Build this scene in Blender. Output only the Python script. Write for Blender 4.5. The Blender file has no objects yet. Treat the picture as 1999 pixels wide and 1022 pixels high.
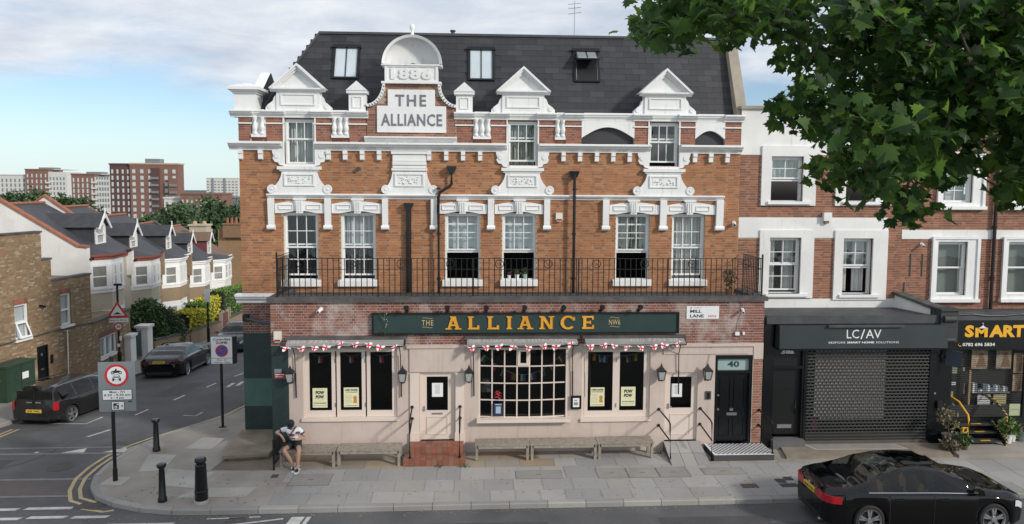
import bpy, math, random
from mathutils import Vector, Matrix
S = bpy.context.scene
R = random.Random(11)
rad = math.radians
# ---------------------------------------------------------------- camera
psi, pit, roll = rad(2.97), math.atan(105/1400.), 0.0055
fw = Vector((math.sin(psi)*math.cos(pit), math.cos(psi)*math.cos(pit), -math.sin(pit)))
r0 = Vector((math.cos(psi), -math.sin(psi), 0)); u0 = r0.cross(fw)
rt = r0*math.cos(roll) + u0*math.sin(roll); up = rt.cross(fw)
cam = bpy.data.cameras.new('camera'); co = bpy.data.objects.new('camera', cam); S.collection.objects.link(co)
co.matrix_world = Matrix(((rt.x, up.x, -fw.x, -1.04), (rt.y, up.y, -fw.y, -20.0), (rt.z, up.z, -fw.z, 7.36), (0, 0, 0, 1)))
cam.sensor_width = 36; cam.lens = 1400/1999*36; cam.shift_y = -38/1999; cam.clip_start = .1; cam.clip_end = 6000
S.camera = co
# ---------------------------------------------------------------- sky, sun, exposure
SUN_AZ, SUN_EL = 128.0, 27.0          # clockwise from +Y
W = bpy.data.worlds.new('World'); S.world = W; W.use_nodes = True
nt = W.node_tree; nt.nodes.clear()
def wn(t, **k):
    n = nt.nodes.new(t)
    for a, b in k.items(): setattr(n, a, b)
    return n
sky = wn('ShaderNodeTexSky', sky_type='NISHITA', sun_disc=False, sun_elevation=rad(SUN_EL), sun_rotation=rad(SUN_AZ), air_density=1.0, dust_density=.25, ozone_density=1.2)
tc = wn('ShaderNodeTexCoord'); sep = wn('ShaderNodeSeparateXYZ')
nt.links.new(tc.outputs['Generated'], sep.inputs[0])
def wm(op, a, b=None, clamp=False):
    n = wn('ShaderNodeMath', operation=op); n.use_clamp = clamp
    for i, v in enumerate((a, b)):
        if v is None: continue
        if isinstance(v, (int, float)): n.inputs[i].default_value = v
        else: nt.links.new(v, n.inputs[i])
    return n.outputs[0]
zc = wm('MAXIMUM', sep.outputs['Z'], 0.0)
dn = wm('ADD', zc, 0.10)
cx = wm('DIVIDE', sep.outputs['X'], dn); cy = wm('DIVIDE', sep.outputs['Y'], dn)
cmb = wn('ShaderNodeCombineXYZ'); nt.links.new(cx, cmb.inputs[0]); nt.links.new(cy, cmb.inputs[1])
def wnoise(scale, detail, rough, dist, off):
    mp = wn('ShaderNodeMapping'); mp.inputs['Location'].default_value = off; mp.inputs['Scale'].default_value = (1, 1.0, 1)
    nt.links.new(cmb.outputs[0], mp.inputs[0])
    n = wn('ShaderNodeTexNoise'); n.inputs['Scale'].default_value = scale; n.inputs['Detail'].default_value = detail
    n.inputs['Roughness'].default_value = rough; n.inputs['Distortion'].default_value = dist
    nt.links.new(mp.outputs[0], n.inputs['Vector']); return n.outputs['Fac']
n1 = wnoise(.55, 9, .58, .5, (3.1, 1.7, 0)); n2 = wnoise(1.7, 8, .6, .3, (7, 2, 0))
# the cloud deck thins out towards the horizon
edge = wn('ShaderNodeMapRange'); edge.inputs[1].default_value = .085; edge.inputs[2].default_value = .165; edge.inputs[3].default_value = -.16; edge.inputs[4].default_value = .22
nt.links.new(sep.outputs['Z'], edge.inputs[0])
cov = wm('ADD', n1, edge.outputs[0])
mk = wn('ShaderNodeMapRange', interpolation_type='SMOOTHSTEP'); mk.inputs[1].default_value = .42; mk.inputs[2].default_value = .70
nt.links.new(cov, mk.inputs[0])
ccol = wn('ShaderNodeValToRGB'); cr = ccol.color_ramp
cr.elements[0].position = .3; cr.elements[0].color = (.54, .62, .75, 1); cr.elements[1].position = .68; cr.elements[1].color = (.93, .96, 1.0, 1)
nt.links.new(n2, ccol.inputs[0])
cl = wn('ShaderNodeVectorMath', operation='SCALE'); cl.inputs[3].default_value = 8.2
nt.links.new(ccol.outputs[0], cl.inputs[0])
lift = wn('ShaderNodeVectorMath', operation='MULTIPLY'); lift.inputs[1].default_value = (.86, .97, 1.10)
nt.links.new(sky.outputs[0], lift.inputs[0])
hz = wn('ShaderNodeMapRange', interpolation_type='SMOOTHSTEP'); hz.inputs[1].default_value = -.02; hz.inputs[2].default_value = .13; hz.inputs[3].default_value = .85; hz.inputs[4].default_value = .10
nt.links.new(sep.outputs['Z'], hz.inputs[0])
pale = wn('ShaderNodeMix', data_type='RGBA'); pale.inputs[7].default_value = (6.1, 7.4, 8.0, 1); nt.links.new(hz.outputs[0], pale.inputs[0]); nt.links.new(lift.outputs[0], pale.inputs[6])
mix = wn('ShaderNodeMix', data_type='RGBA')
nt.links.new(mk.outputs[0], mix.inputs[0]); nt.links.new(pale.outputs[2], mix.inputs[6]); nt.links.new(cl.outputs[0], mix.inputs[7])
bg = wn('ShaderNodeBackground'); bg.inputs[1].default_value = .1
nt.links.new(mix.outputs[2], bg.inputs[0])
wo = wn('ShaderNodeOutputWorld'); nt.links.new(bg.outputs[0], wo.inputs[0])
sd = bpy.data.lights.new('sun', 'SUN'); sd.energy = 2.5; sd.angle = rad(6); sd.color = (1, .94, .86)
so = bpy.data.objects.new('sun', sd); S.collection.objects.link(so)
tosun = Vector((math.sin(rad(SUN_AZ))*math.cos(rad(SUN_EL)), math.cos(rad(SUN_AZ))*math.cos(rad(SUN_EL)), math.sin(rad(SUN_EL))))
so.rotation_euler = (-tosun).to_track_quat('-Z', 'Y').to_euler(); so.location = (30, -40, 40)
S.view_settings.view_transform = 'Standard'; S.view_settings.look = 'None'; S.view_settings.gamma = 1; S.view_settings.exposure = 0.24
S.view_settings.use_curve_mapping = False
# ---------------------------------------------------------------- helpers
class MB:
    def __init__(s): s.v = []; s.f = []; s.m = []
    def add(s, vs, fs, m=0):
        b = len(s.v); s.v += [tuple(v) for v in vs]
        for f in fs: s.f.append(tuple(b+i for i in f)); s.m.append(m)
        return s
    def box(s, x0, x1, y0, y1, z0, z1, m=0, back=True):
        v = [(x0,y0,z0),(x1,y0,z0),(x1,y1,z0),(x0,y1,z0),(x0,y0,z1),(x1,y0,z1),(x1,y1,z1),(x0,y1,z1)]
        f = [(0,1,5,4),(3,2,1,0),(4,5,6,7),(1,2,6,5),(3,0,4,7)]
        if back: f.append((2,3,7,6))
        return s.add(v, f, m)
    def prism(s, poly, y0, y1, m=0):               # polygon in XZ (ccw seen from the front, -Y), extruded along Y
        n = len(poly)
        v = [(x, y0, z) for x, z in poly] + [(x, y1, z) for x, z in poly]
        f = [tuple(range(n)), tuple(range(2*n-1, n-1, -1))] + [(i, i+n, (i+1) % n+n, (i+1) % n) for i in range(n)]
        return s.add(v, f, m)
    def runx(s, prof, x0, x1, m=0):                # profile in YZ extruded along X
        n = len(prof)
        v = [(x0, y, z) for y, z in prof] + [(x1, y, z) for y, z in prof]
        f = [tuple(range(n-1, -1, -1)), tuple(range(n, 2*n))] + [(i, (i+1) % n, (i+1) % n+n, i+n) for i in range(n)]
        return s.add(v, f, m)
    def flat(s, poly, z, m=0):
        return s.add([(x, y, z) for x, y in poly], [tuple(range(len(poly)))], m)
    def slab(s, poly, z0, z1, m=0):                # polygon in XY extruded along Z
        n = len(poly)
        v = [(x, y, z0) for x, y in poly] + [(x, y, z1) for x, y in poly]
        f = [tuple(range(n-1, -1, -1)), tuple(range(n, 2*n))] + [(i, (i+1) % n, (i+1) % n+n, i+n) for i in range(n)]
        return s.add(v, f, m)
    def tube(s, pts, r, n=8, m=0, caps=True):
        pts = [Vector(p) for p in pts]; rings = []
        rr = r if isinstance(r, (list, tuple)) else [r]*len(pts)
        for i, p in enumerate(pts):
            d = ((pts[min(i+1, len(pts)-1)]-p).normalized() + (p-pts[max(i-1, 0)]).normalized())
            if d.length < 1e-6: d = Vector((0, 0, 1))
            d.normalize(); a = d.cross(Vector((0, 0, 1)))
            if a.length < .05: a = d.cross(Vector((0, 1, 0)))
            a.normalize(); b = d.cross(a)
            rings.append([p+(a*math.cos(t*2*math.pi/n)+b*math.sin(t*2*math.pi/n))*rr[i] for t in range(n)])
        v = [q for g in rings for q in g]; f = []
        for i in range(len(rings)-1):
            for t in range(n):
                f.append((i*n+t, i*n+(t+1) % n, (i+1)*n+(t+1) % n, (i+1)*n+t))
        if caps: f += [tuple(range(n-1, -1, -1)), tuple(range((len(rings)-1)*n, len(rings)*n))]
        return s.add(v, f, m)
    def lathe(s, prof, c=(0, 0, 0), n=16, axis='z', m=0):
        v = []; f = []; k = len(prof)
        for t in range(n):
            a = 2*math.pi*t/n
            for r, h in prof:
                if axis == 'z': v.append((c[0]+r*math.cos(a), c[1]+r*math.sin(a), c[2]+h))
                elif axis == 'y': v.append((c[0]+r*math.cos(a), c[1]+h, c[2]+r*math.sin(a)))
                else: v.append((c[0]+h, c[1]+r*math.cos(a), c[2]+r*math.sin(a)))
        for t in range(n):
            for i in range(k-1):
                f.append((t*k+i, ((t+1) % n)*k+i, ((t+1) % n)*k+i+1, t*k+i+1))
        return s.add(v, f, m)
    def mesh(s, name, mats, smooth=False):
        me = bpy.data.meshes.new(name); me.from_pydata(s.v, [], s.f)
        for x in (mats if isinstance(mats, (list, tuple)) else [mats]): me.materials.append(x)
        if any(s.m): me.polygons.foreach_set('material_index', s.m)
        if smooth:
            me.polygons.foreach_set('use_smooth', [True]*len(me.polygons)); me.set_sharp_from_angle(angle=rad(38))
        me.update(); return me
LOCAL = set()
def PW(o):
    if o.parent is None: return o.matrix_basis.copy()
    return PW(o.parent) @ o.matrix_parent_inverse @ o.matrix_basis
def root(o):
    while o.parent: o = o.parent
    return o
def attach(o, parent):
    o.parent = parent
    if root(parent).name not in LOCAL: o.matrix_parent_inverse = PW(parent).inverted()
def props(o, label=None, cat=None, group=None, kind=None):
    if label: o['label'] = label
    if cat: o['category'] = cat
    if group: o['group'] = group
    if kind: o['kind'] = kind
    return o
def obj(name, mb, mats, parent=None, smooth=False, loc=None, rot=None, scale=None, kind=None, label=None, cat=None, group=None):
    me = mb if isinstance(mb, bpy.types.Mesh) else mb.mesh(name, mats, smooth)
    o = bpy.data.objects.new(name, me); S.collection.objects.link(o)
    if loc is not None: o.location = loc
    if rot is not None: o.rotation_euler = rot
    if scale is not None: o.scale = scale
    if parent: attach(o, parent)
    return props(o, label, cat, group, kind)
def thing(name, label, cat, loc=(0, 0, 0), rz=0, group=None, local=False):
    o = bpy.data.objects.new(name, None); S.collection.objects.link(o)
    o.location = loc; o.rotation_euler = (0, 0, rz); o.empty_display_size = .2
    if local: LOCAL.add(o.name)
    return props(o, label, cat, group)
def dup(o, loc=None, rz=None, label=None, parent=None):
    c = o.copy(); S.collection.objects.link(c)
    if parent: c.parent = parent
    if loc is not None: c.location = loc
    if rz is not None: c.rotation_euler = (0, 0, rz)
    if label: c['label'] = label
    if o.name in LOCAL: LOCAL.add(c.name)
    for ch in o.children: dup(ch, parent=c)
    return c
# ---------------------------------------------------------------- materials
MATS = {}
def mat(name, col, rough=.7, col2=None, ns=2.0, bump=0, bs=60, metal=0, island=None, big=.12, stain=None, coat=0, spec=None, streak=None):
    m = bpy.data.materials.new(name); m.use_nodes = True; t = m.node_tree; L = t.links.new
    b = t.nodes['Principled BSDF']; b.inputs['Roughness'].default_value = rough; b.inputs['Metallic'].default_value = metal
    if coat: b.inputs['Coat Weight'].default_value = coat; b.inputs['Coat Roughness'].default_value = .04
    if spec is not None: b.inputs['Specular IOR Level'].default_value = spec
    tcn = t.nodes.new('ShaderNodeTexCoord')
    def noise(sc, det=6, ro=.6):
        n = t.nodes.new('ShaderNodeTexNoise'); n.inputs['Scale'].default_value = sc; n.inputs['Detail'].default_value = det; n.inputs['Roughness'].default_value = ro
        L(tcn.outputs['Object'], n.inputs['Vector']); return n.outputs['Fac']
    def ramp(src, stops, const=False):
        r = t.nodes.new('ShaderNodeValToRGB')
        if const: r.color_ramp.interpolation = 'CONSTANT'
        e = r.color_ramp.elements
        while len(e) < len(stops): e.new(.5)
        for i, (p, c) in enumerate(stops): e[i].position = p; e[i].color = (*c, 1)
        L(src, r.inputs[0]); return r.outputs[0]
    def mixc(f, a, c, mode='MIX'):
        x = t.nodes.new('ShaderNodeMix'); x.data_type = 'RGBA'; x.blend_type = mode
        for i, v in ((0, f), (6, a), (7, c)):
            if isinstance(v, (int, float)): x.inputs[i].default_value = v
            elif isinstance(v, tuple): x.inputs[i].default_value = (*v, 1)
            else: L(v, x.inputs[i])
        return x.outputs[2]
    if island:
        g = t.nodes.new('ShaderNodeNewGeometry'); oi = t.nodes.new('ShaderNodeObjectInfo')
        a = t.nodes.new('ShaderNodeMath'); a.operation = 'ADD'; L(g.outputs['Random Per Island'], a.inputs[0]); L(oi.outputs['Random'], a.inputs[1])
        fr = t.nodes.new('ShaderNodeMath'); fr.operation = 'FRACT'; L(a.outputs[0], fr.inputs[0])
        c = ramp(fr.outputs[0], [(i/len(island), q) for i, q in enumerate(island)], True)
    else: c = None
    base = c if c is not None else col
    if col2 is not None: base = mixc(ramp(noise(ns), [(.35, (0, 0, 0)), (.65, (1, 1, 1))]), base, col2)
    if big: base = mixc(1.0, base, ramp(noise(.7, 5), [(.3, (1-big,)*3), (.7, (1+big*.6,)*3)]), 'MULTIPLY')
    if stain: base = mixc(ramp(noise(stain[1], 9, .7), [(stain[2], (0, 0, 0)), (stain[3], (1, 1, 1))]), base, stain[0])
    if streak:
        mp = t.nodes.new('ShaderNodeMapping'); mp.inputs['Scale'].default_value = (5, 5, .45); L(tcn.outputs['Object'], mp.inputs[0]); n_ = t.nodes.new('ShaderNodeTexNoise'); n_.inputs['Scale'].default_value = 1.6; n_.inputs['Detail'].default_value = 8; n_.inputs['Roughness'].default_value = .7; L(mp.outputs[0], n_.inputs['Vector'])
        base = mixc(ramp(n_.outputs['Fac'], [(streak[1], (0, 0, 0)), (streak[2], (1, 1, 1))]), base, streak[0])
    if isinstance(base, tuple): b.inputs['Base Color'].default_value = (*base, 1)
    else: L(base, b.inputs['Base Color'])
    if bump:
        bn = t.nodes.new('ShaderNodeBump'); bn.inputs['Strength'].default_value = bump; bn.inputs['Distance'].default_value = .01
        L(noise(bs, 8, .65), bn.inputs['Height']); L(bn.outputs[0], b.inputs['Normal'])
    MATS[name] = m; return m
def glassmat(name, tint=(.9, .95, .95), ior=1.5, gl=1.0):
    m = bpy.data.materials.new(name); m.use_nodes = True; t = m.node_tree; t.nodes.clear(); L = t.links.new
    o = t.nodes.new('ShaderNodeOutputMaterial'); mx = t.nodes.new('ShaderNodeMixShader'); lw = t.nodes.new('ShaderNodeLayerWeight'); pw_ = t.nodes.new('ShaderNodeMath'); pw_.operation = 'POWER'; pw_.inputs[1].default_value = 5; L(lw.outputs['Facing'], pw_.inputs[0]); f0 = ((ior-1)/(ior+1))**2; fr = t.nodes.new('ShaderNodeMath'); fr.operation = 'MULTIPLY_ADD'; fr.inputs[1].default_value = 1-f0; fr.inputs[2].default_value = f0; L(pw_.outputs[0], fr.inputs[0])
    tr = t.nodes.new('ShaderNodeBsdfTransparent'); tr.inputs[0].default_value = (*tint, 1); gs = t.nodes.new('ShaderNodeBsdfGlossy'); gs.inputs['Roughness'].default_value = .02; gs.inputs[0].default_value = (gl, gl, gl, 1)
    nz = t.nodes.new('ShaderNodeTexNoise'); nz.inputs['Scale'].default_value = 1.3; nz.inputs['Detail'].default_value = 1; bp = t.nodes.new('ShaderNodeBump'); bp.inputs['Strength'].default_value = .08; bp.inputs['Distance'].default_value = .05
    L(nz.outputs[0], bp.inputs['Height']); L(bp.outputs[0], gs.inputs['Normal'])
    L(fr.outputs[0], mx.inputs[0]); L(tr.outputs[0], mx.inputs[1]); L(gs.outputs[0], mx.inputs[2]); L(mx.outputs[0], o.inputs[0]); return m
def emis(name, col, s):
    m = bpy.data.materials.new(name); m.use_nodes = True; b = m.node_tree.nodes['Principled BSDF']
    b.inputs['Emission Color'].default_value = (*col, 1); b.inputs['Emission Strength'].default_value = s; return m
orange = [(0.355,0.145,0.059),(0.381,0.157,0.064),(0.324,0.13,0.056),(0.4,0.177,0.074),(0.364,0.162,0.074),(0.288,0.116,0.054),(0.376,0.148,0.062),(0.253,0.114,0.058),(0.409,0.192,0.087),(0.346,0.14,0.062)]
M_brick = mat('brick_orange', None, .85, island=orange, big=.16, bump=.4, bs=70, stain=((.10,.075,.06), .55, .62, .80))
M_mortar = mat('mortar', (.47,.38,.28), .95, (.36,.29,.21), 4, bump=.5, bs=90)
red = [(0.298,0.111,0.07),(0.264,0.096,0.063),(0.325,0.129,0.081),(0.23,0.089,0.063),(0.291,0.122,0.085),(0.19,0.081,0.063),(0.311,0.115,0.07)]
M_redbrick = mat('brick_red', None, .85, island=red, big=.15, bump=.4, bs=70)
dull = [(0.206,0.076,0.054),(0.24,0.086,0.06),(0.179,0.07,0.054),(0.26,0.1,0.07),(0.219,0.086,0.067),(0.15,0.063,0.05),(0.234,0.1,0.073)]
M_dullbrick = mat('brick_weathered', None, .88, island=dull, big=.15, bump=.5, bs=60, stain=((.52,.49,.46), .75, .50, .74))
M_dullmortar = mat('mortar_weathered', (.50,.42,.36), .95, (.62,.56,.51), 1.5)
nb = [(0.287,0.113,0.067),(0.254,0.1,0.061),(0.313,0.131,0.075),(0.227,0.094,0.061),(0.273,0.12,0.075),(0.333,0.146,0.087),(0.2,0.087,0.058)]
M_nbrick = mat('brick_terrace_red', None, .85, island=nb, big=.12, bump=.4, bs=70)
stock = [(0.271,0.188,0.104),(0.248,0.172,0.096),(0.293,0.208,0.117),(0.221,0.152,0.09),(0.266,0.178,0.104),(0.239,0.169,0.101),(0.284,0.198,0.122),(0.199,0.14,0.088),(0.325,0.242,0.159),(0.271,0.164,0.099),(0.383,0.314,0.237),(0.257,0.183,0.101)]
M_stock = mat('brick_yellow_stock', None, .88, island=stock, big=.18, bump=.5, bs=60)
M_stockm = mat('mortar_stock', (.27,.20,.12), .95, (.20,.15,.10), 3)
M_white = mat('white_paint', (.80,.80,.79), .5, (.74,.74,.73), 1.2, big=.05, bump=.06, bs=25, stain=((.56,.54,.50), 1.3, .62, .9), streak=((.48,.46,.42), .56, .8))
M_wframe = mat('white_window_paint', (.78,.78,.77), .4, big=.04)
M_orn = mat('white_ornament', (.78,.78,.77), .55, big=.03, bump=1.0, bs=22)
M_wren = mat('white_render', (.78,.77,.75), .7, (.70,.69,.67), .9, big=.08, stain=((.5,.49,.45), 1.1, .6, .85), streak=((.48,.47,.43), .58, .8))
M_cream = mat('cream_paint', (.58,.475,.415), .6, (.53,.43,.375), 1.5, big=.07, bump=.05, bs=20, stain=((.44,.36,.31), .9, .56, .85), streak=((.40,.33,.28), .53, .78))
M_cream2 = mat('cream_joinery', (.69,.585,.51), .4, big=.04)
M_green = mat('dark_green_paint', (.018,.034,.034), .5, (.024,.044,.043), 3, big=.1, bump=.1, bs=40)
M_green2 = mat('mid_green_paint', (.055,.125,.105), .55, (.07,.14,.12), 3, big=.12)
M_sign = mat('sign_green', (.022,.045,.042), .35, (.028,.055,.05), 1.2, big=.1)
M_black = mat('black_metal', (.007,.007,.008), .4, big=.1)
M_bpaint = mat('black_gloss_paint', (.007,.008,.009), .25, big=.06)
M_slate = mat('slate', None, .6, island=[(.026,.027,.031),(.033,.033,.038),(.021,.022,.026),(.040,.040,.046),(.028,.028,.033)], big=.25, stain=((.06,.06,.055), 1.2, .6, .8), bump=.3, bs=40)
M_lead = mat('lead_grey', (.045,.048,.052), .6, (.07,.073,.078), 2, bump=.2, bs=12)
M_coping = mat('dark_coping', (.055,.055,.055), .7, (.11,.105,.10), 3, bump=.3, bs=25)
M_stone = mat('stone_coping', (.38,.33,.26), .85, (.28,.25,.2), 2, bump=.3, bs=30)
M_gold = mat('gold_letter', (.75,.38,.035), .4, (.62,.28,.02), 5, big=.05)
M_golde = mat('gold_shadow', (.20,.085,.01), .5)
M_pgold = mat('pale_gold', (.55,.40,.20), .5)
M_asph = mat('asphalt', (.085,.086,.090), .9, (.11,.11,.113), .8, big=.2, bump=.6, bs=150, stain=((.15,.148,.145), .35, .56, .85), streak=None)
M_slabs = mat('paving_slab', None, .88, island=[(.30,.29,.275),(.33,.32,.305),(.275,.27,.26),(.35,.335,.315),(.31,.30,.29),(.32,.305,.28)], big=.12, bump=.3, bs=90, stain=((.17,.16,.15), 1.7, .64, .9))
M_york = mat('york_stone', None, .88, island=[(.30,.235,.16),(.27,.24,.2),(.33,.27,.19),(.25,.22,.18),(.29,.26,.22)], big=.15, bump=.3, bs=60, stain=((.15,.13,.11), 2, .6, .85))
M_kerb = mat('kerb_granite', None, .85, island=[(.31,.295,.275),(.27,.26,.245),(.34,.325,.30)], big=.15, bump=.4, bs=120, stain=((.15,.14,.13), 2.2, .6, .85))
M_conc = mat('pavement_concrete', (.34,.31,.275), .9, (.27,.245,.21), .8, big=.15, bump=.4, bs=100, stain=((.34,.325,.30), .6, .55, .7))
M_patch = mat('concrete_patch', (.43,.405,.37), .9, (.37,.35,.32), 2, bump=.3, bs=80)
M_joint = mat('joint_dark', (.10,.095,.085), .95)
M_block = mat('old_concrete', (.28,.235,.175), .92, (.20,.17,.13), 1.8, big=.2, bump=.5, bs=40)
M_tile = mat('terracotta_tile', None, .6, island=[(.24,.09,.055),(.21,.08,.05),(.27,.105,.065),(.24,.12,.085)], big=.12)
M_wood = mat('weathered_wood', (.33,.285,.235), .85, (.22,.19,.16), 9, big=.15, bump=.4, bs=50)
M_yline = mat('yellow_line', (.55,.43,.22), .85, (.42,.34,.2), 6, big=.15)
M_wline = mat('white_line', (.60,.59,.56), .85, (.42,.41,.40), 5, big=.15)
M_pink = mat('worn_pink_surface', (.13,.105,.10), .92, (.10,.09,.09), 1.5, bump=.4, bs=120)
M_iron = mat('cast_iron', (.055,.05,.047), .75, (.09,.08,.07), 12, bump=.8, bs=70)
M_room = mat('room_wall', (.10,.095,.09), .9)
M_curt = mat('curtain_cloth', (.50,.50,.48), .9, (.44,.44,.43), 3)
M_curt2 = mat('curtain_white', (.72,.71,.69), .9)
M_blind = mat('blind_grey', (.48,.50,.52), .8)
M_paper = mat('poster_cream', (.72,.70,.45), .6, big=.03)
M_wpaper = mat('paper_white', (.78,.78,.76), .6, big=.03)
M_ink = mat('ink_black', (.02,.02,.02), .6)
M_awn = mat('awning_grey', (.30,.285,.27), .85, (.25,.235,.225), 2, big=.1)
M_awnt = mat('awning_print', (.48,.46,.43), .85)
M_redp = mat('red_paint', (.55,.025,.03), .45)
M_bluep = mat('blue_paint', (.03,.10,.38), .45)
M_glass = glassmat('window_glass', (.93,.96,.96), 1.75)
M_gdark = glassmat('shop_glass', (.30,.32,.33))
M_steel = mat('steel', (.55,.55,.56), .3, metal=.9)
M_greyp = mat('grey_sign_back', (.20,.225,.235), .5, big=.06)
M_wsign = mat('sign_white', (.74,.75,.75), .4, big=.03)
M_grn = mat('leaf_green', None, .55, island=[(.035,.085,.016),(.05,.11,.02),(.025,.065,.014),(.07,.14,.03)], big=.2)
M_soil = mat('bark_brown', (.10,.075,.055), .95, (.06,.045,.035), 6, bump=.6, bs=30)
# ---------------------------------------------------------------- builders shared by the buildings
def wall_cells(mb, x0, x1, z0, z1, y, holes, depth=.22, m=0):
    xs = sorted({x0, x1, *[min(max(v, x0), x1) for h in holes for v in h[:2]]}); zs = sorted({z0, z1, *[min(max(v, z0), z1) for h in holes for v in h[2:]]})
    def solid(i, j):
        if i < 0 or j < 0 or i >= len(xs)-1 or j >= len(zs)-1: return False
        a, b = (xs[i]+xs[i+1])/2, (zs[j]+zs[j+1])/2
        return not any(h[0] < a < h[1] and h[2] < b < h[3] for h in holes)
    for i in range(len(xs)-1):
        for j in range(len(zs)-1):
            if not solid(i, j): continue
            a, b, c, d = xs[i], xs[i+1], zs[j], zs[j+1]
            mb.add([(a,y,c),(b,y,c),(b,y,d),(a,y,d)], [(0,1,2,3)], m)
            mb.add([(a,y+depth,c),(b,y+depth,c),(b,y+depth,d),(a,y+depth,d)], [(3,2,1,0)], m)
            if not solid(i-1, j): mb.add([(a,y,c),(a,y,d),(a,y+depth,d),(a,y+depth,c)], [(0,1,2,3)], m)
            if not solid(i+1, j): mb.add([(b,y,c),(b,y,d),(b,y+depth,d),(b,y+depth,c)], [(3,2,1,0)], m)
            if not solid(i, j-1): mb.add([(a,y,c),(b,y,c),(b,y+depth,c),(a,y+depth,c)], [(3,2,1,0)], m)
            if not solid(i, j+1): mb.add([(a,y,d),(b,y,d),(b,y+depth,d),(a,y+depth,d)], [(0,1,2,3)], m)
    return mb
def brick_pieces(x0, x1, z0, z1, holes, stretch=.215, head=.1025, pitch=.075, joint=.0125, flemish=True):
    out = []; k = 0; z = z0
    while z < z1-.02:
        zt = min(z+pitch-joint, z1); zm = (z+zt)/2; blocked = sorted((h[0], h[1]) for h in holes if h[2]-.01 < zm < h[3]+.01)
        spans = []; a = x0
        for h0, h1 in blocked:
            if h0 > a: spans.append((a, min(h0, x1)))
            a = max(a, h1)
        if a < x1: spans.append((a, x1))
        x = x0 - (.165 if k % 2 else .0); i = k % 2
        while x < x1:
            w = stretch if (not flemish or i % 2 == 0) else head
            for s0, s1 in spans:
                p, q = max(x, s0), min(x+w, s1)
                if q-p > .03: out.append((p, q, z, zt, abs(q-p-stretch) < 1e-4 and zt-z > pitch-joint-.001))
            x += w+joint; i += 1
        z += pitch; k += 1
    return out
def lay_bricks(parent, pieces, y, m, n_single=0, name='brick', near=None):
    """bricks stand 6 mm proud of the mortar bed; the nearest whole ones are objects of their own"""
    rr = random.Random(5); whole = [p for p in pieces if p[4]]
    if near: whole.sort(key=lambda p: (p[0]-near[0])**2+(p[2]-near[1])**2)
    single = set(id(p) for p in whole[:n_single]); mb = MB(); sm = None
    for p in pieces:
        d = .006+rr.uniform(-.0025, .003)
        if id(p) in single:
            if sm is None: sm = MB().box(0, p[1]-p[0], 0, .018, 0, p[3]-p[2], back=False).mesh(name, m)
            obj(name, sm, m, parent, loc=(p[0], y-d, p[2]))
        else: mb.box(p[0], p[1], y-d, y+.012, p[2], p[3], back=False)
    if mb.f: obj(name+'work', mb, m, parent, kind='stuff')
PANE = None
def pane(parent, x0, x1, z0, z1, y, m=None):
    global PANE
    key = m or M_glass
    if PANE is None: PANE = {}
    if key.name not in PANE: PANE[key.name] = MB().add([(0,0,0),(1,0,0),(1,0,1),(0,0,1)], [(0,1,2,3)]).mesh('pane', key)
    return obj('pane', PANE[key.name], key, parent, loc=(x0, y, z0), scale=(x1-x0, 1, z1-z0))
def sash(parent, name, x0, x1, z0, z1, y, cols, rows, bar=.022, rail=.045, m=None, gm=None, t=.035):
    """one sash: rails, glazing bars and its panes"""
    m = m or M_wframe; mb = MB()
    mb.box(x0, x0+rail, y, y+t, z0, z1); mb.box(x1-rail, x1, y, y+t, z0, z1)
    mb.box(x0+rail, x1-rail, y, y+t, z0, z0+rail*1.1); mb.box(x0+rail, x1-rail, y, y+t, z1-rail, z1)
    a, b, c, d = x0+rail, x1-rail, z0+rail*1.1, z1-rail
    cw, rh = (b-a)/cols, (d-c)/rows
    for i in range(1, cols): mb.box(a+i*cw-bar/2, a+i*cw+bar/2, y+.004, y+t-.004, c, d)
    for j in range(1, rows): mb.box(a, b, y+.002, y+t-.006, c+j*rh-bar/2, c+j*rh+bar/2)
    o = obj('sash', mb, m, parent)
    for i in range(cols):
        for j in range(rows): pane(parent, a+i*cw+(bar/2 if i else 0), a+(i+1)*cw-(bar/2 if i < cols-1 else 0), c+j*rh+(bar/2 if j else 0), c+(j+1)*rh-(bar/2 if j < rows-1 else 0), y+t*.6, gm)
    return o
def curtain(parent, x0, x1, z0, z1, y, m, waves=9, amp=.03):
    mb = MB(); n = max(8, waves*6); v = []; f = []
    for i in range(n+1):
        x = x0+(x1-x0)*i/n; yy = y+amp*math.sin(i/n*waves*2*math.pi)+amp*.4*math.sin(i*1.7)
        v += [(x, yy, z0), (x, yy, z1)]
    for i in range(n): f.append((2*i, 2*i+2, 2*i+3, 2*i+1))
    return obj('curtain', mb.add(v, f), m, parent, smooth=True)
def sash_window(parent, x0, x1, z0, z1, y, cols=3, ur=2, lr=2, zm=None, gap=0, raised=False, inset=.11, frame=.05, m=None, gm=None):
    m = m or M_wframe; zm = zm or (z0+z1)/2; yy = y+inset
    w = obj('window', MB().box(x0, x0+frame, yy, yy+.12, z0, z1).box(x1-frame, x1, yy, yy+.12, z0, z1).box(x0+frame, x1-frame, yy, yy+.12, z1-frame, z1).box(x0+frame, x1-frame, yy, yy+.12, z0, z0+.025), m, parent)
    a, b = x0+frame, x1-frame
    sash(w, 'upper', a, b, zm, z1-frame, yy+.02, cols, ur, m=m, gm=gm)
    h = zm-z0-.025+.03
    if raised: sash(w, 'lower', a, b, zm-.07, zm-.07+h, yy+.062, cols, lr, m=m, gm=gm)
    else: sash(w, 'lower', a, b, z0+.025+gap, z0+.025+gap+h, yy+.062, cols, lr, m=m, gm=gm)
    return w
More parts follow.
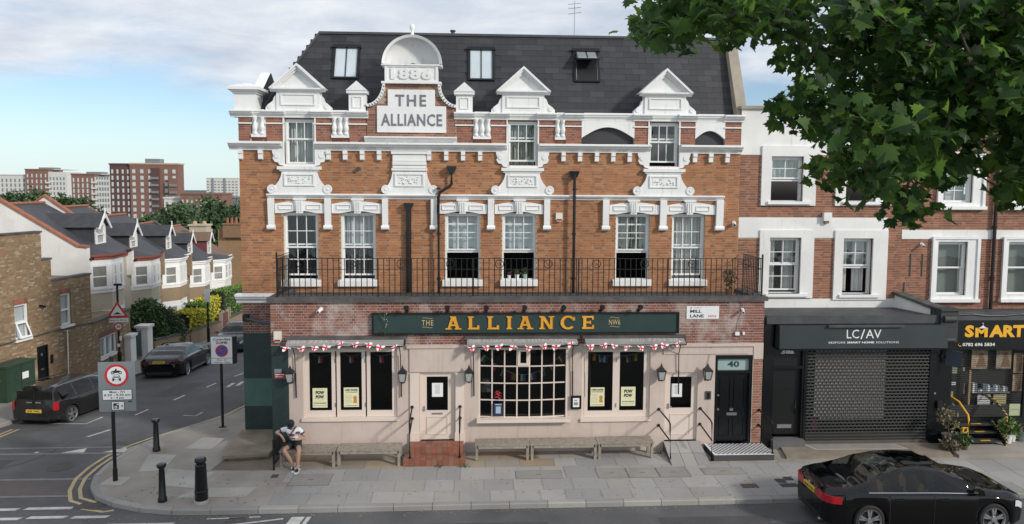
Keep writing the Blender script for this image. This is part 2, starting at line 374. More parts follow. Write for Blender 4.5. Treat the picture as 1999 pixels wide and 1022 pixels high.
def text(body, box, y, m, parent, depth=.004, name='lettering', frame=None, bold=0, spacing=1.0, shear=0):
    """lettering fitted to box = x0,x1,z0,z1 on the plane y (facing -Y); frame = extra matrix"""
    cu = bpy.data.curves.new('t', 'FONT'); cu.body = body; cu.extrude = .5; cu.resolution_u = 2; cu.offset = bold; cu.space_character = spacing; cu.shear = shear
    to = bpy.data.objects.new('t', cu); me = bpy.data.meshes.new_from_object(to); bpy.data.objects.remove(to); bpy.data.curves.remove(cu)
    xs = [v.co.x for v in me.vertices]; ys = [v.co.y for v in me.vertices]
    if not xs: return None
    ax, bx, ay, by = min(xs), max(xs), min(ys), max(ys); x0, x1, z0, z1 = box
    for v in me.vertices:
        p = Vector((x0+(v.co.x-ax)/(bx-ax)*(x1-x0), y+depth*(.5-v.co.z)-depth*.5, z0+(v.co.y-ay)/max(by-ay, 1e-6)*(z1-z0)))
        v.co = frame @ p if frame else p
    me.materials.clear(); me.materials.append(m); me.name = name
    return obj(name, me, m, parent)
# ================================================================ GROUND
def lerp_table(t, xs, ys):
    if t <= xs[0]: return ys[0]
    for i in range(1, len(xs)):
        if t <= xs[i]: return ys[i-1]+(ys[i]-ys[i-1])*(t-xs[i-1])/(xs[i]-xs[i-1])
    return ys[-1]
GY, GZ = [-99, 1, 5, 12, 17, 60, 140, 400], [-.27, -.27, -.6, -1.0, -1.5, -5.8, -9.5, -14]
def zg(y): return lerp_table(y, GY, GZ)
def strip(mb, left, right, ys, dz, m=0, sub=1):
    """sheet that follows the ground between two edge curves x(y)"""
    v = []; f = []; n = sub+1
    for y in ys:
        a, b = left(y), right(y)
        for k in range(n): v.append((a+(b-a)*k/sub, y, zg(y)+dz))
    for i in range(len(ys)-1):
        for k in range(sub): f.append((i*n+k, i*n+k+1, (i+1)*n+k+1, (i+1)*n+k))
    return mb.add(v, f, m)
YS = [-60, -20, -6, 0, 1, 2, 3, 4, 5, 7, 9, 12, 14, 17, 20, 25, 30, 40, 50, 60]
road = obj('road', strip(MB(), lambda y: -90, lambda y: 90, YS, 0, sub=4), M_asph, kind='structure')
M_far = mat('far_ground', (.06,.075,.045), .95, (.09,.085,.075), .02, big=.2)
fm = MB(); FY = [59, 140, 400, 1200, 5000]; v = []
for y in FY: v += [(-5000, y, zg(y)-.35), (5000, y, zg(y)-.35)]
fm.add(v, [(2*i, 2*i+1, 2*i+3, 2*i+2) for i in range(len(FY)-1)])
obj('ground', fm, M_far, kind='structure')
HY = [-8, 3, 4, 8.5, 11.2, 14, 20, 25, 38, 60]; HX = [-17.0, -16.5, -16.4, -16.2, -15.95, -15.9, -16.5, -17.2, -19.3, -22.5]
lkerb = lambda y: lerp_table(y, HY, HX)
# pavement at the pub corner: outline of the kerb's outer edge
KC = [(-6.1,-3.44),(-7.2,-3.45),(-8.1,-3.42),(-8.91,-3.25),(-9.7,-2.92),(-10.3,-2.5),(-10.7,-1.95),(-10.95,-1.3),(-11.03,-.6),(-10.98,.2),(-10.82,1.1),(-10.6,2.1),(-10.25,3.1),(-9.8,4.1),(-9.4,5.2),(-8.9,7.5),(-8.4,12),(-8.3,17),(-9.4,26),(-12.5,45)]
PZ = -.15
def pz(x, y): return PZ if y < 1 else zg(y)+.12
def inset(pts, d):
    out = []
    for i, p in enumerate(pts):
        a = Vector(pts[max(i-1, 0)]); b = Vector(pts[min(i+1, len(pts)-1)]); t = (b-a).normalized(); out.append((p[0]+t.y*d, p[1]-t.x*d))
    return out
KI = inset(KC, .16)
# inside of the kerb lies to the pub side: pick the sign that moves towards the pub
if (Vector(KI[8])-Vector((-6, 0))).length > (Vector(KC[8])-Vector((-6, 0))).length: KI = inset(KC, -.16)
pm = MB()
inner = [(x, y) for x, y in KI]; AY = inner[9][1]
for i in range(len(inner)-1):
    (x0, y0), (x1, y1) = inner[i], inner[i+1]
    if y0 < 1.0 and i < 9: pm.add([(x0,y0,PZ),(x1,y1,PZ),(-6.1,AY,PZ)], [(0,2,1)])
pm.add([(-6.1,AY,PZ),(-6.1,-3.28,PZ),(30,-3.04,PZ),(30,.5,PZ)], [(0,1,2,3)])
ysl = [inner[9][1], 1.0, 1.6, 2.1, 3.1, 4.1, 5.2, 7.5, 12, 17, 26]
def kin(y):
    for i in range(8, len(inner)-1):
        if inner[i][1] <= y <= inner[i+1][1]:
            t = (y-inner[i][1])/(inner[i+1][1]-inner[i][1]); return inner[i][0]+(inner[i+1][0]-inner[i][0])*t
    return inner[9][0]
v = []
for y in ysl: v += [(kin(y), y, pz(0, y)), (-6.1, y, pz(0, y))]
pm.add(v, [(2*i, 2*i+1, 2*i+3, 2*i+2) for i in range(len(ysl)-1)])
pm.add([(-10.75,-.9,PZ-.003),(-6.0,-.9,PZ-.003),(-6.0,1.05,PZ-.003),(-10.72,1.05,PZ-.003)], [(0,1,2,3)])
pave = obj('pavement', pm, M_conc, kind='structure')
def kerb_stone(a, b, c, d, parent, zf):      # outer a,b ; inner d,c
    mb = MB(); q = .006
    pts = [Vector(p) for p in (a, b, c, d)]; t = (pts[1]-pts[0]).normalized()*q
    pts[0] = pts[0]+t; pts[3] = pts[3]+t; pts[1] = pts[1]-t; pts[2] = pts[2]-t
    zt = [zf(p.x, p.y)+.006 for p in pts]; ch = (pts[3]-pts[0]).normalized()*.02
    v = [(p.x, p.y, zt[i]-.35) for i, p in enumerate(pts)] + [(p.x, p.y, zt[i]-(.02 if i < 2 else 0)) for i, p in enumerate(pts)]
    v += [(pts[0].x+ch.x, pts[0].y+ch.y, zt[0]), (pts[1].x+ch.x, pts[1].y+ch.y, zt[1])]
    mb.add(v, [(0,1,5,4),(4,5,9,8),(8,9,6,7),(1,2,6,9,5),(3,0,4,8,7),(2,3,7,6)])
    return obj('kerb_stone', mb, M_kerb, parent)
for i in range(len(KC)-3): kerb_stone(KC[i+1], KC[i], KI[i], KI[i+1], pave, pz) if i else None
kerb_stone(KC[1], KC[0], KI[0], KI[1], pave, pz)
x = -6.1
ky = lambda x: -3.44+(x+6.1)*.0065
while x < 27:
    w = .92 if R.random() < .8 else 1.3
    kerb_stone((x, ky(x)), (x+w, ky(x+w)), (x+w, ky(x+w)+.16), (x, ky(x)+.16), pave, pz); x += w
# paving slabs: three courses along the kerb and a band of old flags against the wall
def slab(x0, x1, y0, y1, sk, m, z=PZ, name='paving_slab', h=.006):
    j = .006; t = R.uniform(-.0015, .002)
    obj(name, MB().slab([(x0+j+sk*(y0), y0+j), (x1-j+sk*(y0), y0+j), (x1-j+sk*(y1), y1-j), (x0+j+sk*(y1), y1-j)], z-.02, z+h+t), m, pave)
rows = [(-3.26, -2.62), (-2.62, -1.92), (-1.92, -1.12)]
for k, (a, b) in enumerate(rows):
    x = -5.95+(.35 if k % 2 else 0)
    while x < 20:
        w = R.choice([.62, .75, .75, .9])
        slab(x, x+w, a+(x+6.1)*.0065 if k == 0 else a, b, 0, M_slabs); x += w
for (a, b) in [(-1.12, -.55), (-.55, -.01)]:
    x = -6.2
    while x < 4.3:
        w = R.choice([.6, .75, .95, 1.1])
        if not (-3.1 < x+w/2 < -1.2): slab(x, min(x+w, 4.35), a, b, 0, M_york if x < .6 else M_slabs)
        x += w
mj = MB().flat([(-6.2,-1.125),(20,-1.125),(20,-1.115),(-6.2,-1.115)], PZ+.003)
def sheet(name, poly, z, m, parent=pave, grid=False): return obj(name, MB().flat(poly, z), m, parent)
# covers, patches and the gully on the pavement
M_cframe = mat('cover_frame_grey', (.16,.15,.14), .8)
def cover(x0, x1, y0, y1, m, frame=True, marks=True):
    c = obj('access_cover', MB().slab([(x0,y0),(x1,y0),(x1,y1),(x0,y1)], PZ-.02, PZ+.013), m, pave)
    if frame:
        g = .016
        f = MB().slab([(x0-g,y0-g),(x1+g,y0-g),(x1+g,y0-.004),(x0-g,y0-.004)], PZ-.02, PZ+.0115).slab([(x0-g,y1+.004),(x1+g,y1+.004),(x1+g,y1+g),(x0-g,y1+g)], PZ-.02, PZ+.0115).slab([(x0-g,y0-.004),(x0-.004,y0-.004),(x0-.004,y1+.004),(x0-g,y1+.004)], PZ-.02, PZ+.0115).slab([(x1+.004,y0-.004),(x1+g,y0-.004),(x1+g,y1+.004),(x1+.004,y1+.004)], PZ-.02, PZ+.0115)
        obj('cover_frame', f, M_cframe, c)
    if marks: obj('lifting_mark', MB().slab([((x0+x1)/2-.07,(y0+y1)/2-.02),((x0+x1)/2+.07,(y0+y1)/2-.02),((x0+x1)/2+.07,(y0+y1)/2+.02),((x0+x1)/2-.07,(y0+y1)/2+.02)], PZ, PZ+.016), M_cframe, c)
M_cov = mat('cover_concrete', (.29,.27,.25), .9, (.25,.235,.215), 3, bump=.3, bs=90)
cover(-5.75, -4.75, -2.15, -1.45, M_cov); cover(.05, 1.25, -1.95, -1.42, M_cov)
for k in range(3): cover(2.2+k*.82, 2.98+k*.82, -1.98, -1.35, M_cov, True)
cover(5.05, 6.15, -1.85, -1.42, M_cov); cover(5.75, 6.15, -2.72, -2.5, mat('cover_rust', (.13,.08,.065), .8, bump=.8, bs=80), True, False)
for (a, b, c, d) in [(6.75,7.0,-2.45,-2.2), (7.02,7.25,-2.3,-2.08), (6.75,7.2,-2.72,-2.5)]: cover(a, b, c, d, M_lead, False, False)
cover(-6.32, -6.16, -1.62, -1.42, M_iron, False, False)
for poly in [[(-9.2,-.9),(-7.9,-1.2),(-8.0,-2.2),(-9.0,-2.0)], [(-9.9,-1.1),(-9.3,-1.0),(-9.4,.1),(-10.2,.2)], [(-8.3,-2.75),(-6.6,-2.75),(-6.5,-2.2),(-7.9,-2.2)], [(-9.4,.6),(-8.6,.5),(-8.5,1.4),(-9.2,1.5)]]:
    sheet('concrete_patch', poly, PZ+.004 if poly[0][1] < .5 else PZ+.005, M_patch)
sheet('tarmac_patch', [(-8.05,-1.05),(-6.35,-1.12),(-6.35,.3),(-7.9,.3)], PZ+.006, mat('brown_tarmac', (.19,.155,.115), .95, (.15,.125,.10), 2, bump=.4, bs=90))
obj('sign_footing', MB().slab([(-10.5,-1.9),(-9.95,-1.95),(-9.9,-1.45),(-10.45,-1.4)], PZ-.02, PZ+.007), M_patch, pave)
# left pavement with its kerb and the front gardens behind it
LY = [-12, -4, 1, 3, 5, 7, 9, 12, 14, 17, 20, 25, 30, 40, 55]
lp = obj('pavement', strip(MB(), lambda y: -60, lambda y: lkerb(y)-.16, LY, .12, sub=3), mat('left_pavement', (.30,.285,.265), .9, (.24,.23,.215), .7, bump=.3, bs=80), kind='structure')
y = -8.0
while y < 40:
    w = 1.0; zf = lambda a, b: zg(b)+.12
    kerb_stone((lkerb(y), y), (lkerb(y+w), y+w), (lkerb(y+w)-.16, y+w), (lkerb(y)-.16, y), lp, zf); y += w
# painted lines and the raised crossing on the road
def offs(pts, d):
    return inset(pts, d)
def line(pts, w, m, name, dz=.006):
    a, b = inset(pts, w/2), inset(pts, -w/2); mb = MB(); v = []
    for p, q in zip(a, b): v += [(p[0], p[1], zg(p[1])+dz), (q[0], q[1], zg(q[1])+dz)]
    mb.add(v, [(2*i, 2*i+1, 2*i+3, 2*i+2) for i in range(len(a)-1)]); return obj(name, mb, m, road)
YL = [(-10.3,-2.86),(-10.85,-2.55),(-11.2,-1.95),(-11.45,-1.2),(-11.52,-.4),(-11.48,.3),(-11.3,1.1),(-11.0,2.1),(-10.6,3.1),(-10.15,4.1),(-9.75,5.2),(-9.3,7.5),(-8.8,12)]
line(YL, .09, M_yline, 'yellow_line'); line(inset(YL, .22 if (Vector(inset(YL, .22)[5])-Vector((-6,0))).length < (Vector(YL[5])-Vector((-6,0))).length else -.22), .09, M_yline, 'yellow_line')
line([(-10.35,-3.0),(-9.75,-3.2),(-9.55,-3.12)], .09, M_yline, 'yellow_line')
line([(-15.7,2.2),(-15.72,3.4)], .09, M_yline, 'yellow_line'); line([(-15.9,2.2),(-15.92,3.4)], .09, M_yline, 'yellow_line')
def rect(x0, x1, y0, y1, m, name, dz=.005, sk=0):
    n = max(1, int((y1-y0)/1.0)); v = []
    for i in range(n+1):
        yy = y0+(y1-y0)*i/n; v += [(x0+sk*(yy-y0), yy, zg(yy)+dz), (x1+sk*(yy-y0), yy, zg(yy)+dz)]
    return obj(name, MB().add(v, [(2*i, 2*i+1, 2*i+3, 2*i+2) for i in range(n)]), m, road)
rect(-16.1, -11.05, -2.28, -1.22, M_pink, 'crossing_band', .003); rect(-16.0, -11.0, .62, 1.12, M_pink, 'crossing_band', .003)
M_sett = mat('crossing_edge', (.22,.23,.235), .9, (.17,.175,.18), 4)
for yy in (-2.32, -1.26, .58, 1.1): rect(-16.1, -11.05, yy, yy+.1, M_sett, 'crossing_edge', .0055)
for a in (-12.9, -11.75): obj('ramp_arrow', MB().flat([(a,.7),(a+.55,1.06),(a+.65,.7)], zg(.9)+.008), M_wline, road)
line([(-13.62,.7),(-12.75,3.2)], .1, M_wline, 'lane_line', .0085)
for k in range(4):
    line([(-12.9+k*.42,5.2+k*2.2),(-12.8+k*.42,6.0+k*2.2)], .09, M_wline, 'lane_line')
for k in range(6): rect(-11.3+.3*k, -11.15+.3*k, 9.6+.25*k, 10.4+.25*k, M_wline, 'worn_road_lettering')
line([(-11.2,5.1),(-10.75,5.0),(-10.7,5.5)], .07, M_wline, 'bay_marking'); line([(-15.2,4.1),(-13.95,4.05),(-13.9,5.0)], .07, M_wline, 'bay_marking')
for x0, x1, y0 in [(-12.9,-11.85,-3.05),(-11.7,-10.6,-3.02),(-12.4,-11.5,-3.55),(-11.35,-10.5,-3.5),(-10.35,-9.55,-3.52),(-12.9,-12.2,-4.1),(-9.4,-7.9,-3.95)]: rect(x0, x1, y0, y0+.13, M_wline, 'give_way_marking', .006, .5)
rect(-12.8, -11.0, -3.5, -2.5, mat('worn_patch', (.105,.10,.105), .92, (.085,.083,.088), 2), 'road_patch', .0035, .4)
line([(-7.2,-3.66),(-6.0,-3.6)], .05, M_wline, 'lane_line'); line([(-6.6,-4.0),(-5.45,-3.72)], .06, M_wline, 'lane_line')
rect(-5.35, -5.05, -4.3, -3.64, M_wline, 'lane_line', .006, .12); rect(-5.0, -4.9, -4.3, -3.64, M_wline, 'lane_line', .006, .12)
g = obj('gully_grate', MB().slab([(-10.6,-2.95),(-10.0,-3.1),(-9.85,-2.8),(-10.45,-2.62)], -.3, -.262), M_iron, road)
obj('gully_grate', MB().slab([(-6.75,-3.9),(-6.3,-3.85),(-6.25,-3.6),(-6.7,-3.62)], -.3, -.264), M_iron, road)
obj('manhole_cover', MB().lathe([(.0,.0),(.33,.0),(.33,.02),(.0,.02)], (-12.3,-.35,-.283), 20), M_iron, road)
rc = random.Random(15); M_tar = mat('tar_seam', (.03,.03,.032), .7); M_gum = mat('gum_spot', (.16,.155,.15), .9)
for k in range(7):
    x, y = [(-14,-.6),(-13,7),(-12.5,12),(-3,-4.6),(1,-5.2),(5,-4.3),(-8.5,-4.5)][k]; pts = [(x, y)]
    for q in range(9): pts.append((pts[-1][0]+(rc.uniform(.15,.5) if k > 2 else rc.uniform(-.1,.2)), pts[-1][1]+(rc.uniform(-.12,.12) if k > 2 else rc.uniform(.15,.5))))
    line(pts, .028, M_tar, 'tar_seam', .004)
for (x0, x1, y0, y1) in [(-2.2,.6,-4.9,-4.1),(-13.6,-12.6,8,10.5),(3.2,5.8,-4.6,-4.0),(-14.9,-13.9,-1.0,.2)]: rect(x0, x1, y0, y1, mat('tar_patch', (.06,.06,.063), .85, (.075,.075,.078), 3, bump=.5, bs=140), 'road_patch', .0045, .05)
gm_ = MB()
for k in range(420):
    x, y = rc.uniform(-9.5,12), rc.uniform(-3.15,-.95); r_ = rc.uniform(.008,.03); gm_.add([(x+r_*math.cos(a*1.05), y+r_*.8*math.sin(a*1.05), PZ+.0105) for a in range(6)], [tuple(range(6))])
obj('gum_spots', gm_, M_gum, pave, kind='stuff')
# fallen leaves in the gutter
rl = random.Random(3); lm = MB()
for i in range(420):
    x = rl.uniform(-10, 12); y = -3.5+(x+6.1)*.0065-abs(rl.gauss(0, .12)); s = rl.uniform(.012, .035); a = rl.uniform(0, 6.28)
    lm.add([(x+s*math.cos(a+k*1.57), y+s*.6*math.sin(a+k*1.57), -.262+rl.uniform(0, .006)) for k in range(4)], [(0,1,2,3)])
obj('gutter_leaves', lm, mat('dry_leaf', (.32,.27,.15), .9, (.18,.14,.07), 8), kind='stuff', label='dry fallen leaves scattered along the gutter by the kerb', cat='leaf litter')
# ================================================================ THE PUB
U = 1.7
pub = thing('pub_building', 'three storey orange brick corner pub with white mouldings and cream ground floor', 'building', (0, U, PZ))
FW = [(-6.75,-5.73), (-5.06,-4.02), (-1.94,-.88), (-.21,.82), (3.26,4.31), (5.0,6.03)]       # first-floor windows
TW = [(-6.67,-5.79), (-.06,.84), (4.24,5.15)]                                                # top windows
hol1 = [(a, b, 4.58, 6.66) for a, b in FW]; hol2 = [(a, b, 8.05, 9.4) for a, b in TW]
M_side = M_mortar
wl = obj('wall', wall_cells(MB(), -8.0, 7.07, 3.95, 8.72, U, hol1+hol2, .3), M_mortar, pub)
lay_bricks(wl, brick_pieces(-8.0, 7.07, 4.18, 8.46, hol1+hol2+[(a-.02, b+.02, 6.5, 6.75) for a, b in FW]), U, M_brick, 300, near=(0, 5.2))
# body of the house behind the front, going back along the side street
bx = MB()
bx.add([(-8.0,U+.3,-.6),(-6.4,12,-.9),(-6.4,12,9.4),(-8.0,U+.3,9.4)], [(0,3,2,1)]); bx.add([(7.05,U+.3,-.6),(7.05,12,-.6),(7.05,12,11),(7.05,U+.3,9.4)], [(0,1,2,3)])
bx.add([(-6.4,12,-.9),(7.05,12,-.9),(7.05,12,12),(-6.4,12,12)], [(0,3,2,1)])
obj('side_wall', bx, mat('side_brick', (.33,.17,.09), .9, (.26,.13,.07), 9), pub)
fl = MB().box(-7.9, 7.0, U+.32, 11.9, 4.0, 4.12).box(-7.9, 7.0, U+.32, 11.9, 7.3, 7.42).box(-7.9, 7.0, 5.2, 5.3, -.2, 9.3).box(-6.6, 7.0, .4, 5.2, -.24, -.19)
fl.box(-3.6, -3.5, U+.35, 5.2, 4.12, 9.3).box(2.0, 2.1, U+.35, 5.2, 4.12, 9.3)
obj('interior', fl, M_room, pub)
for i, (a, b) in enumerate(FW):
    z0, z1 = 4.59, 6.62
    ra = i in (2, 3, 4)
    w = sash_window(pub, a, b, z0, z1, U, 3, 2, 2, 5.55 if not ra else 5.48, .10 if i in (0, 1, 5) else 0, ra)
    obj('sill', MB().runx([(U-.12,4.41),(U+.2,4.41),(U+.2,4.60),(U-.02,4.60),(U-.12,4.57)], a-.08, b+.08), M_white, w)
    if i == 1: curtain(w, a+.06, b-.06, 5.6, 6.55, U+.32, M_blind, 7); curtain(w, a+.06, b-.1, 4.62, 5.6, U+.4, mat('dark_curtain', (.08,.08,.085), .9), 8)
    if i in (2, 3): curtain(w, a+.05, b-.05, 5.42, 6.56, U+.33, M_blind, 5, .015)
    if i == 4: curtain(w, a+.05, b-.05, 5.42, 6.56, U+.33, mat('curtain_olive', (.27,.27,.23), .9), 9)
    if i == 5: curtain(w, a+.05, b-.05, 4.62, 6.56, U+.34, M_curt, 9)
for i, (a, b) in enumerate(TW):
    w = sash_window(pub, a, b, 8.05, 9.38, U, 3, 1, 1, 8.78, .0, False) if i == 0 else sash_window(pub, a, b, 8.05, 9.38, U, 3, 1, 1, 8.78, .11)
    obj('sill', MB().box(a-.02, b+.02, U-.06, U+.2, 7.985, 8.055), M_white, w)
    if i < 2: curtain(w, a+.06, b-.06, 8.1, 9.33, U+.34, M_curt if i == 0 else mat('curtain_green', (.36,.37,.32), .9), 8)
# --- plaster dressings
def mould(mb, x0, x1, z0, z1, pr, y=U):       # cornice with stepped profile
    h = z1-z0
    mb.runx([(y+.02,z0),(y-.06*pr/.25,z0),(y-.06*pr/.25,z0+.18*h),(y-.55*pr,z0+.45*h),(y-.72*pr,z0+.50*h),(y-.8*pr,z0+.72*h),(y-pr,z0+.76*h),(y-pr,z0+.93*h),(y-pr*.9,z1),(y+.02,z1+.02)], x0, x1)
for a, b in [(-8.26,-6.72), (-5.77,-.09), (.87,4.26), (5.17,7.09)]:
    mb = MB(); mould(mb, a, b, 8.46, 8.70, .26); obj('cornice', mb, M_white, pub)
mb = MB(); mould(mb, -4.31, -1.58, 8.72, 8.88, .22); obj('cornice', mb, M_white, pub)
den = MB().runx([(U+.01,8.455),(U-.13,8.455),(U-.13,8.36),(U-.10,8.33),(U-.10,8.2),(U-.07,8.175),(U+.01,8.175)], 0, .125).mesh('dentil', M_white)
for x in [-8.0,-7.42,-5.44,-4.95,-4.45,-3.95,-2.47,-1.96,-1.46,-.95,1.56,2.06,2.57,3.07,3.57,5.58,6.07,6.58]: obj('dentil', den, M_white, pub, loc=(x, 0, 0))
def console(x0, x1, flip):                     # S-shaped side scroll beside the top windows
    pts = [(0,8.47),(.34,8.47),(.34,8.40),(.30,8.30),(.33,8.22),(.27,8.12),(.17,8.10),(.13,8.03),(0,8.0)]
    P = [((x0+p if not flip else x1-p), z) for p, z in pts]
    if not flip: P = P[::-1]
    return MB().prism(P, U-.07, U+.02).lathe([(.0,-.02),(.075,-.02),(.075,.0),(.0,.0)], ((x0+.2 if not flip else x1-.2), U-.07, 8.3), 14, 'y')
for a, b in TW:
    obj('scroll_console', console(b+.01, b+.36, False), M_white, pub); obj('scroll_console', console(a-.36, a-.01, True), M_white, pub)
    obj('window_surround', MB().box(a-.04, a, U-.03, U+.1, 8.05, 9.42).box(b, b+.04, U-.03, U+.1, 8.05, 9.42), M_white, pub)
    c = (a+b)/2
    obj('sill_block', MB().box(c-.64, c+.64, U-.15, U+.01, 7.89, 7.985).box(c-.58, c+.58, U-.11, U+.01, 7.84, 7.89), M_white, pub)
def scroll_panel(c, z0, z1, hb, ht):
    P = []; n = 8
    for k in range(n+1):
        t = k/n; P.append((c+hb-(hb-ht)*math.sin(t*math.pi/2)**.8, z0+.12+(z1-z0-.12)*t))
    poly = [(c-hb, z0), (c+hb, z0)]+P+[(2*c-x, z) for x, z in reversed(P)]
    mb = MB().prism(poly, U-.09, U+.01)
    for s in (-1, 1):
        cx = c+s*(hb-.06); mb.lathe([(0,-.04),(.03,-.045),(.05,-.02),(.085,-.03),(.125,-.03),(.135,.0),(.0,.0)], (cx, U-.09, z0+.15), 18, 'y')
    o = obj('scroll_panel', mb, M_white, pub, smooth=True)
    w, a, b = ht*.86, z0+.24, z1-.07
    fr = MB().box(c-w, c+w, U-.125, U-.09, a, a+.04).box(c-w, c+w, U-.125, U-.09, b-.04, b).box(c-w, c-w+.05, U-.125, U-.09, a+.04, b-.04).box(c+w-.05, c+w, U-.125, U-.09, a+.04, b-.04)
    obj('panel_frame', fr, M_white, o)
    rp = random.Random(int(c*10)+50); ob = MB()
    for k in range(26):                        # carved leaf ornament
        x = c+rp.uniform(-w+.14, w-.14); z = rp.uniform(a+.09, b-.09); r = rp.uniform(.02, .045); an = rp.uniform(0, 6.3)
        ob.tube([(x-r*math.cos(an), U-.095, z-r*math.sin(an)), (x, U-.118, z), (x+r*math.cos(an), U-.095, z+r*math.sin(an))], [.008,.017,.006], 6)
    ob.box(c-w+.1, c+w-.1, U-.1, U-.09, a+.07, b-.07)
    obj('carving', ob, M_white, o, smooth=True)
for a, b in TW: scroll_panel((a+b)/2, 7.17, 7.84, .88, .52)
scroll_panel(-2.99, 7.17, 7.87, .77, .51)
mb = MB()
for k, (z0, z1, w, p) in enumerate([(7.88,7.95,.53,.14), (7.96,8.04,.5,.10), (8.05,8.16,.5,.13), (8.17,8.36,.5,.08), (8.37,8.45,.54,.12)]): mb.box(-2.99-w, -2.99+w, U-p, U+.01, z0, z1)
obj('pilaster_block', mb, M_white, pub)
mb = MB(); mould(mb, -7.2, 6.58, 7.03, 7.17, .14); obj('string_course', mb, M_white, pub)
BR = [(-7.19,-6.98),(-5.53,-5.31),(-3.83,-3.62),(-2.38,-2.17),(-.67,-.44),(1.03,1.25),(2.82,3.05),(4.58,4.82),(6.32,6.58)]
for a, b in BR:
    mb = MB().runx([(U+.01,6.22),(U-.08,6.22),(U-.10,6.3),(U-.13,6.95),(U-.13,7.04),(U+.01,7.04)], a+.02, b-.02).runx([(U+.01,6.11),(U-.11,6.11),(U-.15,6.15),(U-.15,6.2),(U-.12,6.25),(U+.01,6.25)], a-.01, b+.01)
    obj('bracket', mb, M_white, pub)
for (a, b), (l, r) in zip(FW, [(-6.98,-5.53),(-5.31,-3.83),(-2.17,-.67),(-.44,1.03),(3.05,4.58),(4.82,6.32)]):
    c = (a+b)/2; n = 12; bot = [(l,6.60),(a-.0,6.60)]+[(a+(b-a)*k/n, 6.60+.07*math.sin(math.pi*k/n)) for k in range(1, n)]+[(b,6.60),(r,6.60)]
    top = [(r-(r-l)*k/n, 6.88+.085*math.sin(math.pi*k/n)) for k in range(n+1)]
    o = obj('window_head', MB().prism(bot+top, U-.06, U+.14), M_white, pub)
    obj('keystone', MB().prism([(c-.09,6.60),(c+.09,6.60),(c+.14,6.99),(c-.14,6.99)], U-.13, U).box(c-.18, c+.18, U-.15, U, 6.985, 7.03).box(c-.085, c-.045, U-.15, U-.12, 6.66, 6.95).box(c-.02, c+.02, U-.15, U-.12, 6.63, 6.95).box(c+.045, c+.085, U-.15, U-.12, 6.66, 6.95), M_white, o)
    for s in (-1, 1):
        q = MB(); x0, x1 = c+s*.2, c+s*.62
        if s < 0: x0, x1 = x1, x0
        for (p0, p1, q0, q1) in [(x0, x1, 6.70, 6.72), (x0, x1, 6.83, 6.85), (x0, x0+.02, 6.72, 6.83), (x1-.02, x1, 6.72, 6.83)]: q.box(p0, p1, U-.085, U-.05, q0+.012, q1+.012)
        obj('panel_frame', q, M_white, o)
# --- parapet
PIER = [(-8.0,-7.63),(-7.18,-6.70),(-5.80,-5.30),(-4.76,-4.27),(-1.60,-1.11),(-.55,-.07),(.85,1.35),(1.69,2.17),(3.78,4.25),(5.16,5.65),(6.57,7.06)]
pw = obj('parapet', wall_cells(MB(), -8.0, 7.07, 8.72, 9.42, U+.06, hol2+[(2.17,3.77,8.72,9.3),(5.65,6.57,8.72,9.3)], .25), M_mortar, pub)
for a, b in PIER: pr = obj('pier', MB().box(a, b, U, U+.07, 8.72, 9.42), M_mortar, pub); lay_bricks(pr, brick_pieces(a, b, 8.74, 9.41, []), U, M_redbrick)
pcs = brick_pieces(-5.3, -4.77, 8.72, 8.86, [])+brick_pieces(-1.11, -.56, 8.72, 8.86, [])+brick_pieces(1.35, 1.69, 8.72, 8.86, [])+brick_pieces(-7.63, -7.2, 8.72, 8.86, [])
lay_bricks(pw, pcs, U+.06, M_redbrick)
for a, b in PIER: obj('band', MB().box(a-.03, b+.03, U-.05, U+.02, 9.225, 9.265), M_white, pub)
BX = [(-7.62,-7.20),(-5.29,-4.77),(-1.10,-.56),(1.36,1.68)]
bal = MB().lathe([(0,0),(.07,0),(.07,.05),(.045,.08),(.075,.16),(.078,.22),(.045,.33),(.04,.40),(.065,.44),(.07,.5),(0,.5)], (0,0,0), 14).mesh('baluster', M_white, True)
for a, b in BX:
    o = obj('balustrade', MB().box(a, b, U-.06, U+.06, 8.84, 8.93).box(a, b, U+.03, U+.065, 8.93, 9.42), M_white, pub)
    n = 3 if b-a > .45 else 2
    for k in range(n): obj('baluster', bal, M_white, o, loc=(a+(b-a)*(k+.5)/n, U-.02, 8.93))
for a, b in [(2.17,3.78),(5.65,6.57)]:
    n = 16; h = .33 if b-a > 1 else .25
    arch = [(b,9.42),(a,9.42),(a,8.90)]+[(a+.0+(b-a)*k/n, 8.90+h*math.sin(math.pi*k/n)) for k in range(1, n)]+[(b,8.90)]
    obj('arch_panel', MB().prism(arch, U-.02, U+.1), M_white, pub)
    obj('slate_infill', MB().box(a, b, U+.12, U+.2, 8.72, 9.3), M_slate, pub)
segs = [(-8.22,-7.55,.2),(-7.55,-7.25,.12),(-7.25,-6.63,.2),(-6.63,-5.87,.1),(-5.87,-5.25,.2),(-5.25,-4.82,.12),(-4.82,-4.2,.2),(-1.67,-1.05,.2),(-1.05,-.62,.12),(-.62,0,.2),(0,.79,.1),(.79,1.41,.2),(1.41,1.63,.12),(1.63,2.24,.2),(2.24,3.72,.12),(3.72,4.32,.2),(4.32,5.1,.1),(5.1,5.71,.2),(5.71,6.51,.12),(6.51,7.14,.2)]
for a, b, p in segs:
    mb = MB(); mould(mb, a+.001, b-.001, 9.42, 9.62 if p > .15 else 9.635, p); mb.box(a+.001, b-.001, U+.02, U+.4, 9.44, 9.632); obj('coping', mb, M_white, pub)
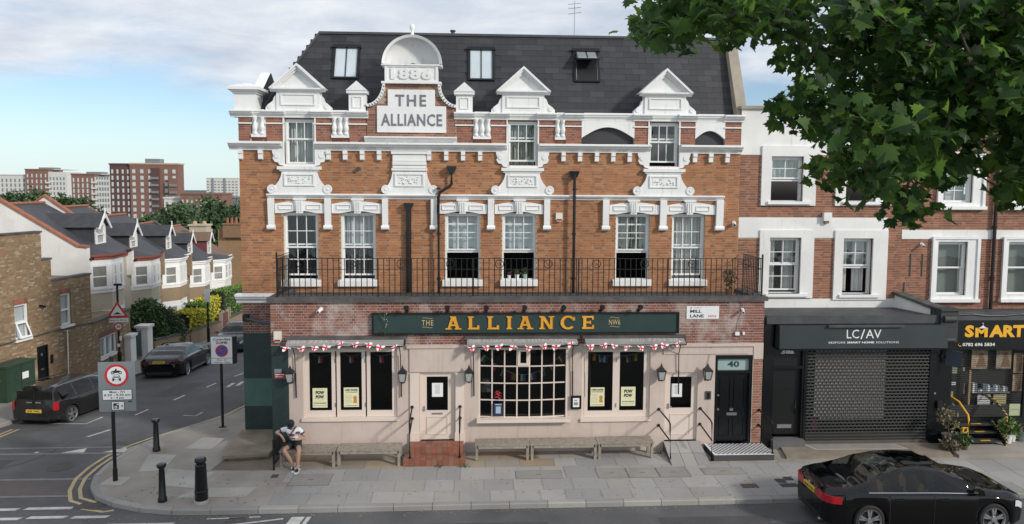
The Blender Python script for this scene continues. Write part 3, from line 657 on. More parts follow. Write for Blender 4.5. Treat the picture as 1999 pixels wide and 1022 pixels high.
# pediments
def pediment(c, zb, zp, half, wall, sw, name='pediment'):
    mb = MB()
    t = zb+.62
    mb.box(c-wall, c+wall, U-.06, U+.28, zb, t)
    o = obj(name, mb, M_white, pub)
    # swept sides
    for s in (-1, 1):
        P = [(wall,zb),(sw,zb),(sw-.01,zb+.1),(sw-.12,zb+.2),(wall+.12,zb+.27),(wall+.07,zb+.4),(wall,zb+.46)]
        P = [(c+s*x, z) for x, z in P]
        if s < 0: P = P[::-1]
        obj('swept_side', MB().prism(P, U-.02, U+.2).lathe([(0,-.03),(.07,-.03),(.07,0),(0,0)], (c+s*(sw-.13), U-.02, zb+.12), 14, 'y'), M_white, o)
    a, b = zb+.14, zb+.48; w = wall*.8
    obj('panel_frame', MB().box(c-w, c+w, U-.09, U-.06, a, a+.035).box(c-w, c+w, U-.09, U-.06, b-.035, b).box(c-w, c-w+.04, U-.09, U-.06, a+.035, b-.035).box(c+w-.04, c+w, U-.09, U-.06, a+.035, b-.035), M_white, o)
    obj('tympanum', MB().prism([(c-half+.1,t),(c+half-.1,t),(c,zp-.1)], U-.04, U+.3), M_white, o)
    rk = MB()
    for k, (d, pj) in enumerate([(0,.22),(.05,.17),(.10,.11)]):
        for s in (-1, 1):
            A = (c+s*(half-d*1.2), t+.0+d*.0); Bp = (c, zp-d*1.25)
            P = [A, (A[0]-s*.0, A[1]+.0), Bp, (c, Bp[1]-.07), (A[0]-s*.085, A[1])]
            P = [A, Bp, (c, Bp[1]-.075), (A[0]-s*.09, A[1])]
            if s > 0: rk.prism(P, U-pj, U+.3 if k == 0 else U-.03)
            else: rk.prism(P[::-1], U-pj, U+.3 if k == 0 else U-.03)
    obj('raking_cornice', rk, M_white, o)
    cn = MB(); cn.runx([(U-.06,t-.09),(U-.12,t-.05),(U-.2,t-.02),(U-.2,t+.02),(U-.06,t+.02)], c-half+.02, c+half-.02); obj('base_moulding', cn, M_white, o)
    return o
for c in (-6.24, .40, 4.70): pediment(c, 9.63, 10.98, .82, .63, .96)
for c in (-4.52, -1.36):
    o = obj('small_pedestal', MB().box(c-.245, c+.245, U-.07, U+.3, 9.63, 10.14), M_white, pub)
    obj('cap', MB().box(c-.3, c+.3, U-.14, U+.34, 10.14, 10.22).prism([(c-.32,10.22),(c+.32,10.22),(c,10.5)], U-.16, U+.36), M_white, o)
    obj('panel_frame', MB().box(c-.14, c+.14, U-.095, U-.07, 9.72, 9.745).box(c-.14, c+.14, U-.095, U-.07, 10.03, 10.055).box(c-.14, c-.115, U-.095, U-.07, 9.745, 10.03).box(c+.115, c+.14, U-.095, U-.07, 9.745, 10.03), M_white, o)
# corner block and the gable turned to the side street
o = obj('corner_block', MB().box(-8.08, -7.46, U-.08, U+.5, 9.63, 10.1), M_white, pub)
cb = MB()
for w, a, b in [(.04,10.1,10.15), (.09,10.15,10.2), (.16,10.2,10.28)]: cb.box(-8.08-w, -7.46+w, U-.08-w, U+.5+w, a, b)
cb.add([(-8.24,U-.24,10.28),(-7.3,U-.24,10.28),(-7.3,U+.66,10.28),(-8.24,U+.66,10.28),(-8.0,U+.0,10.38),(-7.54,U+.0,10.38),(-7.54,U+.42,10.38),(-8.0,U+.42,10.38)], [(0,1,5,4),(1,2,6,5),(2,3,7,6),(3,0,4,7),(4,5,6,7)])
cb.box(-7.9, -7.64, U+.1, U+.35, 10.38, 10.42); obj('cap', cb, M_white, o)
sg = MB().add([(-7.75,2.3,9.5),(-7.75,4.1,9.5),(-7.75,4.1,10.3),(-7.75,3.2,10.95),(-7.75,2.3,10.3),(-7.45,2.3,9.5),(-7.45,4.1,9.5),(-7.45,4.1,10.3),(-7.45,3.2,10.95),(-7.45,2.3,10.3)], [(0,4,3,2,1),(0,5,9,4),(4,9,8,3),(3,8,7,2),(1,2,7,6)])
sg.add([(-7.43,2.3,9.5),(-7.43,4.1,9.5),(-7.43,4.1,10.28),(-7.43,3.2,10.93),(-7.43,2.3,10.28)], [(0,1,2,3,4)], 1)
obj('side_pediment', sg, [M_white, M_black], pub)
# central gable with plaque, date and shell
GC = -2.92
gp = [(-4.25,8.88),(-1.6,8.88),(-1.6,9.8)]+[(-1.6-.5*math.sin(k/8*math.pi/2), 9.8+.66*(1-math.cos(k/8*math.pi/2))) for k in range(1, 9)]
gp = gp+[(2*GC-x, z) for x, z in reversed(gp[2:])]
gb = obj('gable', MB().prism(gp, U-.02, U+.3), M_mortar, pub)
pc = [p for p in brick_pieces(-4.24, -1.61, 8.89, 10.44, []) if (p[3] < 9.78 or abs((p[0]+p[1])/2-GC)+(p[1]-p[0])/2 < 1.32-.5*math.sin(math.acos(max(0, 1-(p[3]-9.8)/.66)) if p[3] > 9.8 else 0))]
gable_cols = [(.26,.125,.085),(.31,.15,.10),(.22,.11,.08),(.34,.18,.13),(.28,.13,.09),(.19,.09,.07)]
lay_bricks(gb, pc, U-.02, mat('brick_gable', None, .88, island=gable_cols, big=.12, bump=.4, bs=60))
ed = MB()
for s in (-1, 1):
    pts = [(GC+s*(1.35-.5*math.sin(k/10*math.pi/2)), 9.8+.66*(1-math.cos(k/10*math.pi/2))) for k in range(11)]
    for (xa, za), (xb, zb) in zip(pts[:-1], pts[1:]):
        P = [(xa, za), (xb, zb), (xb-s*.09, zb+.02), (xa-s*.07, za-.04)]
        P = [(xa, za+.03), (xb, zb+.03), (xb-s*.085, zb-.02), (xa-s*.05, za-.05)]
        ed.prism(P if s < 0 else P[::-1], U-.12, U+.32)
obj('gable_edging', ed, M_white, gb)
plq = [(-3.94,9.01),(-1.90,9.01),(-1.90,9.79),(-2.23,9.79),(-2.23,10.27),(-3.62,10.27),(-3.62,9.79),(-3.94,9.79)]
pq = obj('plaque', MB().prism(plq, U-.07, U-.02), M_white, gb)
inn = [(-3.88,9.07),(-1.96,9.07),(-1.96,9.73),(-2.29,9.73),(-2.29,10.21),(-3.56,10.21),(-3.56,9.73),(-3.88,9.73)]
M_lett = mat('grey_letter', (.16,.17,.19), .6)
text('THE', (-3.40,-2.49,9.78,10.12), U-.072, M_lett, gb, .02, bold=.02, spacing=1.25); text('ALLIANCE', (-3.82,-2.02,9.2,9.56), U-.072, M_lett, gb, .02, bold=.02, spacing=1.1)
dt = obj('date_block', MB().box(-3.70, -2.14, U-.1, U+.28, 10.46, 11.0).box(-3.8, -2.04, U-.14, U+.3, 10.44, 10.5).box(-3.8, -2.04, U-.16, U+.3, 10.96, 11.0), M_white, pub)
obj('panel_frame', MB().box(-3.70, -2.14, U-.13, U-.1, 10.5, 10.54).box(-3.70, -2.14, U-.13, U-.1, 10.92, 10.96).box(-3.70, -3.63, U-.13, U-.1, 10.54, 10.92).box(-2.21, -2.14, U-.13, U-.1, 10.54, 10.92), M_white, dt)
text('1886', (-3.52,-2.32,10.56,10.9), U-.101, M_white, dt, .085, bold=.045, spacing=1.15)
# the shell hood: rim plus a hollow half dome with ribs
sh = MB(); n, kx = 28, 10; rx, rz = .86, .83; cxx, czz = -2.9, 11.0
v = []; f = []
for i in range(n+1):
    a = math.pi*i/n
    for k in range(kx+1):
        t = k/kx; rr = math.cos(t*math.pi/2*.92); d = .30*math.sin(t*math.pi/2)
        rib = 1-.003*(1+math.cos(i*math.pi/n*26))*math.sin(t*3)
        v.append((cxx+math.cos(a)*rx*.94*rr*rib, U-.12+d+.04, czz+math.sin(a)*rz*.93*rr*rib))
for i in range(n):
    for k in range(kx): f.append((i*(kx+1)+k, (i+1)*(kx+1)+k, (i+1)*(kx+1)+k+1, i*(kx+1)+k+1))
dm = obj('shell_hood', sh.add(v, f), M_white, pub, smooth=True)
rm = MB(); prof = [(.93,-.16),(1.02,-.20),(1.03,-.14),(1.0,.0),(1.0,.34),(.93,.34)]
v = []; f = []; q = len(prof)
for i in range(n+1):
    a = math.pi*i/n
    for s, d in prof: v.append((cxx+math.cos(a)*rx*s, U+d, czz+math.sin(a)*rz*s))
for i in range(n):
    for k in range(q): f.append((i*q+k, (i+1)*q+k, (i+1)*q+(k+1) % q, i*q+(k+1) % q))
f += [tuple(range(q-1, -1, -1)), tuple(n*q+k for k in range(q))]
rm.add(v, f); rm.box(-3.79, -2.01, U-.1, U+.3, 10.94, 11.0); obj('rim', rm, M_white, dm, smooth=True)
obj('back_cap', MB().prism([(cxx+math.cos(math.pi*i/n)*rx*.95, czz+math.sin(math.pi*i/n)*rz*.95) for i in range(n+1)], U+.25, U+.33), M_white, dm)
obj('finial', MB().lathe([(0,-.02),(.12,-.02),(.09,.05),(.045,.12),(.04,.2),(.06,.24),(.08,.3),(.07,.36),(.03,.4),(0,.4)], (-2.9, U+.05, 11.8), 14), M_white, dm, smooth=True)
# --- mansard roof of single slates
RB, RT = (2.05, 9.45), (3.2, 12.2)           # (y,z) bottom and top of the front slope
XL0, XL1, XR = -7.6, -5.9, 7.0
sl = math.hypot(RT[0]-RB[0], RT[1]-RB[1]); dy, dz = (RT[0]-RB[0])/sl, (RT[1]-RB[1])/sl
rf = MB().add([(XL0,RB[0],RB[1]),(XR,RB[0],RB[1]),(XR,RT[0],RT[1]),(XL1,RT[0],RT[1])], [(0,1,2,3)])
rf.add([(XL0,RB[0],RB[1]),(XL1,RT[0],RT[1]),(XL1+.6,10.5,RT[1]),(XL0+.8,11.5,RB[1])], [(0,1,2,3)]); rf.add([(XL1,RT[0],RT[1]),(XR,RT[0],RT[1]),(XR,11.5,RT[1]),(XL1+.6,11.5,RT[1])], [(0,1,2,3)])
roof = obj('roof', rf, M_slate, pub)
SK = [(-5.43,-4.62), (-1.26,-.44), (2.05,2.86)]
srow, scol = .205, .46; nrow = int(sl/srow)+1
sng = []; rest = MB(); slm = MB().add([(0,-.013,0),(scol-.006,-.013,0),(scol-.006,-.005,.30),(0,-.005,.30),(0,0,0),(scol-.006,0,0)], [(0,1,2,3),(4,5,1,0),(1,5,2),(4,0,3)]).mesh('slate', M_slate)
tilt = math.atan2(dy, dz); cnt = 0
for r_ in range(nrow):
    s0 = r_*srow; left = XL0+(XL1-XL0)*s0/sl+.02; x = XL0-(scol/2 if r_ % 2 else 0)
    h = min(srow+.08, sl-s0)
    while x < XR-.02:
        a, b = max(x, left), min(x+scol, XR)
        cz = RB[1]+dz*(s0+srow/2); skip = any(k0 < (a+b)/2 < k1 for k0, k1 in SK) and 10.66 < cz < 11.74
        if b-a > .06 and not skip:
            full = b-a > scol-.001 and h > srow+.07
            if full and cz > 9.75 and cnt < 300:
                obj('slate', slm, M_slate, roof, loc=(a, RB[0]+dy*s0, RB[1]+dz*s0), rot=(-tilt, 0, 0)); cnt += 1
            else:
                P = lambda xx, s, o: (xx, RB[0]+dy*s-dz*o, RB[1]+dz*s+dy*o)
                rest.add([P(a,s0,.013), P(b-.006,s0,.013), P(b-.006,s0+h,.005), P(a,s0+h,.005), P(a,s0,0), P(b-.006,s0,0)], [(0,1,2,3),(4,5,1,0),(1,5,2),(4,0,3)])
        x += scol
obj('slatework', rest, M_slate, roof, kind='stuff')
obj('ridge_flashing', MB().box(XL1-.03, XR, RT[0]-.06, RT[0]+.25, RT[1]-.03, RT[1]+.045).tube([(XL0,RB[0]-.02,RB[1]),(XL1-.02,RT[0]-.02,RT[1])], .035, 6), M_lead, roof)
obj('party_coping', MB().add([(6.98,RB[0]-.3,9.55),(7.3,RB[0]-.3,9.55),(7.3,RT[0]-.15,12.35),(6.98,RT[0]-.15,12.35),(6.98,RB[0]+.1,9.55),(7.3,RB[0]+.1,9.55),(7.3,RT[0]+.3,12.3),(6.98,RT[0]+.3,12.3)], [(0,1,2,3),(1,5,6,2),(0,3,7,4),(3,2,6,7)]).box(6.98, 7.3, RT[0]-.15, 11, 12.2, 12.36), M_stone, pub)
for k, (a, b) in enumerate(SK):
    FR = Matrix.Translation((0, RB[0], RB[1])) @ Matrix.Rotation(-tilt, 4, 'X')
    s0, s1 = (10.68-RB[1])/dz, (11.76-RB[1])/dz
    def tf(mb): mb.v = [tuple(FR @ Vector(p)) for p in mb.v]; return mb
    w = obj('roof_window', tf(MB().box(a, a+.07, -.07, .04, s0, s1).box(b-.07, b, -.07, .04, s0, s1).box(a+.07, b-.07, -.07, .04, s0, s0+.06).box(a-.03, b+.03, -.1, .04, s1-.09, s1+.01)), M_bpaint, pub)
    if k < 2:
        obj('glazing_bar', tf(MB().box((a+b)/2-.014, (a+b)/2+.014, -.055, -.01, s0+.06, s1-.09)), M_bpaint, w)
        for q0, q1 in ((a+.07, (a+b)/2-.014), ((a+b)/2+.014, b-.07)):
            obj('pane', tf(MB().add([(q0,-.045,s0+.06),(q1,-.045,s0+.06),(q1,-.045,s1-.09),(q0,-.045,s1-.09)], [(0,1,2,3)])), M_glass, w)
        obj('blind', tf(MB().box(a+.07, b-.07, -.028, -.02, s0+.06, s1-.09)), mat('blind_sky_reflection', (.62,.66,.70), .8), w)  # pale blind colour stands in for sky reflected in the panes
    else:
        obj('void', tf(MB().box(a+.07, b-.07, -.03, -.02, s0+.06, s1-.09)), M_black, w)
        op = Matrix.Translation((0, -.05, s1-.09)) @ Matrix.Rotation(rad(-36), 4, 'X') @ Matrix.Translation((0, .05, -(s1-.09)))
        def tf2(mb): mb.v = [tuple(FR @ op @ Vector(p)) for p in mb.v]; return mb
        L0 = s1-.09-.62
        c_ = obj('open_casement', tf2(MB().box(a+.05, a+.1, -.07, -.03, L0, s1-.09).box(b-.1, b-.05, -.07, -.03, L0, s1-.09).box(a+.1, b-.1, -.07, -.03, L0, L0+.05).box((a+b)/2-.014, (a+b)/2+.014, -.065, -.035, L0+.05, s1-.09)), M_bpaint, w)
        obj('pane', tf2(MB().add([(a+.1,-.05,L0+.05),(b-.1,-.05,L0+.05),(b-.1,-.05,s1-.1),(a+.1,-.05,s1-.1)], [(0,1,2,3)])), mat('sky_glass', (.26,.28,.28), .12, spec=.8), c_)
        obj('lining', tf(MB().box(a+.06, a+.08, -.045, .0, s0+.06, s1-.09).box(b-.08, b-.06, -.045, .0, s0+.06, s1-.09).box(a+.08, b-.08, -.045, .0, s0+.05, s0+.07)), M_wframe, w)
obj('roof_vent', MB().lathe([(0,0),(.06,0),(.06,.12),(.09,.13),(.09,.17),(0,.18)], (-1.75, 3.3, 12.2), 10), M_lead, pub)
# --- rainwater pipes
def pipe(pts, hop=None, r=.045):
    mb = MB().tube(pts, r, 10)
    o = obj('drainpipe', mb, M_bpaint, pub, smooth=True)
    if hop: x, z = hop; obj('hopper', MB().prism([(x-.07,z-.14),(x+.07,z-.14),(x+.14,z),(x+.14,z+.06),(x-.14,z+.06),(x-.14,z)], U-.2, U-.01), M_bpaint, o)
    zs = sorted({p[2] for p in pts}); z = zs[0]+.5
    k = MB()
    while z < zs[-1]-.2:
        k.lathe([(r+.002,0),(r+.018,0),(r+.018,.07),(r+.002,.07)], (pts[-1][0], pts[-1][1], z), 10); z += 1.35
    if k.f: obj('collar', k, M_bpaint, o)
pipe([(-3.02,U-.1,6.85),(-3.03,U-.1,4.12)], (-3.02,6.86), .075)
pipe([(-1.74,U-.14,7.95),(-1.74,U-.14,7.5),(-1.8,U-.16,7.42),(-2.08,U-.19,7.25),(-2.13,U-.19,7.1),(-2.12,U-.19,4.12)], (-1.74,7.96))
pipe([(1.95,U-.19,7.8),(1.95,U-.19,4.12)], (1.95,7.84))
obj('vent_stub', MB().tube([(-4.5,U-.02,7.93),(-4.5,U-.12,7.93)], .06, 10), M_lead, pub)
# ================================================================ ground floor of the pub
hg = [(-5.84,-3.22,.89,2.85),(-2.58,-1.62,PZ,2.16),(-.93,1.6,.86,2.86),(2.02,3.99,.80,2.80),(4.43,5.38,PZ,2.12),(5.88,6.98,PZ,2.62)]
gw = obj('ground_wall', wall_cells(MB(), -6.23, 6.99, PZ-.1, 2.97, 0, hg, .3), M_cream, pub)
bw = obj('upper_band', wall_cells(MB(), -6.7, 7.27, 2.97, 4.2, .004, [], .3), M_dullmortar, pub)
lay_bricks(bw, brick_pieces(-6.7, 7.27, 2.98, 4.19, [(-6.25,-6.0,2.9,3.0)]), .004, M_dullbrick)
rs = obj('brick_pier', MB().box(6.99, 7.27, .004, .3, PZ-.1, 2.97), M_dullmortar, pub)
lay_bricks(rs, brick_pieces(7.0, 7.265, PZ, 2.5, []), .004, mat('brick_pier_red', None, .85, island=nb, big=.1, bump=.4, bs=70))
obj('render_strip', MB().box(6.99, 7.27, -.02, .01, 2.5, 2.975), M_cream, pub)
gp_ = obj('green_pilaster', MB().box(-6.7, -6.23, .006, .3, PZ-.1, 2.97), M_green, pub)
lay_bricks(gp_, brick_pieces(-6.69, -6.24, PZ, 2.96, []), .006, M_green)
rw = obj('recessed_wall', MB().box(-8.0, -6.7, U, U+.3, -.4, 3.95), M_dullmortar, pub)
lay_bricks(rw, brick_pieces(-8.0, -6.7, 3.0, 3.9, []), U, mat('brick_brown', None, .88, island=[(.16,.065,.05),(.20,.08,.06),(.12,.055,.045),(.22,.10,.075)], big=.12, bump=.4, bs=60))
for z0, z1, m in [(-.3,.75,M_green),(.75,1.6,M_green2),(1.6,2.99,M_green)]: obj('paint_coat', MB().box(-8.0, -6.7, U-.003, U+.01, z0, z1), m, rw)
for z0, z1, m in [(-.3,.75,M_green),(.75,1.6,M_green2),(1.6,2.99,M_green)]: lay_bricks(rw, brick_pieces(-8.0, -6.7, z0, z1, []), U, m, name='painted_brick')
mb = MB(); mould(mb, -8.16, -6.7, 3.92, 4.18, .22); obj('corner_cornice', mb, M_white, pub)
obj('terrace', MB().box(-6.7, 7.27, .3, U, 4.02, 4.22), M_coping, pub)
obj('side_return', MB().box(-6.7, -6.4, .3, U, -.3, 4.02).box(7.0, 7.27, .3, U, -.3, 4.02), M_dullmortar, pub)
cp = MB()
for a, b in [(-6.78,-1.15),(-1.15,2.1),(2.1,7.34)]: cp.box(a+.002, b-.002, -.09, .32, 4.2, 4.34 if a > -2 and b < 3 else 4.32)
cp.box(-6.78, -6.4, .32, U-.02, 4.2, 4.32).box(6.98, 7.34, .32, U-.02, 4.2, 4.32); obj('terrace_coping', cp, M_coping, pub)
# casement window left, right
def casement(x0, x1, z0, z1, lights, y=0.0):
    w = obj('window', MB().box(x0, x0+.07, y+.05, y+.2, z0, z1).box(x1-.07, x1, y+.05, y+.2, z0, z1).box(x0+.07, x1-.07, y+.05, y+.2, z1-.06, z1).box(x0-.04, x1+.04, y-.06, y+.2, z0-.09, z0), M_cream2, pub)
    for a, b, c, d in lights:
        k = .1
        s = obj('casement', MB().box(a-k, a, y+.07, y+.13, z0+.005, z1-.06).box(b, b+k, y+.07, y+.13, z0+.005, z1-.06).box(a, b, y+.07, y+.13, z0+.005, c).box(a, b, y+.07, y+.13, d, z1-.06), M_cream2, w)
        pane(s, a, b, c, d, y+.1, M_gdark)
        obj('hinge', MB().box(b+k-.012, b+k+.012, y+.055, y+.07, c+.1, c+.22).box(b+k-.012, b+k+.012, y+.055, y+.07, d-.3, d-.18), M_steel, s)
    return w
casement(-5.84, -3.22, .9, 2.85, [(-5.68,-5.06,1.09,2.76),(-4.82,-4.22,1.09,2.76),(-3.98,-3.37,1.08,2.76)])
casement(2.02, 3.99, .81, 2.80, [(2.2,2.92,1.0,2.72),(3.12,3.82,1.0,2.72)])
# bow window of 28 panes
bwm = MB(); bx0, bx1, bz0, bz1 = -.93, 1.6, .86, 2.86
by = lambda x: .06-.11*math.sin(math.pi*(x-bx0)/(bx1-bx0))
bow = obj('window', MB().box(bx0-.05, bx1+.09, -.2, .2, bz0-.1, bz0).box(bx0, bx0+.04, .0, .2, bz0, bz1).box(bx1-.04, bx1, .0, .2, bz0, bz1).box(bx0, bx1, -.16, .2, bz1, bz1+.05), M_cream2, pub)
xs = [bx0+.03+(bx1-bx0-.06)*i/7 for i in range(8)]; zs = [bz0+.02+(bz1-bz0-.04)*j/4 for j in range(5)]
gb_ = MB()
for i, x in enumerate(xs): gb_.box(x-.018, x+.018, by(x)-.02, by(x)+.03, bz0, bz1)
for z in zs:
    for i in range(7):
        xa, xb = xs[i], xs[i+1]; ya, yb = by(xa), by(xb)
        gb_.add([(xa,ya-.018,z-.016),(xb,yb-.018,z-.016),(xb,yb-.018,z+.016),(xa,ya-.018,z+.016),(xa,ya+.025,z-.016),(xb,yb+.025,z-.016),(xb,yb+.025,z+.016),(xa,ya+.025,z+.016)], [(0,1,2,3),(3,2,6,7),(1,0,4,5),(5,4,7,6)])
obj('glazing_bars', gb_, M_cream2, bow)
for i in range(7):
    for j in range(4):
        xa, xb = xs[i], xs[i+1]
        obj('pane', MB().add([(xa,by(xa),zs[j]),(xb,by(xb),zs[j]),(xb,by(xb),zs[j+1]),(xa,by(xa),zs[j+1])], [(0,1,2,3)]), M_gdark, bow)
a, b = xs[3], xs[4]
obj('vent_casement', MB().box(a+.02, a+.09, by(a)-.04, by(a)+.02, zs[3]+.02, zs[4]-.01).box(b-.09, b-.02, by(b)-.04, by(b)+.02, zs[3]+.02, zs[4]-.01).box(a+.09, b-.09, by(a)-.04, by(a)+.02, zs[3]+.02, zs[3]+.09).box(a+.09, b-.09, by(a)-.04, by(a)+.02, zs[4]-.06, zs[4]-.01), M_cream2, bow)
# plain panels and mouldings of the shopfront
obj('door_panel', MB().box(-2.87, -1.33, -.035, 0, 2.2, 2.88).box(-2.95, -1.25, -.07, 0, 2.88, 2.96), M_cream, pub)
obj('lintel_panel', MB().box(4.36, 6.85, -.03, 0, 2.66, 2.83).box(4.36, 7.0, -.05, 0, 2.88, 2.96), M_cream, pub)
obj('door_pilasters', MB().box(-2.86, -2.62, -.04, .0, PZ, 2.16).box(-1.58, -1.34, -.04, .0, PZ, 2.16).box(-2.88, -2.6, -.06, .0, PZ, .45).box(-1.6, -1.32, -.06, .0, PZ, .45), M_cream2, pub)
def cream_door(x0, x1, z0, z1, gx0, gx1, gz0, gz1):
    d = obj('door', MB().box(x0, gx0, .07, .13, z0, z1).box(gx1, x1, .07, .13, z0, z1).box(gx0, gx1, .07, .13, z0, gz0).box(gx0, gx1, .07, .13, gz1, z1), M_cream2, pub)
    pane(d, gx0, gx1, gz0, gz1, .1, M_gdark)
    px0, px1, p0, p1 = x0+.12, x1-.12, z0+.15, gz0-.17
    obj('door_moulding', MB().box(px0, px1, .055, .07, p0, p0+.02).box(px0, px1, .055, .07, p1-.02, p1).box(px0, px0+.02, .055, .07, p0+.02, p1-.02).box(px1-.02, px1, .055, .07, p0+.02, p1-.02), M_cream2, d)
    obj('door_handle', MB().box(x0+.05, x0+.075, .03, .07, 1.05, 1.2).tube([(x0+.062,.03,1.12),(x0+.062,.0,1.12),(x0+.14,.0,1.12)], .012, 6), M_steel, d)
    obj('door_frame', MB().box(x0-.06, x0, .05, .2, z0, z1+.05).box(x1, x1+.06, .05, .2, z0, z1+.05).box(x0, x1, .05, .2, z1, z1+.05), M_cream2, d)
    return d
d1 = cream_door(-2.52, -1.68, .22, 2.11, -2.40, -1.80, 1.06, 2.04); obj('letter_flap', MB().box(-2.25, -1.95, .055, .07, .95, 1.0), M_steel, d1)
d2 = cream_door(4.49, 5.32, .12, 2.06, 4.60, 5.22, 1.06, 1.98)
d3 = obj('door', MB().box(5.96, 6.9, .1, .16, .05, 2.08), M_bpaint, pub)
fr = MB().box(5.88, 5.96, .02, .2, .05, 2.62).box(6.9, 6.98, .02, .2, .05, 2.62).box(5.96, 6.9, .02, .2, 2.5, 2.62).box(5.96, 6.9, .02, .2, 2.08, 2.16)
obj('door_frame', fr, M_bpaint, d3)
M_tran = mat('transom_glass', (.33,.43,.42), .15)
obj('transom', MB().box(5.96, 6.9, .1, .13, 2.16, 2.5), M_tran, d3); text('40', (6.27,6.62,2.24,2.42), .098, M_sign, d3, .004, bold=.03)
for x0, x1 in ((6.06,6.38),(6.48,6.8)):
    for z0, z1 in ((.2,.78),(1.02,1.95)): obj('door_moulding', MB().box(x0, x1, .08, .1, z0, z0+.025).box(x0, x1, .08, .1, z1-.025, z1).box(x0, x0+.025, .08, .1, z0+.025, z1-.025).box(x1-.025, x1, .08, .1, z0+.025, z1-.025), M_bpaint, d3)
obj('letter_flap', MB().box(6.28, 6.58, .08, .1, .82, .9).box(6.36, 6.46, .06, .1, .96, 1.03), M_steel, d3)
obj('lock', MB().lathe([(0,-.02),(.03,-.02),(.03,0),(0,0)], (6.02,.1,1.42), 10, 'y').lathe([(0,-.02),(.035,-.02),(.035,0),(0,0)], (6.02,.1,1.0), 10, 'y'), M_steel, d3)
# --- steps, ramp, platform
st = thing('entrance_steps', 'red tiled entrance steps below the cream door between the benches', 'steps', (-2.1, -.5, PZ))
tl = .15
def tiles(x0, x1, y0, y1, z0, z1, nm='tread'):
    o = obj(nm, MB().box(x0+.004, x1-.004, y0+.004, y1, z0, z1-.004), M_joint, st)
    n = max(1, round((x1-x0)/tl)); w = (x1-x0)/n
    fr = MB().box(.003, w-.003, 0, .008, .003, z1-z0-.003, back=False).mesh('tile', M_tile)
    for k in range(n): obj('tile', fr, M_tile, o, loc=(x0+k*w, y0-.003, z0))
    ny = max(1, round((y1-y0)/tl)); d = (y1-y0)/ny; tp = MB().box(.003, w-.003, .003, d-.003, 0, .008).mesh('tile', M_tile)
    for k in range(n):
        for j in range(ny): obj('tile', tp, M_tile, o, loc=(x0+k*w, y0+j*d, z1-.006))
tiles(-2.97, -1.29, -1.0, -.5, PZ, .03); tiles(-2.85, -1.35, -.5, -.015, PZ, .21)
rp = thing('door_ramp', 'paved sloping ramp up to the second cream door', 'ramp', (4.9, -.5, PZ))
rv = [(4.33,-1.25,PZ),(5.42,-1.25,PZ),(5.46,-.02,.11),(4.4,-.02,.11)]
obj('ramp_base', MB().add(rv+[(4.33,-1.25,PZ-.05),(5.42,-1.25,PZ-.05),(5.46,-.02,PZ-.05),(4.4,-.02,PZ-.05)], [(0,1,2,3),(4,5,1,0),(5,6,2,1),(7,4,0,3)]), M_joint, rp)
for i in range(3):
    for j in range(2):
        P = lambda s, t: (4.33+.07*t+(1.09-.03*t)*s, -1.25+1.23*t, PZ+.26*t+.005)
        s0, s1, t0, t1 = i/3+.006, (i+1)/3-.006, j/2+.005, (j+1)/2-.005
        obj('paving_slab', MB().add([P(s0,t0),P(s1,t0),P(s1,t1),P(s0,t1)], [(0,1,2,3)]), M_slabs, rp)
pl = thing('door_platform', 'low platform with black and white chequered tiles before the black door', 'platform', (6.4, -.5, PZ))
obj('platform_base', MB().box(5.6, 7.3, -.92, -.02, PZ, .02), mat('dark_riser', (.06,.06,.06), .8), pl)
cw, nx, ny = .0625, 26, 13
ck = [MB().slab([(.001,.001),(cw-.001,.001),(cw-.001,cw-.001),(.001,cw-.001)], 0, .006).mesh('tile', m) for m in (M_wsign, M_ink)]
ch = MB(); ch2 = MB()
for i in range(nx):
    for j in range(ny):
        x, y = 5.66+i*cw, -.86+j*cw
        if (i+j) % 2: ch2.slab([(x+.001,y+.001),(x+cw-.001,y+.001),(x+cw-.001,y+cw-.001),(x+.001,y+cw-.001)], .018, .026)
        else: ch.slab([(x+.001,y+.001),(x+cw-.001,y+.001),(x+cw-.001,y+cw-.001),(x+.001,y+cw-.001)], .018, .026)
obj('white_tiles', ch, M_wsign, pl, kind='stuff'); obj('black_tiles', ch2, M_ink, pl, kind='stuff')
obj('tile_border', MB().box(5.6, 7.3, -.92, -.865, .018, .03).box(5.6, 5.655, -.86, -.02, .018, .03).box(7.29, 7.3, -.86, -.02, .018, .03), M_wsign, pl)
bk = thing('concrete_ledge', 'low weathered concrete ledge against the dark green recessed wall', 'ledge', (-7.2, .6, PZ))
obj('ledge_top', MB().slab([(-7.95,-.5),(-6.72,-.34),(-6.72,1.69),(-8.1,1.69)], -.06, .02), M_block, bk)
obj('ledge_base', MB().slab([(-7.82,-.38),(-6.75,-.24),(-6.75,1.69),(-7.95,1.69)], -.3, -.06), M_block, bk)
# ================================================================ things fixed to the pub
rl_ = thing('balcony_railing', 'black wrought iron railing with ring ornaments along the first floor terrace', 'railing', (0, .1, 4.33))
bar = MB().tube([(0,0,0),(0,0,1.06)], .012, 6).mesh('baluster', M_black)
obj('rail', MB().box(-6.53, 7.21, .085, .115, 5.39, 5.405).box(-6.53, 7.21, .09, .11, 5.085, 5.1).box(-6.53, 7.21, .09, .11, 4.40, 4.415), M_black, rl_)
for X, top in ((-6.53, 5.45), (7.21, 5.4)):
    obj('rail', MB().box(X-.012, X+.012, .12, U-.02, top-.01, top+.005).box(X-.01, X+.01, .12, U-.02, 5.085, 5.1).box(X-.01, X+.01, .12, U-.02, 4.4, 4.415), M_black, rl_)
    for k in range(12): obj('baluster', bar, M_black, rl_, loc=(X, .1+k*.13, 4.34))
    obj('post', MB().box(X-.02, X+.02, .08, .12, 4.32, top+.12), M_black, rl_)
for k in range(88):
    x = -6.53+.155*(k+1)
    if x < 7.15: obj('baluster', bar, M_black, rl_, loc=(x, .1, 4.34))
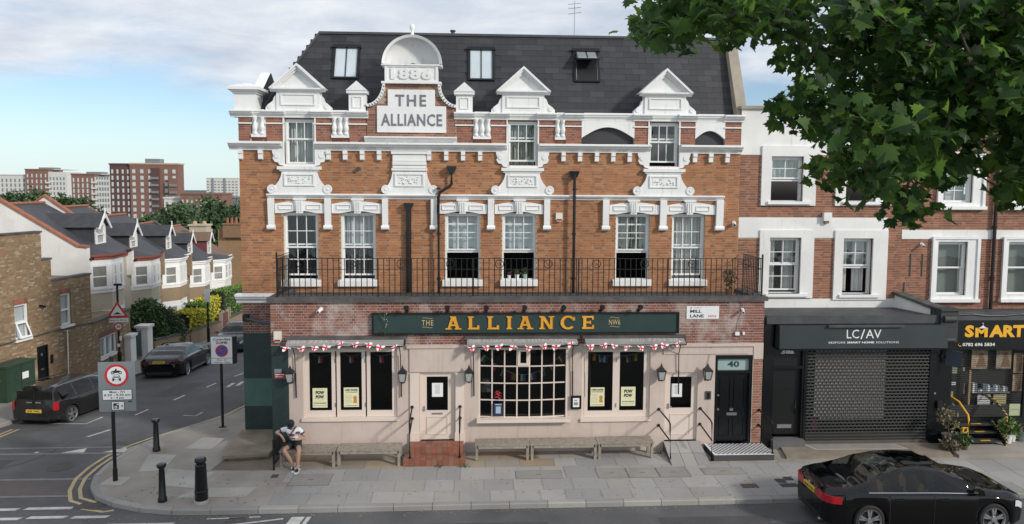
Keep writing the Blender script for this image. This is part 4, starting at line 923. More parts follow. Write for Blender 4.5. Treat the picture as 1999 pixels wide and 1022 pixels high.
for x in (-3.75, -1.08, 1.9, 4.46): obj('post', MB().box(x-.016, x+.016, .08, .12, 4.32, 5.4), M_black, rl_)
ring = MB(); n = 20
v = []; f = []
for i in range(n):
    a = 2*math.pi*i/n
    for r, d in ((.105,-.008),(.125,-.008),(.125,.008),(.105,.008)): v.append((r*math.cos(a), d, r*math.sin(a)))
for i in range(n):
    for k in range(4): f.append((i*4+k, ((i+1) % n)*4+k, ((i+1) % n)*4+(k+1) % 4, i*4+(k+1) % 4))
ring.add(v, f); ring.tube([(-.06,0,.05),(-.02,0,-.05),(0,0,.03),(.02,0,-.05),(.06,0,.05)], .008, 5); rgm = ring.mesh('ring_ornament', M_black)
for k in range(10): obj('ring_ornament', rgm, M_black, rl_, loc=(-5.86+1.378*k if k < 9 else 6.75, .1, 5.245))
# plants on the terrace
def leaf_blob(name, blobs, n, size, m, parent, seed=1, kind='stuff', droop=.3, shell=.55):
    rr = random.Random(seed); mb = MB()
    for i in range(n):
        c, r = rr.choices([(b[0], b[1]) for b in blobs], weights=[(b[1][0]*b[1][1]*b[1][2])**.7 for b in blobs])[0]
        while True:
            p = Vector((rr.uniform(-1,1), rr.uniform(-1,1), rr.uniform(-1,1)))
            if .02 < p.length < 1: break
        p = p.normalized()*(shell+(1-shell)*rr.random())*rr.uniform(.9, 1.1)
        q = Vector((c[0]+p.x*r[0], c[1]+p.y*r[1], c[2]+p.z*r[2]))
        a = Vector((rr.gauss(0,1), rr.gauss(0,1), rr.gauss(0,1)-droop)).normalized(); b = a.cross(Vector((rr.gauss(0,1), rr.gauss(0,1), rr.gauss(0,1)))).normalized()
        s = size*rr.uniform(.6, 1.3); w = s*.55
        mb.add([q, q+a*s*.5+b*w*.5, q+a*s, q+a*s*.5-b*w*.5], [(0,1,2,3)])
    return obj(name, mb, m, parent, kind=kind)
def pot_plant(label, loc, pot_m, leaf_m, pr=.12, ph=.2, hh=.3, n=120, size=.1, seed=1, name='potted_plant', stems=5):
    t = thing(name, label, 'plant', loc)
    x, y, z = loc
    obj('pot', MB().lathe([(0,0),(pr*.75,0),(pr,ph),(pr*1.08,ph),(pr*1.08,ph+.02),(pr*.9,ph+.02),(pr*.85,ph-.03),(0,ph-.03)], loc, 14), pot_m, t, smooth=True)
    rr = random.Random(seed)
    for k in range(stems): obj('stem', MB().tube([(x,y,z+ph-.04),(x+rr.uniform(-.05,.05),y+rr.uniform(-.05,.05),z+ph+hh*.5),(x+rr.uniform(-.12,.12),y+rr.uniform(-.1,.1),z+ph+hh)], [.008,.006,.003], 5), M_soil, t)
    leaf_blob('foliage', [((x,y,z+ph+hh*.6), (pr*1.5,pr*1.5,hh*.55))], n, size, leaf_m, t, seed)
M_terra = mat('terracotta_pot', (.32,.14,.08), .8); M_wpot = mat('white_pot', (.7,.7,.68), .6); M_gpot = mat('grey_pot', (.30,.36,.36), .7)
pot_plant('brown leaved plant in a clay pot at the end of the terrace', (6.5,.75,4.22), M_terra, mat('dull_leaf', (.10,.09,.05), .8, (.06,.07,.03), 9), .13, .2, .55, 160, .09, 4)
pot_plant('green plant in white pot on the open window ledge', (.25,1.84,4.6), M_wpot, M_grn, .07, .12, .16, 50, .07, 5)
pot_plant('small dark plant in white pot at the open window', (.02,1.84,4.6), M_wpot, mat('purple_leaf', (.10,.05,.04), .7), .06, .1, .12, 36, .06, 6)
pot_plant('leafy plant in grey pot on the open window ledge', (.5,1.86,4.6), M_gpot, M_grn, .075, .13, .2, 50, .07, 7)
# fascia sign
sg = thing('pub_sign', 'long dark green pub fascia sign with raised gold lettering', 'sign', (.43, -.05, 3.28))
obj('sign_board', MB().box(-3.86, 4.73, -.06, -.004, 3.32, 3.85).box(-1.2, 2.55, -.066, -.06, 3.32, 3.85), M_sign, sg)
obj('sign_frame', MB().box(-3.9, 4.77, -.10, -.004, 3.85, 3.89).box(-3.9, 4.77, -.10, -.004, 3.28, 3.32).box(-3.9, -3.86, -.10, -.004, 3.32, 3.85).box(4.73, 4.77, -.10, -.004, 3.32, 3.85), M_bpaint, sg)
def glyph(ch, x0, x1):
    w = x1-x0; z0, z1 = 3.42, 3.79; s = .085; t = .035; P = []
    rect = lambda a, b, c, d: P.append([(a,c),(b,c),(b,d),(a,d)])
    if ch == 'A':
        m = (x0+x1)/2; P.append([(x0+.05,z0),(x0+.05+s*.75,z0),(m+.03,z1),(m-.05,z1)]); P.append([(x1-.05-s,z0),(x1-.05,z0),(m+.055,z1),(m-.045,z1)])
        rect(m-.12, m+.12, z0+.10, z0+.145); rect(x0, x0+.17, z0, z0+t); rect(x1-.18, x1, z0, z0+t); rect(m-.09, m+.07, z1-t, z1)
    if ch == 'L': rect(x0+.03, x0+.03+s, z0, z1); rect(x0+.03, x1, z0, z0+.05); rect(x0, x0+.16, z1-t, z1); P.append([(x1-.07,z0+.03),(x1,z0+.03),(x1-.0,z0+.11),(x1-.05,z0+.12)]); rect(x0, x0+.1, z0, z0+t)
    if ch == 'I': m = (x0+x1)/2; rect(m-s/2, m+s/2, z0, z1); rect(x0-.01, x1+.01, z0, z0+t); rect(x0-.01, x1+.01, z1-t, z1)
    if ch == 'N':
        rect(x0+.045, x0+.045+s*.8, z0, z1); rect(x1-.045-s*.8, x1-.045, z0, z1); P.append([(x1-.045-s*1.1,z0),(x1-.045,z0),(x0+.045+s*1.05,z1),(x0+.045,z1)])
        rect(x0, x0+.155, z0, z0+t); rect(x0, x0+.13, z1-t, z1); rect(x1-.155, x1, z1-t, z1)
    if ch == 'C':
        n = 18; m, zc_ = (x0+x1)/2, (z0+z1)/2; ro, ri = (w/2, .195), (w/2-s*1.05, .145)
        for k in range(n):
            a0, a1 = rad(42+276*k/n), rad(42+276*(k+1)/n)
            P.append([(m+ri[0]*math.cos(a0), zc_+ri[1]*math.sin(a0)), (m+ro[0]*math.cos(a0), zc_+ro[1]*math.sin(a0)), (m+ro[0]*math.cos(a1), zc_+ro[1]*math.sin(a1)), (m+ri[0]*math.cos(a1), zc_+ri[1]*math.sin(a1))])
        P.append([(x1-.10,z1-.13),(x1-.02,z1-.12),(x1-.03,z1-.02),(x1-.06,z1-.04)])
    if ch == 'E':
        rect(x0+.03, x0+.03+s, z0, z1); rect(x0, x1, z0, z0+.05); rect(x0, x1-.01, z1-.05, z1); rect(x0+.1, x1-.09, 3.585, 3.63); rect(x1-.045, x1, z0+.05, z0+.11); rect(x1-.05, x1-.01, z1-.105, z1-.05); rect(x1-.12, x1-.085, 3.56, 3.655)
    return P
for ch, a, b in [('A',-1.86,-1.42),('L',-1.235,-.915),('L',-.69,-.365),('I',-.14,-.01),('A',.153,.601),('N',.774,1.193),('C',1.374,1.80),('E',1.988,2.32)]:
    mb = MB(); hb = MB(); rr = 0
    for q in glyph(ch, a, b):
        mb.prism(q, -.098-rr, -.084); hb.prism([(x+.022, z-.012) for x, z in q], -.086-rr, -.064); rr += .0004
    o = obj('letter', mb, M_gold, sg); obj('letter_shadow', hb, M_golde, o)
text('THE', (-2.52,-2.2,3.53,3.68), -.062, M_pgold, sg, .004, bold=.0, spacing=1.2); text('NW6', (2.76,3.08,3.53,3.68), -.062, M_pgold, sg, .004, spacing=1.1)
for x0 in (-2.52, 2.76):
    for z in (3.475, 3.735): obj('flourish', MB().tube([(x0+.02+.28*k/8, -.064, z+.012*math.sin(k/8*2*math.pi)) for k in range(9)], .006, 5), M_pgold, sg)
vine = thing('ivy_strand', 'thin trailing ivy strand with pale buds hanging over the sign', 'plant', (-3.6, -.12, 3.25))
vp = [(-3.72,-.09,4.0),(-3.66,-.12,3.84),(-3.56,-.12,3.7),(-3.5,-.12,3.5),(-3.53,-.12,3.3),(-3.5,-.11,3.2)]
obj('stem', MB().tube(vp, .006, 5), M_grn, vine); leaf_blob('foliage', [((-3.58,-.13,3.8),(.06,.02,.12)),((-3.54,-.13,3.38),(.05,.02,.14))], 46, .05, M_grn, vine, 3)
bd = MB()
for k in range(11): bd.lathe([(0,-.012),(.012,0),(0,.012)], (R.uniform(-3.64,-3.46), -.13, R.uniform(3.4,3.9)), 6)
obj('buds', bd, M_wsign, vine, kind='stuff')
# spot lamps over the sign
sp = thing('sign_lamp', 'black spot lamp on the brick band above the green sign', 'lamp', (0, 0, 0), group='spot lamps over the pub sign', local=True)
obj('lamp_head', MB().lathe([(0,-.11),(.055,-.11),(.075,-.04),(.07,.03),(.03,.06),(0,.06)], (0,-.24,0), 14, 'y'), M_black, sp, smooth=True)
obj('lamp_arm', MB().tube([(0,.02,-.12),(0,-.1,-.12),(0,-.2,-.02)], .016, 6).lathe([(0,-.025),(.05,-.025),(.05,.0),(0,.0)], (0,.0,-.12), 12, 'y'), M_black, sp)
SPL = ['near the ivy strand and the word THE','over the first gold letter A','over the second gold letter L','over the gold letter A after the I','over the gold letter C','over the small NW6 mark','over the bare end panel']
for k, x in enumerate([-2.93,-1.8,-.72,.35,1.44,2.53,3.61]):
    lb = 'black spot lamp above the green sign, '+SPL[k]
    if k == 0: sp.location = (x, 0, 4.06); sp['label'] = lb
    else: dup(sp, (x, 0, 4.06), label=lb)
# wall lanterns
ln = thing('wall_lantern', 'black four sided wall lantern on the cream pub front', 'lantern', (0, 0, 0), group='lanterns along the pub front', local=True)
hx = lambda r, z, y=-.2: [(r*math.cos(rad(45+60*0+90*k)), y+r*math.sin(rad(45+90*k)), z) for k in range(4)]
def frust(mb, r0, z0, r1, z1, y=-.2): a, b = hx(r0, z0, y), hx(r1, z1, y); mb.add(a+b, [(0,1,5,4),(1,2,6,5),(2,3,7,6),(3,0,4,7),(3,2,1,0),(4,5,6,7)])
mb = MB(); frust(mb, .17, .0, .175, .02); frust(mb, .165, .02, .05, .12); frust(mb, .05, .12, .03, .17); mb.lathe([(0,0),(.02,0),(.012,.04),(0,.06)], (0,-.2,.17), 8); obj('cap', mb, M_black, ln)
mb = MB(); frust(mb, .145, .0, .09, -.24); obj('glass', mb, mat('lantern_glass', (.35,.36,.35), .12), ln)
mb = MB(); frust(mb, .1, -.24, .1, -.265); frust(mb, .05, -.265, .02, -.3)
A, B_ = hx(.155, .0), hx(.1, -.25)
for a, b in zip(A, B_): mb.tube([a, b], .009, 4)
obj('frame', mb, M_black, ln); obj('bracket', MB().tube([(0,.01,-.2),(0,-.06,-.22),(0,-.2,-.27)], .014, 6).box(-.03, .03, -.012, .0, -.34, -.1), M_black, ln)
for k, x in enumerate([-6.14,-3.05,-1.2,4.26,5.6]):
    lb = 'black wall lantern '+['next to the dark green pilaster','between the triple window and the stepped door','between the stepped door and the bow window','between the double window and the ramp door','between the ramp door and the black door'][k]
    if k == 0: ln.location = (x, -.0, 2.24); ln['label'] = lb
    else: dup(ln, (x, -.0, 2.22), label=lb)
# awnings
def awning(x0, x1, label, txt, tb):
    t = thing('awning', label, 'awning', ((x0+x1)/2, 0, 3.0))
    obj('cassette', MB().runx([(0,3.16),(-.16,3.16),(-.16,3.20),(0,3.24)], x0, x1), M_coping, t)
    fb = MB(); n = 24; v = []; f = []
    for i in range(n+1):
        x = x0+.06+(x1-x0-.14)*i/n; sag = .006*math.sin(i*1.3)
        v += [(x, -.12, 3.165), (x, -.33, 3.07+sag), (x, -.335, 2.995+sag*.6)]
    for i in range(n): f += [(3*i, 3*i+1, 3*i+4, 3*i+3), (3*i+1, 3*i+2, 3*i+5, 3*i+4)]
    obj('fabric', fb.add(v, f), M_awn, t)
    obj('front_bar', MB().tube([(x0+.05,-.33,3.0),(x1-.07,-.33,3.0)], .018, 8), M_black, t)
    obj('end_cheek', MB().add([(x1-.07,-.33,3.0),(x1-.07,-.0,3.0),(x1-.07,-.0,3.16),(x1-.07,-.16,3.16),(x1-.04,-.33,3.0),(x1-.04,-.0,3.0),(x1-.04,-.0,3.16),(x1-.04,-.16,3.16)], [(0,1,2,3),(7,6,5,4),(0,3,7,4),(1,0,4,5)]), M_black, t)
    for x in (x0+.22, x1-.2):
        obj('arm', MB().tube([(x,-.28,3.0),(x+.01,-.06,2.7),(x+.02,-.045,1.9)], .013, 6).tube([(x+.02,-.045,2.2),(x+.03,-.045,1.5)], .018, 6), M_black, t)
    if txt:
        fr = Matrix.Translation((0,-.12,3.165)) @ Matrix.Rotation(-math.atan2(.21,.095), 4, 'X') @ Matrix.Translation((0,0,-.23))
        text(txt, (*tb, .055, .185), -.004, M_awnt, t, .002, frame=fr)
awning(-6.27, -2.93, 'folded grey awning over the triple cream window', '020 7794 28', (-6.1,-4.75)); awning(-1.31, 1.92, 'folded grey awning over the small paned bow window', 'THE ALLIANCE PUB RESTAURANT', (-1.2,1.55)); awning(2.0, 4.98, 'folded grey awning over the double cream window', '020 7794 28', (3.35,4.7))
# England bunting
def flagmat(name, a, b, mode):
    m = bpy.data.materials.new(name); m.use_nodes = True; t = m.node_tree; bs = t.nodes['Principled BSDF']; bs.inputs['Roughness'].default_value = .8
    tcn = t.nodes.new('ShaderNodeTexCoord'); sp_ = t.nodes.new('ShaderNodeSeparateXYZ'); t.links.new(tcn.outputs['UV'] if False else tcn.outputs['Generated'], sp_.inputs[0])
    def band(o, c, w):
        s = t.nodes.new('ShaderNodeMath'); s.operation = 'SUBTRACT'; s.inputs[1].default_value = c; t.links.new(o, s.inputs[0])
        q = t.nodes.new('ShaderNodeMath'); q.operation = 'ABSOLUTE'; t.links.new(s.outputs[0], q.inputs[0])
        l = t.nodes.new('ShaderNodeMath'); l.operation = 'LESS_THAN'; l.inputs[1].default_value = w; t.links.new(q.outputs[0], l.inputs[0]); return l.outputs[0]
    mx = t.nodes.new('ShaderNodeMath'); mx.operation = 'MAXIMUM'
    if mode == 'cross': t.links.new(band(sp_.outputs[0], .5, .09), mx.inputs[0]); t.links.new(band(sp_.outputs[2], .5, .13), mx.inputs[1])
    else: t.links.new(band(sp_.outputs[0], .0, .36), mx.inputs[0]); mx.inputs[1].default_value = 0
    c = t.nodes.new('ShaderNodeMix'); c.data_type = 'RGBA'; c.inputs[6].default_value = (*a, 1); c.inputs[7].default_value = (*b, 1); t.links.new(mx.outputs[0], c.inputs[0]); t.links.new(c.outputs[2], bs.inputs['Base Color']); return m
M_eng = flagmat('england_flag', (.78,.78,.78), (.55,.03,.05), 'cross')
fmesh = []
for k in range(4):
    rr = random.Random(k+20); v = []; f = []; nx, nz = 8, 5; ph = rr.uniform(0, 6); amp = rr.uniform(.03, .06); sk = rr.uniform(-.5, .5)
    for i in range(nx+1):
        for j in range(nz+1):
            a, b = i/nx, j/nz; v.append((.27*a-.135+sk*.10*b, -amp*math.sin(a*5+ph)*(.3+b)-.05*b, -.17*b*(.6+.4*math.sin(a*4+ph))-.03*math.sin(a*6.3+ph)))
    for i in range(nx):
        for j in range(nz): f.append((i*(nz+1)+j, i*(nz+1)+j+1, (i+1)*(nz+1)+j+1, (i+1)*(nz+1)+j))
    fmesh.append(MB().add(v, f).mesh('flag', M_eng, True))
def bunting(x0, x1, n, label, zf):
    t = thing('bunting', label, 'bunting', (x0, -.36, 3.0)); k = 0
    pts = [(x0+(x1-x0)*i/30, -.37, zf(i/30)+.02) for i in range(31)]
    obj('string', MB().tube(pts, .004, 4), M_wsign, t)
    for k in range(n):
        u_ = (k+.5)/n; obj('flag', fmesh[(k*7+n) % 4], M_eng, t, loc=(x0+(x1-x0)*u_, -.375, zf(u_)+.02), rot=(0, R.uniform(-.35,.35), R.uniform(-.3,.3)), scale=(.78, 1, R.uniform(.5,.8)))
bunting(-6.35, -3.05, 9, 'red and white flag bunting along the awning of the triple window', lambda u: 3.0+(.11 if u > .45 and u < .75 else 0)-.02*math.sin(u*12))
bunting(-1.35, 1.85, 8, 'red and white flag bunting along the awning of the bow window', lambda u: 3.0+(.10 if u > .85 else 0)-.02*math.sin(u*15))
bunting(2.0, 4.85, 8, 'red and white flag bunting along the awning of the double window', lambda u: 2.99+.03*math.sin(u*9)+(.06 if u > .9 else 0))
# little nations bunting inside the windows
FC = [((.05,.22,.10),(.65,.65,.65)), ((.6,.05,.05),(.7,.7,.7)), ((.03,.08,.35),(.7,.55,.05)), ((.65,.5,.04),(.5,.04,.04)), ((.04,.25,.3),(.6,.6,.6)), ((.05,.08,.3),(.65,.65,.65))]
FM = [flagmat('nation_flag', a, b, 'split') for a, b in FC]
nfm = MB().add([(-.06,0,-.2),(.06,0,-.2),(.06,0,0),(-.06,0,0),(0,.012,-.1)], [(0,1,4),(1,2,4),(2,3,4),(3,0,4)])
nfs = [nfm.mesh('flag', m) for m in FM]
def inner_bunting(x0, x1, z0, z1, n, y, label, sag):
    t = thing('bunting', label, 'bunting', (x0, y, z0)); zf = lambda u: z0+(z1-z0)*u-sag*4*u*(1-u); yf = y if callable(y) else (lambda u: y)
    obj('string', MB().tube([(x0+(x1-x0)*i/16, yf(i/16), zf(i/16)) for i in range(17)], .006, 4), M_wsign, t)
    for k in range(n):
        u_ = (k+1)/(n+1); obj('flag', nfs[(k+n) % 6], FM[0], t, loc=(x0+(x1-x0)*u_, yf(u_)-.006, zf(u_)), rot=(0, R.uniform(-.25,.25), 0))
for a, b, lb in ((-5.66,-5.08,'POW POW poster'),(-4.8,-4.24,'poster with text and picture'),(-3.96,-3.39,'casement without a poster')): inner_bunting(a, b, 2.72, 2.7, 1, .15, 'short string with one small flag above the '+lb, .08)
inner_bunting(2.22, 2.9, 2.7, 2.58, 3, .15, 'small flags strung across the double window', .03); inner_bunting(3.14, 3.8, 2.58, 2.7, 2, .15, 'two small flags strung in the double window by the lantern', .03)
def bowb(u): x = -.88+2.44*u; return by(x)+.06
t_ = thing('bunting', 'long sagging string of nation flags across the bow window', 'bunting', (-.88, 0, 2.6)); zf = lambda u: 2.78-.78*4*u*(1-u)*.88
obj('string', MB().tube([(-.88+2.44*i/20, bowb(i/20), zf(i/20)) for i in range(21)], .006, 4), M_wsign, t_)
for k in range(9):
    u_ = (k+.6)/9.2; sl_ = math.atan(-.78*4*.88*(1-2*u_)/2.44); obj('flag', nfs[k % 6], FM[0], t_, loc=(-.88+2.44*u_, bowb(u_)-.006, zf(u_)), rot=(0, -sl_*.7, 0), scale=(1.25, 1, .95))
# posters and notices
def poster(x0, x1, z0, z1, kind, label, y=.088):
    t = thing('poster', label, 'poster', ((x0+x1)/2, y, z0)); w, h = x1-x0, z1-z0
    obj('sheet', MB().box(x0, x1, y, y+.003, z0, z1), M_paper if kind in ('pow', 'new') else M_wpaper, t); q = y-.0015
    if kind == 'pow':
        text('POW', (x0+.2*w, x0+.82*w, z0+.68*h, z0+.86*h), q, M_ink, t, .002, bold=.06, shear=.15); text('POW', (x0+.2*w, x0+.8*w, z0+.46*h, z0+.64*h), q, M_ink, t, .002, bold=.06, shear=.15)
        text('IN THE ALLIANCE', (x0+.1*w, x0+.92*w, z0+.2*h, z0+.26*h), q, M_ink, t, .002, bold=.03)
        bu = MB()
        for k in range(16):
            a = 2*math.pi*k/16; c = (x0+.5*w, z0+.67*h); bu.prism([(c[0]+.40*w*math.cos(a)-.004, c[1]+.26*h*math.sin(a)), (c[0]+.40*w*math.cos(a)+.004, c[1]+.26*h*math.sin(a)), (c[0]+.48*w*math.cos(a), c[1]+.31*h*math.sin(a)+.002)], q-.002, q)
        obj('burst', bu, M_golde, t); obj('rule', MB().box(x0+.06*w, x1-.06*w, q-.002, q, z0+.1*h, z0+.11*h), M_ink, t)
    elif kind == 'new':
        text('A NEW CHAPTER', (x0+.07*w, x0+.93*w, z0+.83*h, z0+.92*h), q, M_ink, t, .002, bold=.05); text('IN THE ALLIANCE', (x0+.15*w, x0+.9*w, z0+.74*h, z0+.79*h), q, M_ink, t, .002, bold=.03)
        for k in range(7): obj('text_line', MB().box(x0+.08*w, x0+(.52+.03*(k % 3))*w, q-.001, q, z0+(.62-.07*k)*h, z0+(.628-.07*k)*h), M_golde, t)
        obj('picture', MB().lathe([(0,-.002),(.13*w,-.002),(.13*w,0),(0,0)], (x0+.76*w, q, z0+.48*h), 14, 'y').prism([(x0+.63*w,z0+.2*h),(x0+.9*w,z0+.2*h),(x0+.85*w,z0+.4*h),(x0+.67*w,z0+.4*h)], q-.002, q), mat('burger_orange', (.52,.25,.06), .6), t)
        obj('rule', MB().box(x0+.1*w, x1-.1*w, q-.002, q, z0+.06*h, z0+.08*h), M_ink, t)
    else:
        for k in range(9): obj('text_line', MB().box(x0+(.3-.02*(k % 3))*w, x1-(.25+.03*(k % 2))*w, q-.001, q, z0+(.85-.075*k)*h, z0+(.87-.075*k)*h), M_greyp, t)
poster(-5.6, -5.19, 1.17, 1.73, 'pow', 'cream POW POW poster beside the sitting man in the triple window'); poster(-4.73, -4.31, 1.18, 1.74, 'new', 'cream poster with text and picture in the middle light of triple window')
poster(2.28, 2.69, 1.13, 1.68, 'new', 'cream poster with text and picture in the double window'); poster(3.17, 3.59, 1.13, 1.69, 'pow', 'cream POW POW poster in the double window by the second door')
poster(-2.25, -1.94, 1.45, 1.85, 'note', 'white printed notice in the door above the tiled steps'); poster(4.64, 4.95, 1.38, 1.77, 'note', 'white printed notice in the door above the ramp')
dp = thing('poster', 'dark blue poster in a lower pane of the bow window', 'poster', (-.36, -.1, .92))
obj('sheet', MB().box(-.50, -.24, -.075, -.07, .93, 1.3), mat('poster_navy', (.02,.035,.07), .5), dp); obj('print', MB().box(-.44, -.3, -.078, -.075, 1.0, 1.2).box(-.46, -.28, -.078, -.075, 1.24, 1.27), mat('poster_blue_print', (.35,.45,.55), .5), dp)
ne = thing('neon_sign', 'red looping tube sign in a pane of the bow window', 'sign', (-.37, -.08, 1.4)); rr = random.Random(8)
obj('tube', MB().tube([(-.37+.10*math.sin(k*1.1)*(1-.2*math.sin(k)), -.08, 1.42+.013*k+.03*math.sin(k*2.3)) for k in range(18)], .011, 5), mat('neon_red', (.5,.05,.07), .4), ne)
lsd = thing('lamp_shade', 'pale cone lamp shade behind the bow window', 'lamp', (-.72, .3, 1.5)); obj('shade', MB().lathe([(.17,0),(.10,.34)], (-.72,.32,1.55), 18), mat('shade_cream', (.5,.49,.42), .8), lsd, smooth=True); obj('stem', MB().tube([(-.72,.32,.9),(-.72,.32,1.7)], .015, 6), M_black, lsd)
mb_ = thing('menu_case', 'black framed menu case between the bow window and double window', 'menu board', (1.85, -.02, 1.1))
obj('case', MB().box(1.70, 2.0, -.07, 0, 1.10, 1.48), M_bpaint, mb_); obj('sheet', MB().box(1.76, 1.94, -.075, -.07, 1.16, 1.42), M_wpaper, mb_); obj('print', MB().box(1.79, 1.9, -.078, -.075, 1.22, 1.3).box(1.8, 1.88, -.078, -.075, 1.34, 1.37), M_greyp, mb_)
ic = thing('intercom', 'small dark key safe on the cream wall between the two doors', 'intercom', (5.69, 0, 1.33)); obj('plate', MB().box(5.61, 5.77, -.03, 0, 1.33, 1.57), M_lead, ic); obj('panel', MB().box(5.65, 5.73, -.04, -.03, 1.36, 1.53), M_black, ic)
# small fittings
def alarm(x, y, z, w, h, label):
    t = thing('alarm_box', label, 'alarm', (x, y, z)); obj('housing', MB().prism([(x,z+.05),(x+.03,z),(x+w-.03,z),(x+w,z+.05),(x+w,z+h),(x,z+h)], y-.09, y), mat('alarm_cream', (.70,.66,.56), .5), t); obj('strobe', MB().box(x+.02, x+w-.02, y-.098, y-.09, z+.025, z+.075), mat('strobe_red', (.25,.02,.02), .3), t)
alarm(-6.6, 0, 3.08, .2, .3, 'cream alarm box with red lens on the dull brick band'); alarm(1.41, U, 6.38, .2, .26, 'cream alarm box with red lens beside the upper drainpipe')
def cctv(x, y, z, label, s=1):
    t = thing('security_camera', label, 'camera', (x, y, z)); obj('mount', MB().lathe([(0,-.03),(.05*s,-.03),(.05*s,0),(0,0)], (x,y,z), 12, 'y').tube([(x,y-.03,z),(x-.02,y-.1,z-.02)], .015*s, 6), M_wsign, t)
    obj('camera_body', MB().tube([(x-.01,y-.08,z-.01),(x-.05,y-.22,z-.06)], .045*s, 10), M_wsign, t); obj('lens', MB().tube([(x-.05,y-.22,z-.06),(x-.053,y-.226,z-.062)], .028*s, 10), M_black, t)
cctv(6.92, U, 6.35, 'white security camera on the orange brick by the party line', 1.2); cctv(-5.3, 0, 4.0, 'white security camera on whitened brick under the terrace', 1.1); cctv(6.62, 0, 3.95, 'small white security camera beside the street name plate', .9)
ju = thing('junction_box', 'white cable box with loose cables on the brick by the street name plate', 'cable box', (6.5, 0, 3.2)); obj('box', MB().box(6.42, 6.54, -.06, 0, 3.2, 3.3).box(6.64, 6.7, -.05, 0, 3.22, 3.3), M_wsign, ju)
obj('cable', MB().tube([(6.62,-.02,3.9),(6.5,-.02,3.6),(6.48,-.03,3.3)], .008, 5).tube([(6.54,-.04,3.24),(6.66,-.05,3.1),(6.5,-.04,3.02),(5.8,-.02,2.98),(5.7,-.02,2.6),(5.63,-.02,2.3)], .007, 5), mat('cable_grey', (.3,.29,.28), .6), ju)
pp = thing('wall_notice', 'red and grey notice plates on the dark green pilaster', 'sign', (-6.45, 0, 2.0)); obj('grey_plate', MB().box(-6.62, -6.42, -.008, -.001, 2.2, 2.31), M_greyp, pp); obj('red_plate', MB().box(-6.62, -6.32, -.008, -.001, 2.03, 2.19), mat('faded_red', (.38,.05,.06), .6), pp); obj('print', MB().box(-6.6, -6.35, -.010, -.008, 2.14, 2.16).box(-6.59, -6.4, -.010, -.008, 2.08, 2.10), M_wsign, pp)
pb_ = thing('flag_pole_bracket', 'dark slanting pole bracket on the recessed brown brick', 'bracket', (-7.4, U, 3.2)); obj('pole', MB().tube([(-7.88,U-.16,3.46),(-7.4,U-.3,3.38),(-6.78,U-.45,3.30)], [.035,.05,.04], 10), mat('navy_pole', (.05,.065,.09), .5), pb_); obj('plate', MB().box(-7.95, -7.8, U-.2, U-.01, 3.38, 3.56), M_black, pb_)
ns = thing('street_name_plate', 'white MILL LANE NW6 street name plate on the brick band', 'sign', (5.47, 0, 3.68)); obj('plate', MB().box(5.0, 5.94, -.02, -.002, 3.68, 4.05), M_wsign, ns)
text('MILL', (5.1,5.43,3.855,3.945), -.021, M_ink, ns, .003, bold=.03); text('LANE', (5.1,5.5,3.72,3.81), -.021, M_ink, ns, .003, bold=.03); text('NW6', (5.63,5.86,3.725,3.79), -.021, M_redp, ns, .003, bold=.01); text('CAMDEN', (5.2,5.42,3.985,4.01), -.021, M_greyp, ns, .003); obj('emblem', MB().lathe([(.012,-.004),(.022,-.004),(.022,0),(.012,0)], (5.13,-.021,3.997), 10, 'y'), M_ink, ns)
# benches
def bench(x0, x1, yf, yb, label, z=.32):
    t = thing('bench', label, 'bench', ((x0+x1)/2, (yf+yb)/2, PZ), group='weathered benches along the pub wall'); n = 5; w = (yb-yf)/n
    for k in range(n): obj('slat', MB().box(x0, x1, yf+k*w+.004, yf+(k+1)*w-.004, z-.035, z+R.uniform(-.003,.003)), M_wood, t)
    obj('apron', MB().box(x0+.06, x1-.06, yf+.02, yf+.05, z-.12, z-.037).box(x0+.06, x1-.06, yb-.05, yb-.02, z-.12, z-.037), M_wood, t)
    for x in (x0+.02, x1-.09):
        for y in (yf+.02, yb-.1): obj('leg', MB().box(x, x+.07, y, y+.08, PZ, z-.037), M_wood, t)
        obj('stretcher', MB().box(x+.015, x+.055, yf+.1, yb-.1, z-.14, z-.06), M_wood, t)
bench(-6.27, -4.78, -1.0, -.45, 'weathered wooden bench the man sits on beside the small black railing'); bench(-4.75, -3.03, -.98, -.42, 'weathered wooden bench between the sitting man and the tiled steps')
bench(-1.03, .48, -.72, -.2, 'weathered wooden bench under the bow window next to the tiled steps'); bench(.5, 2.37, -.71, -.18, 'weathered wooden bench, the middle one of three under the windows'); bench(2.39, 3.97, -.68, -.14, 'weathered wooden bench under the double window next to the ramp')
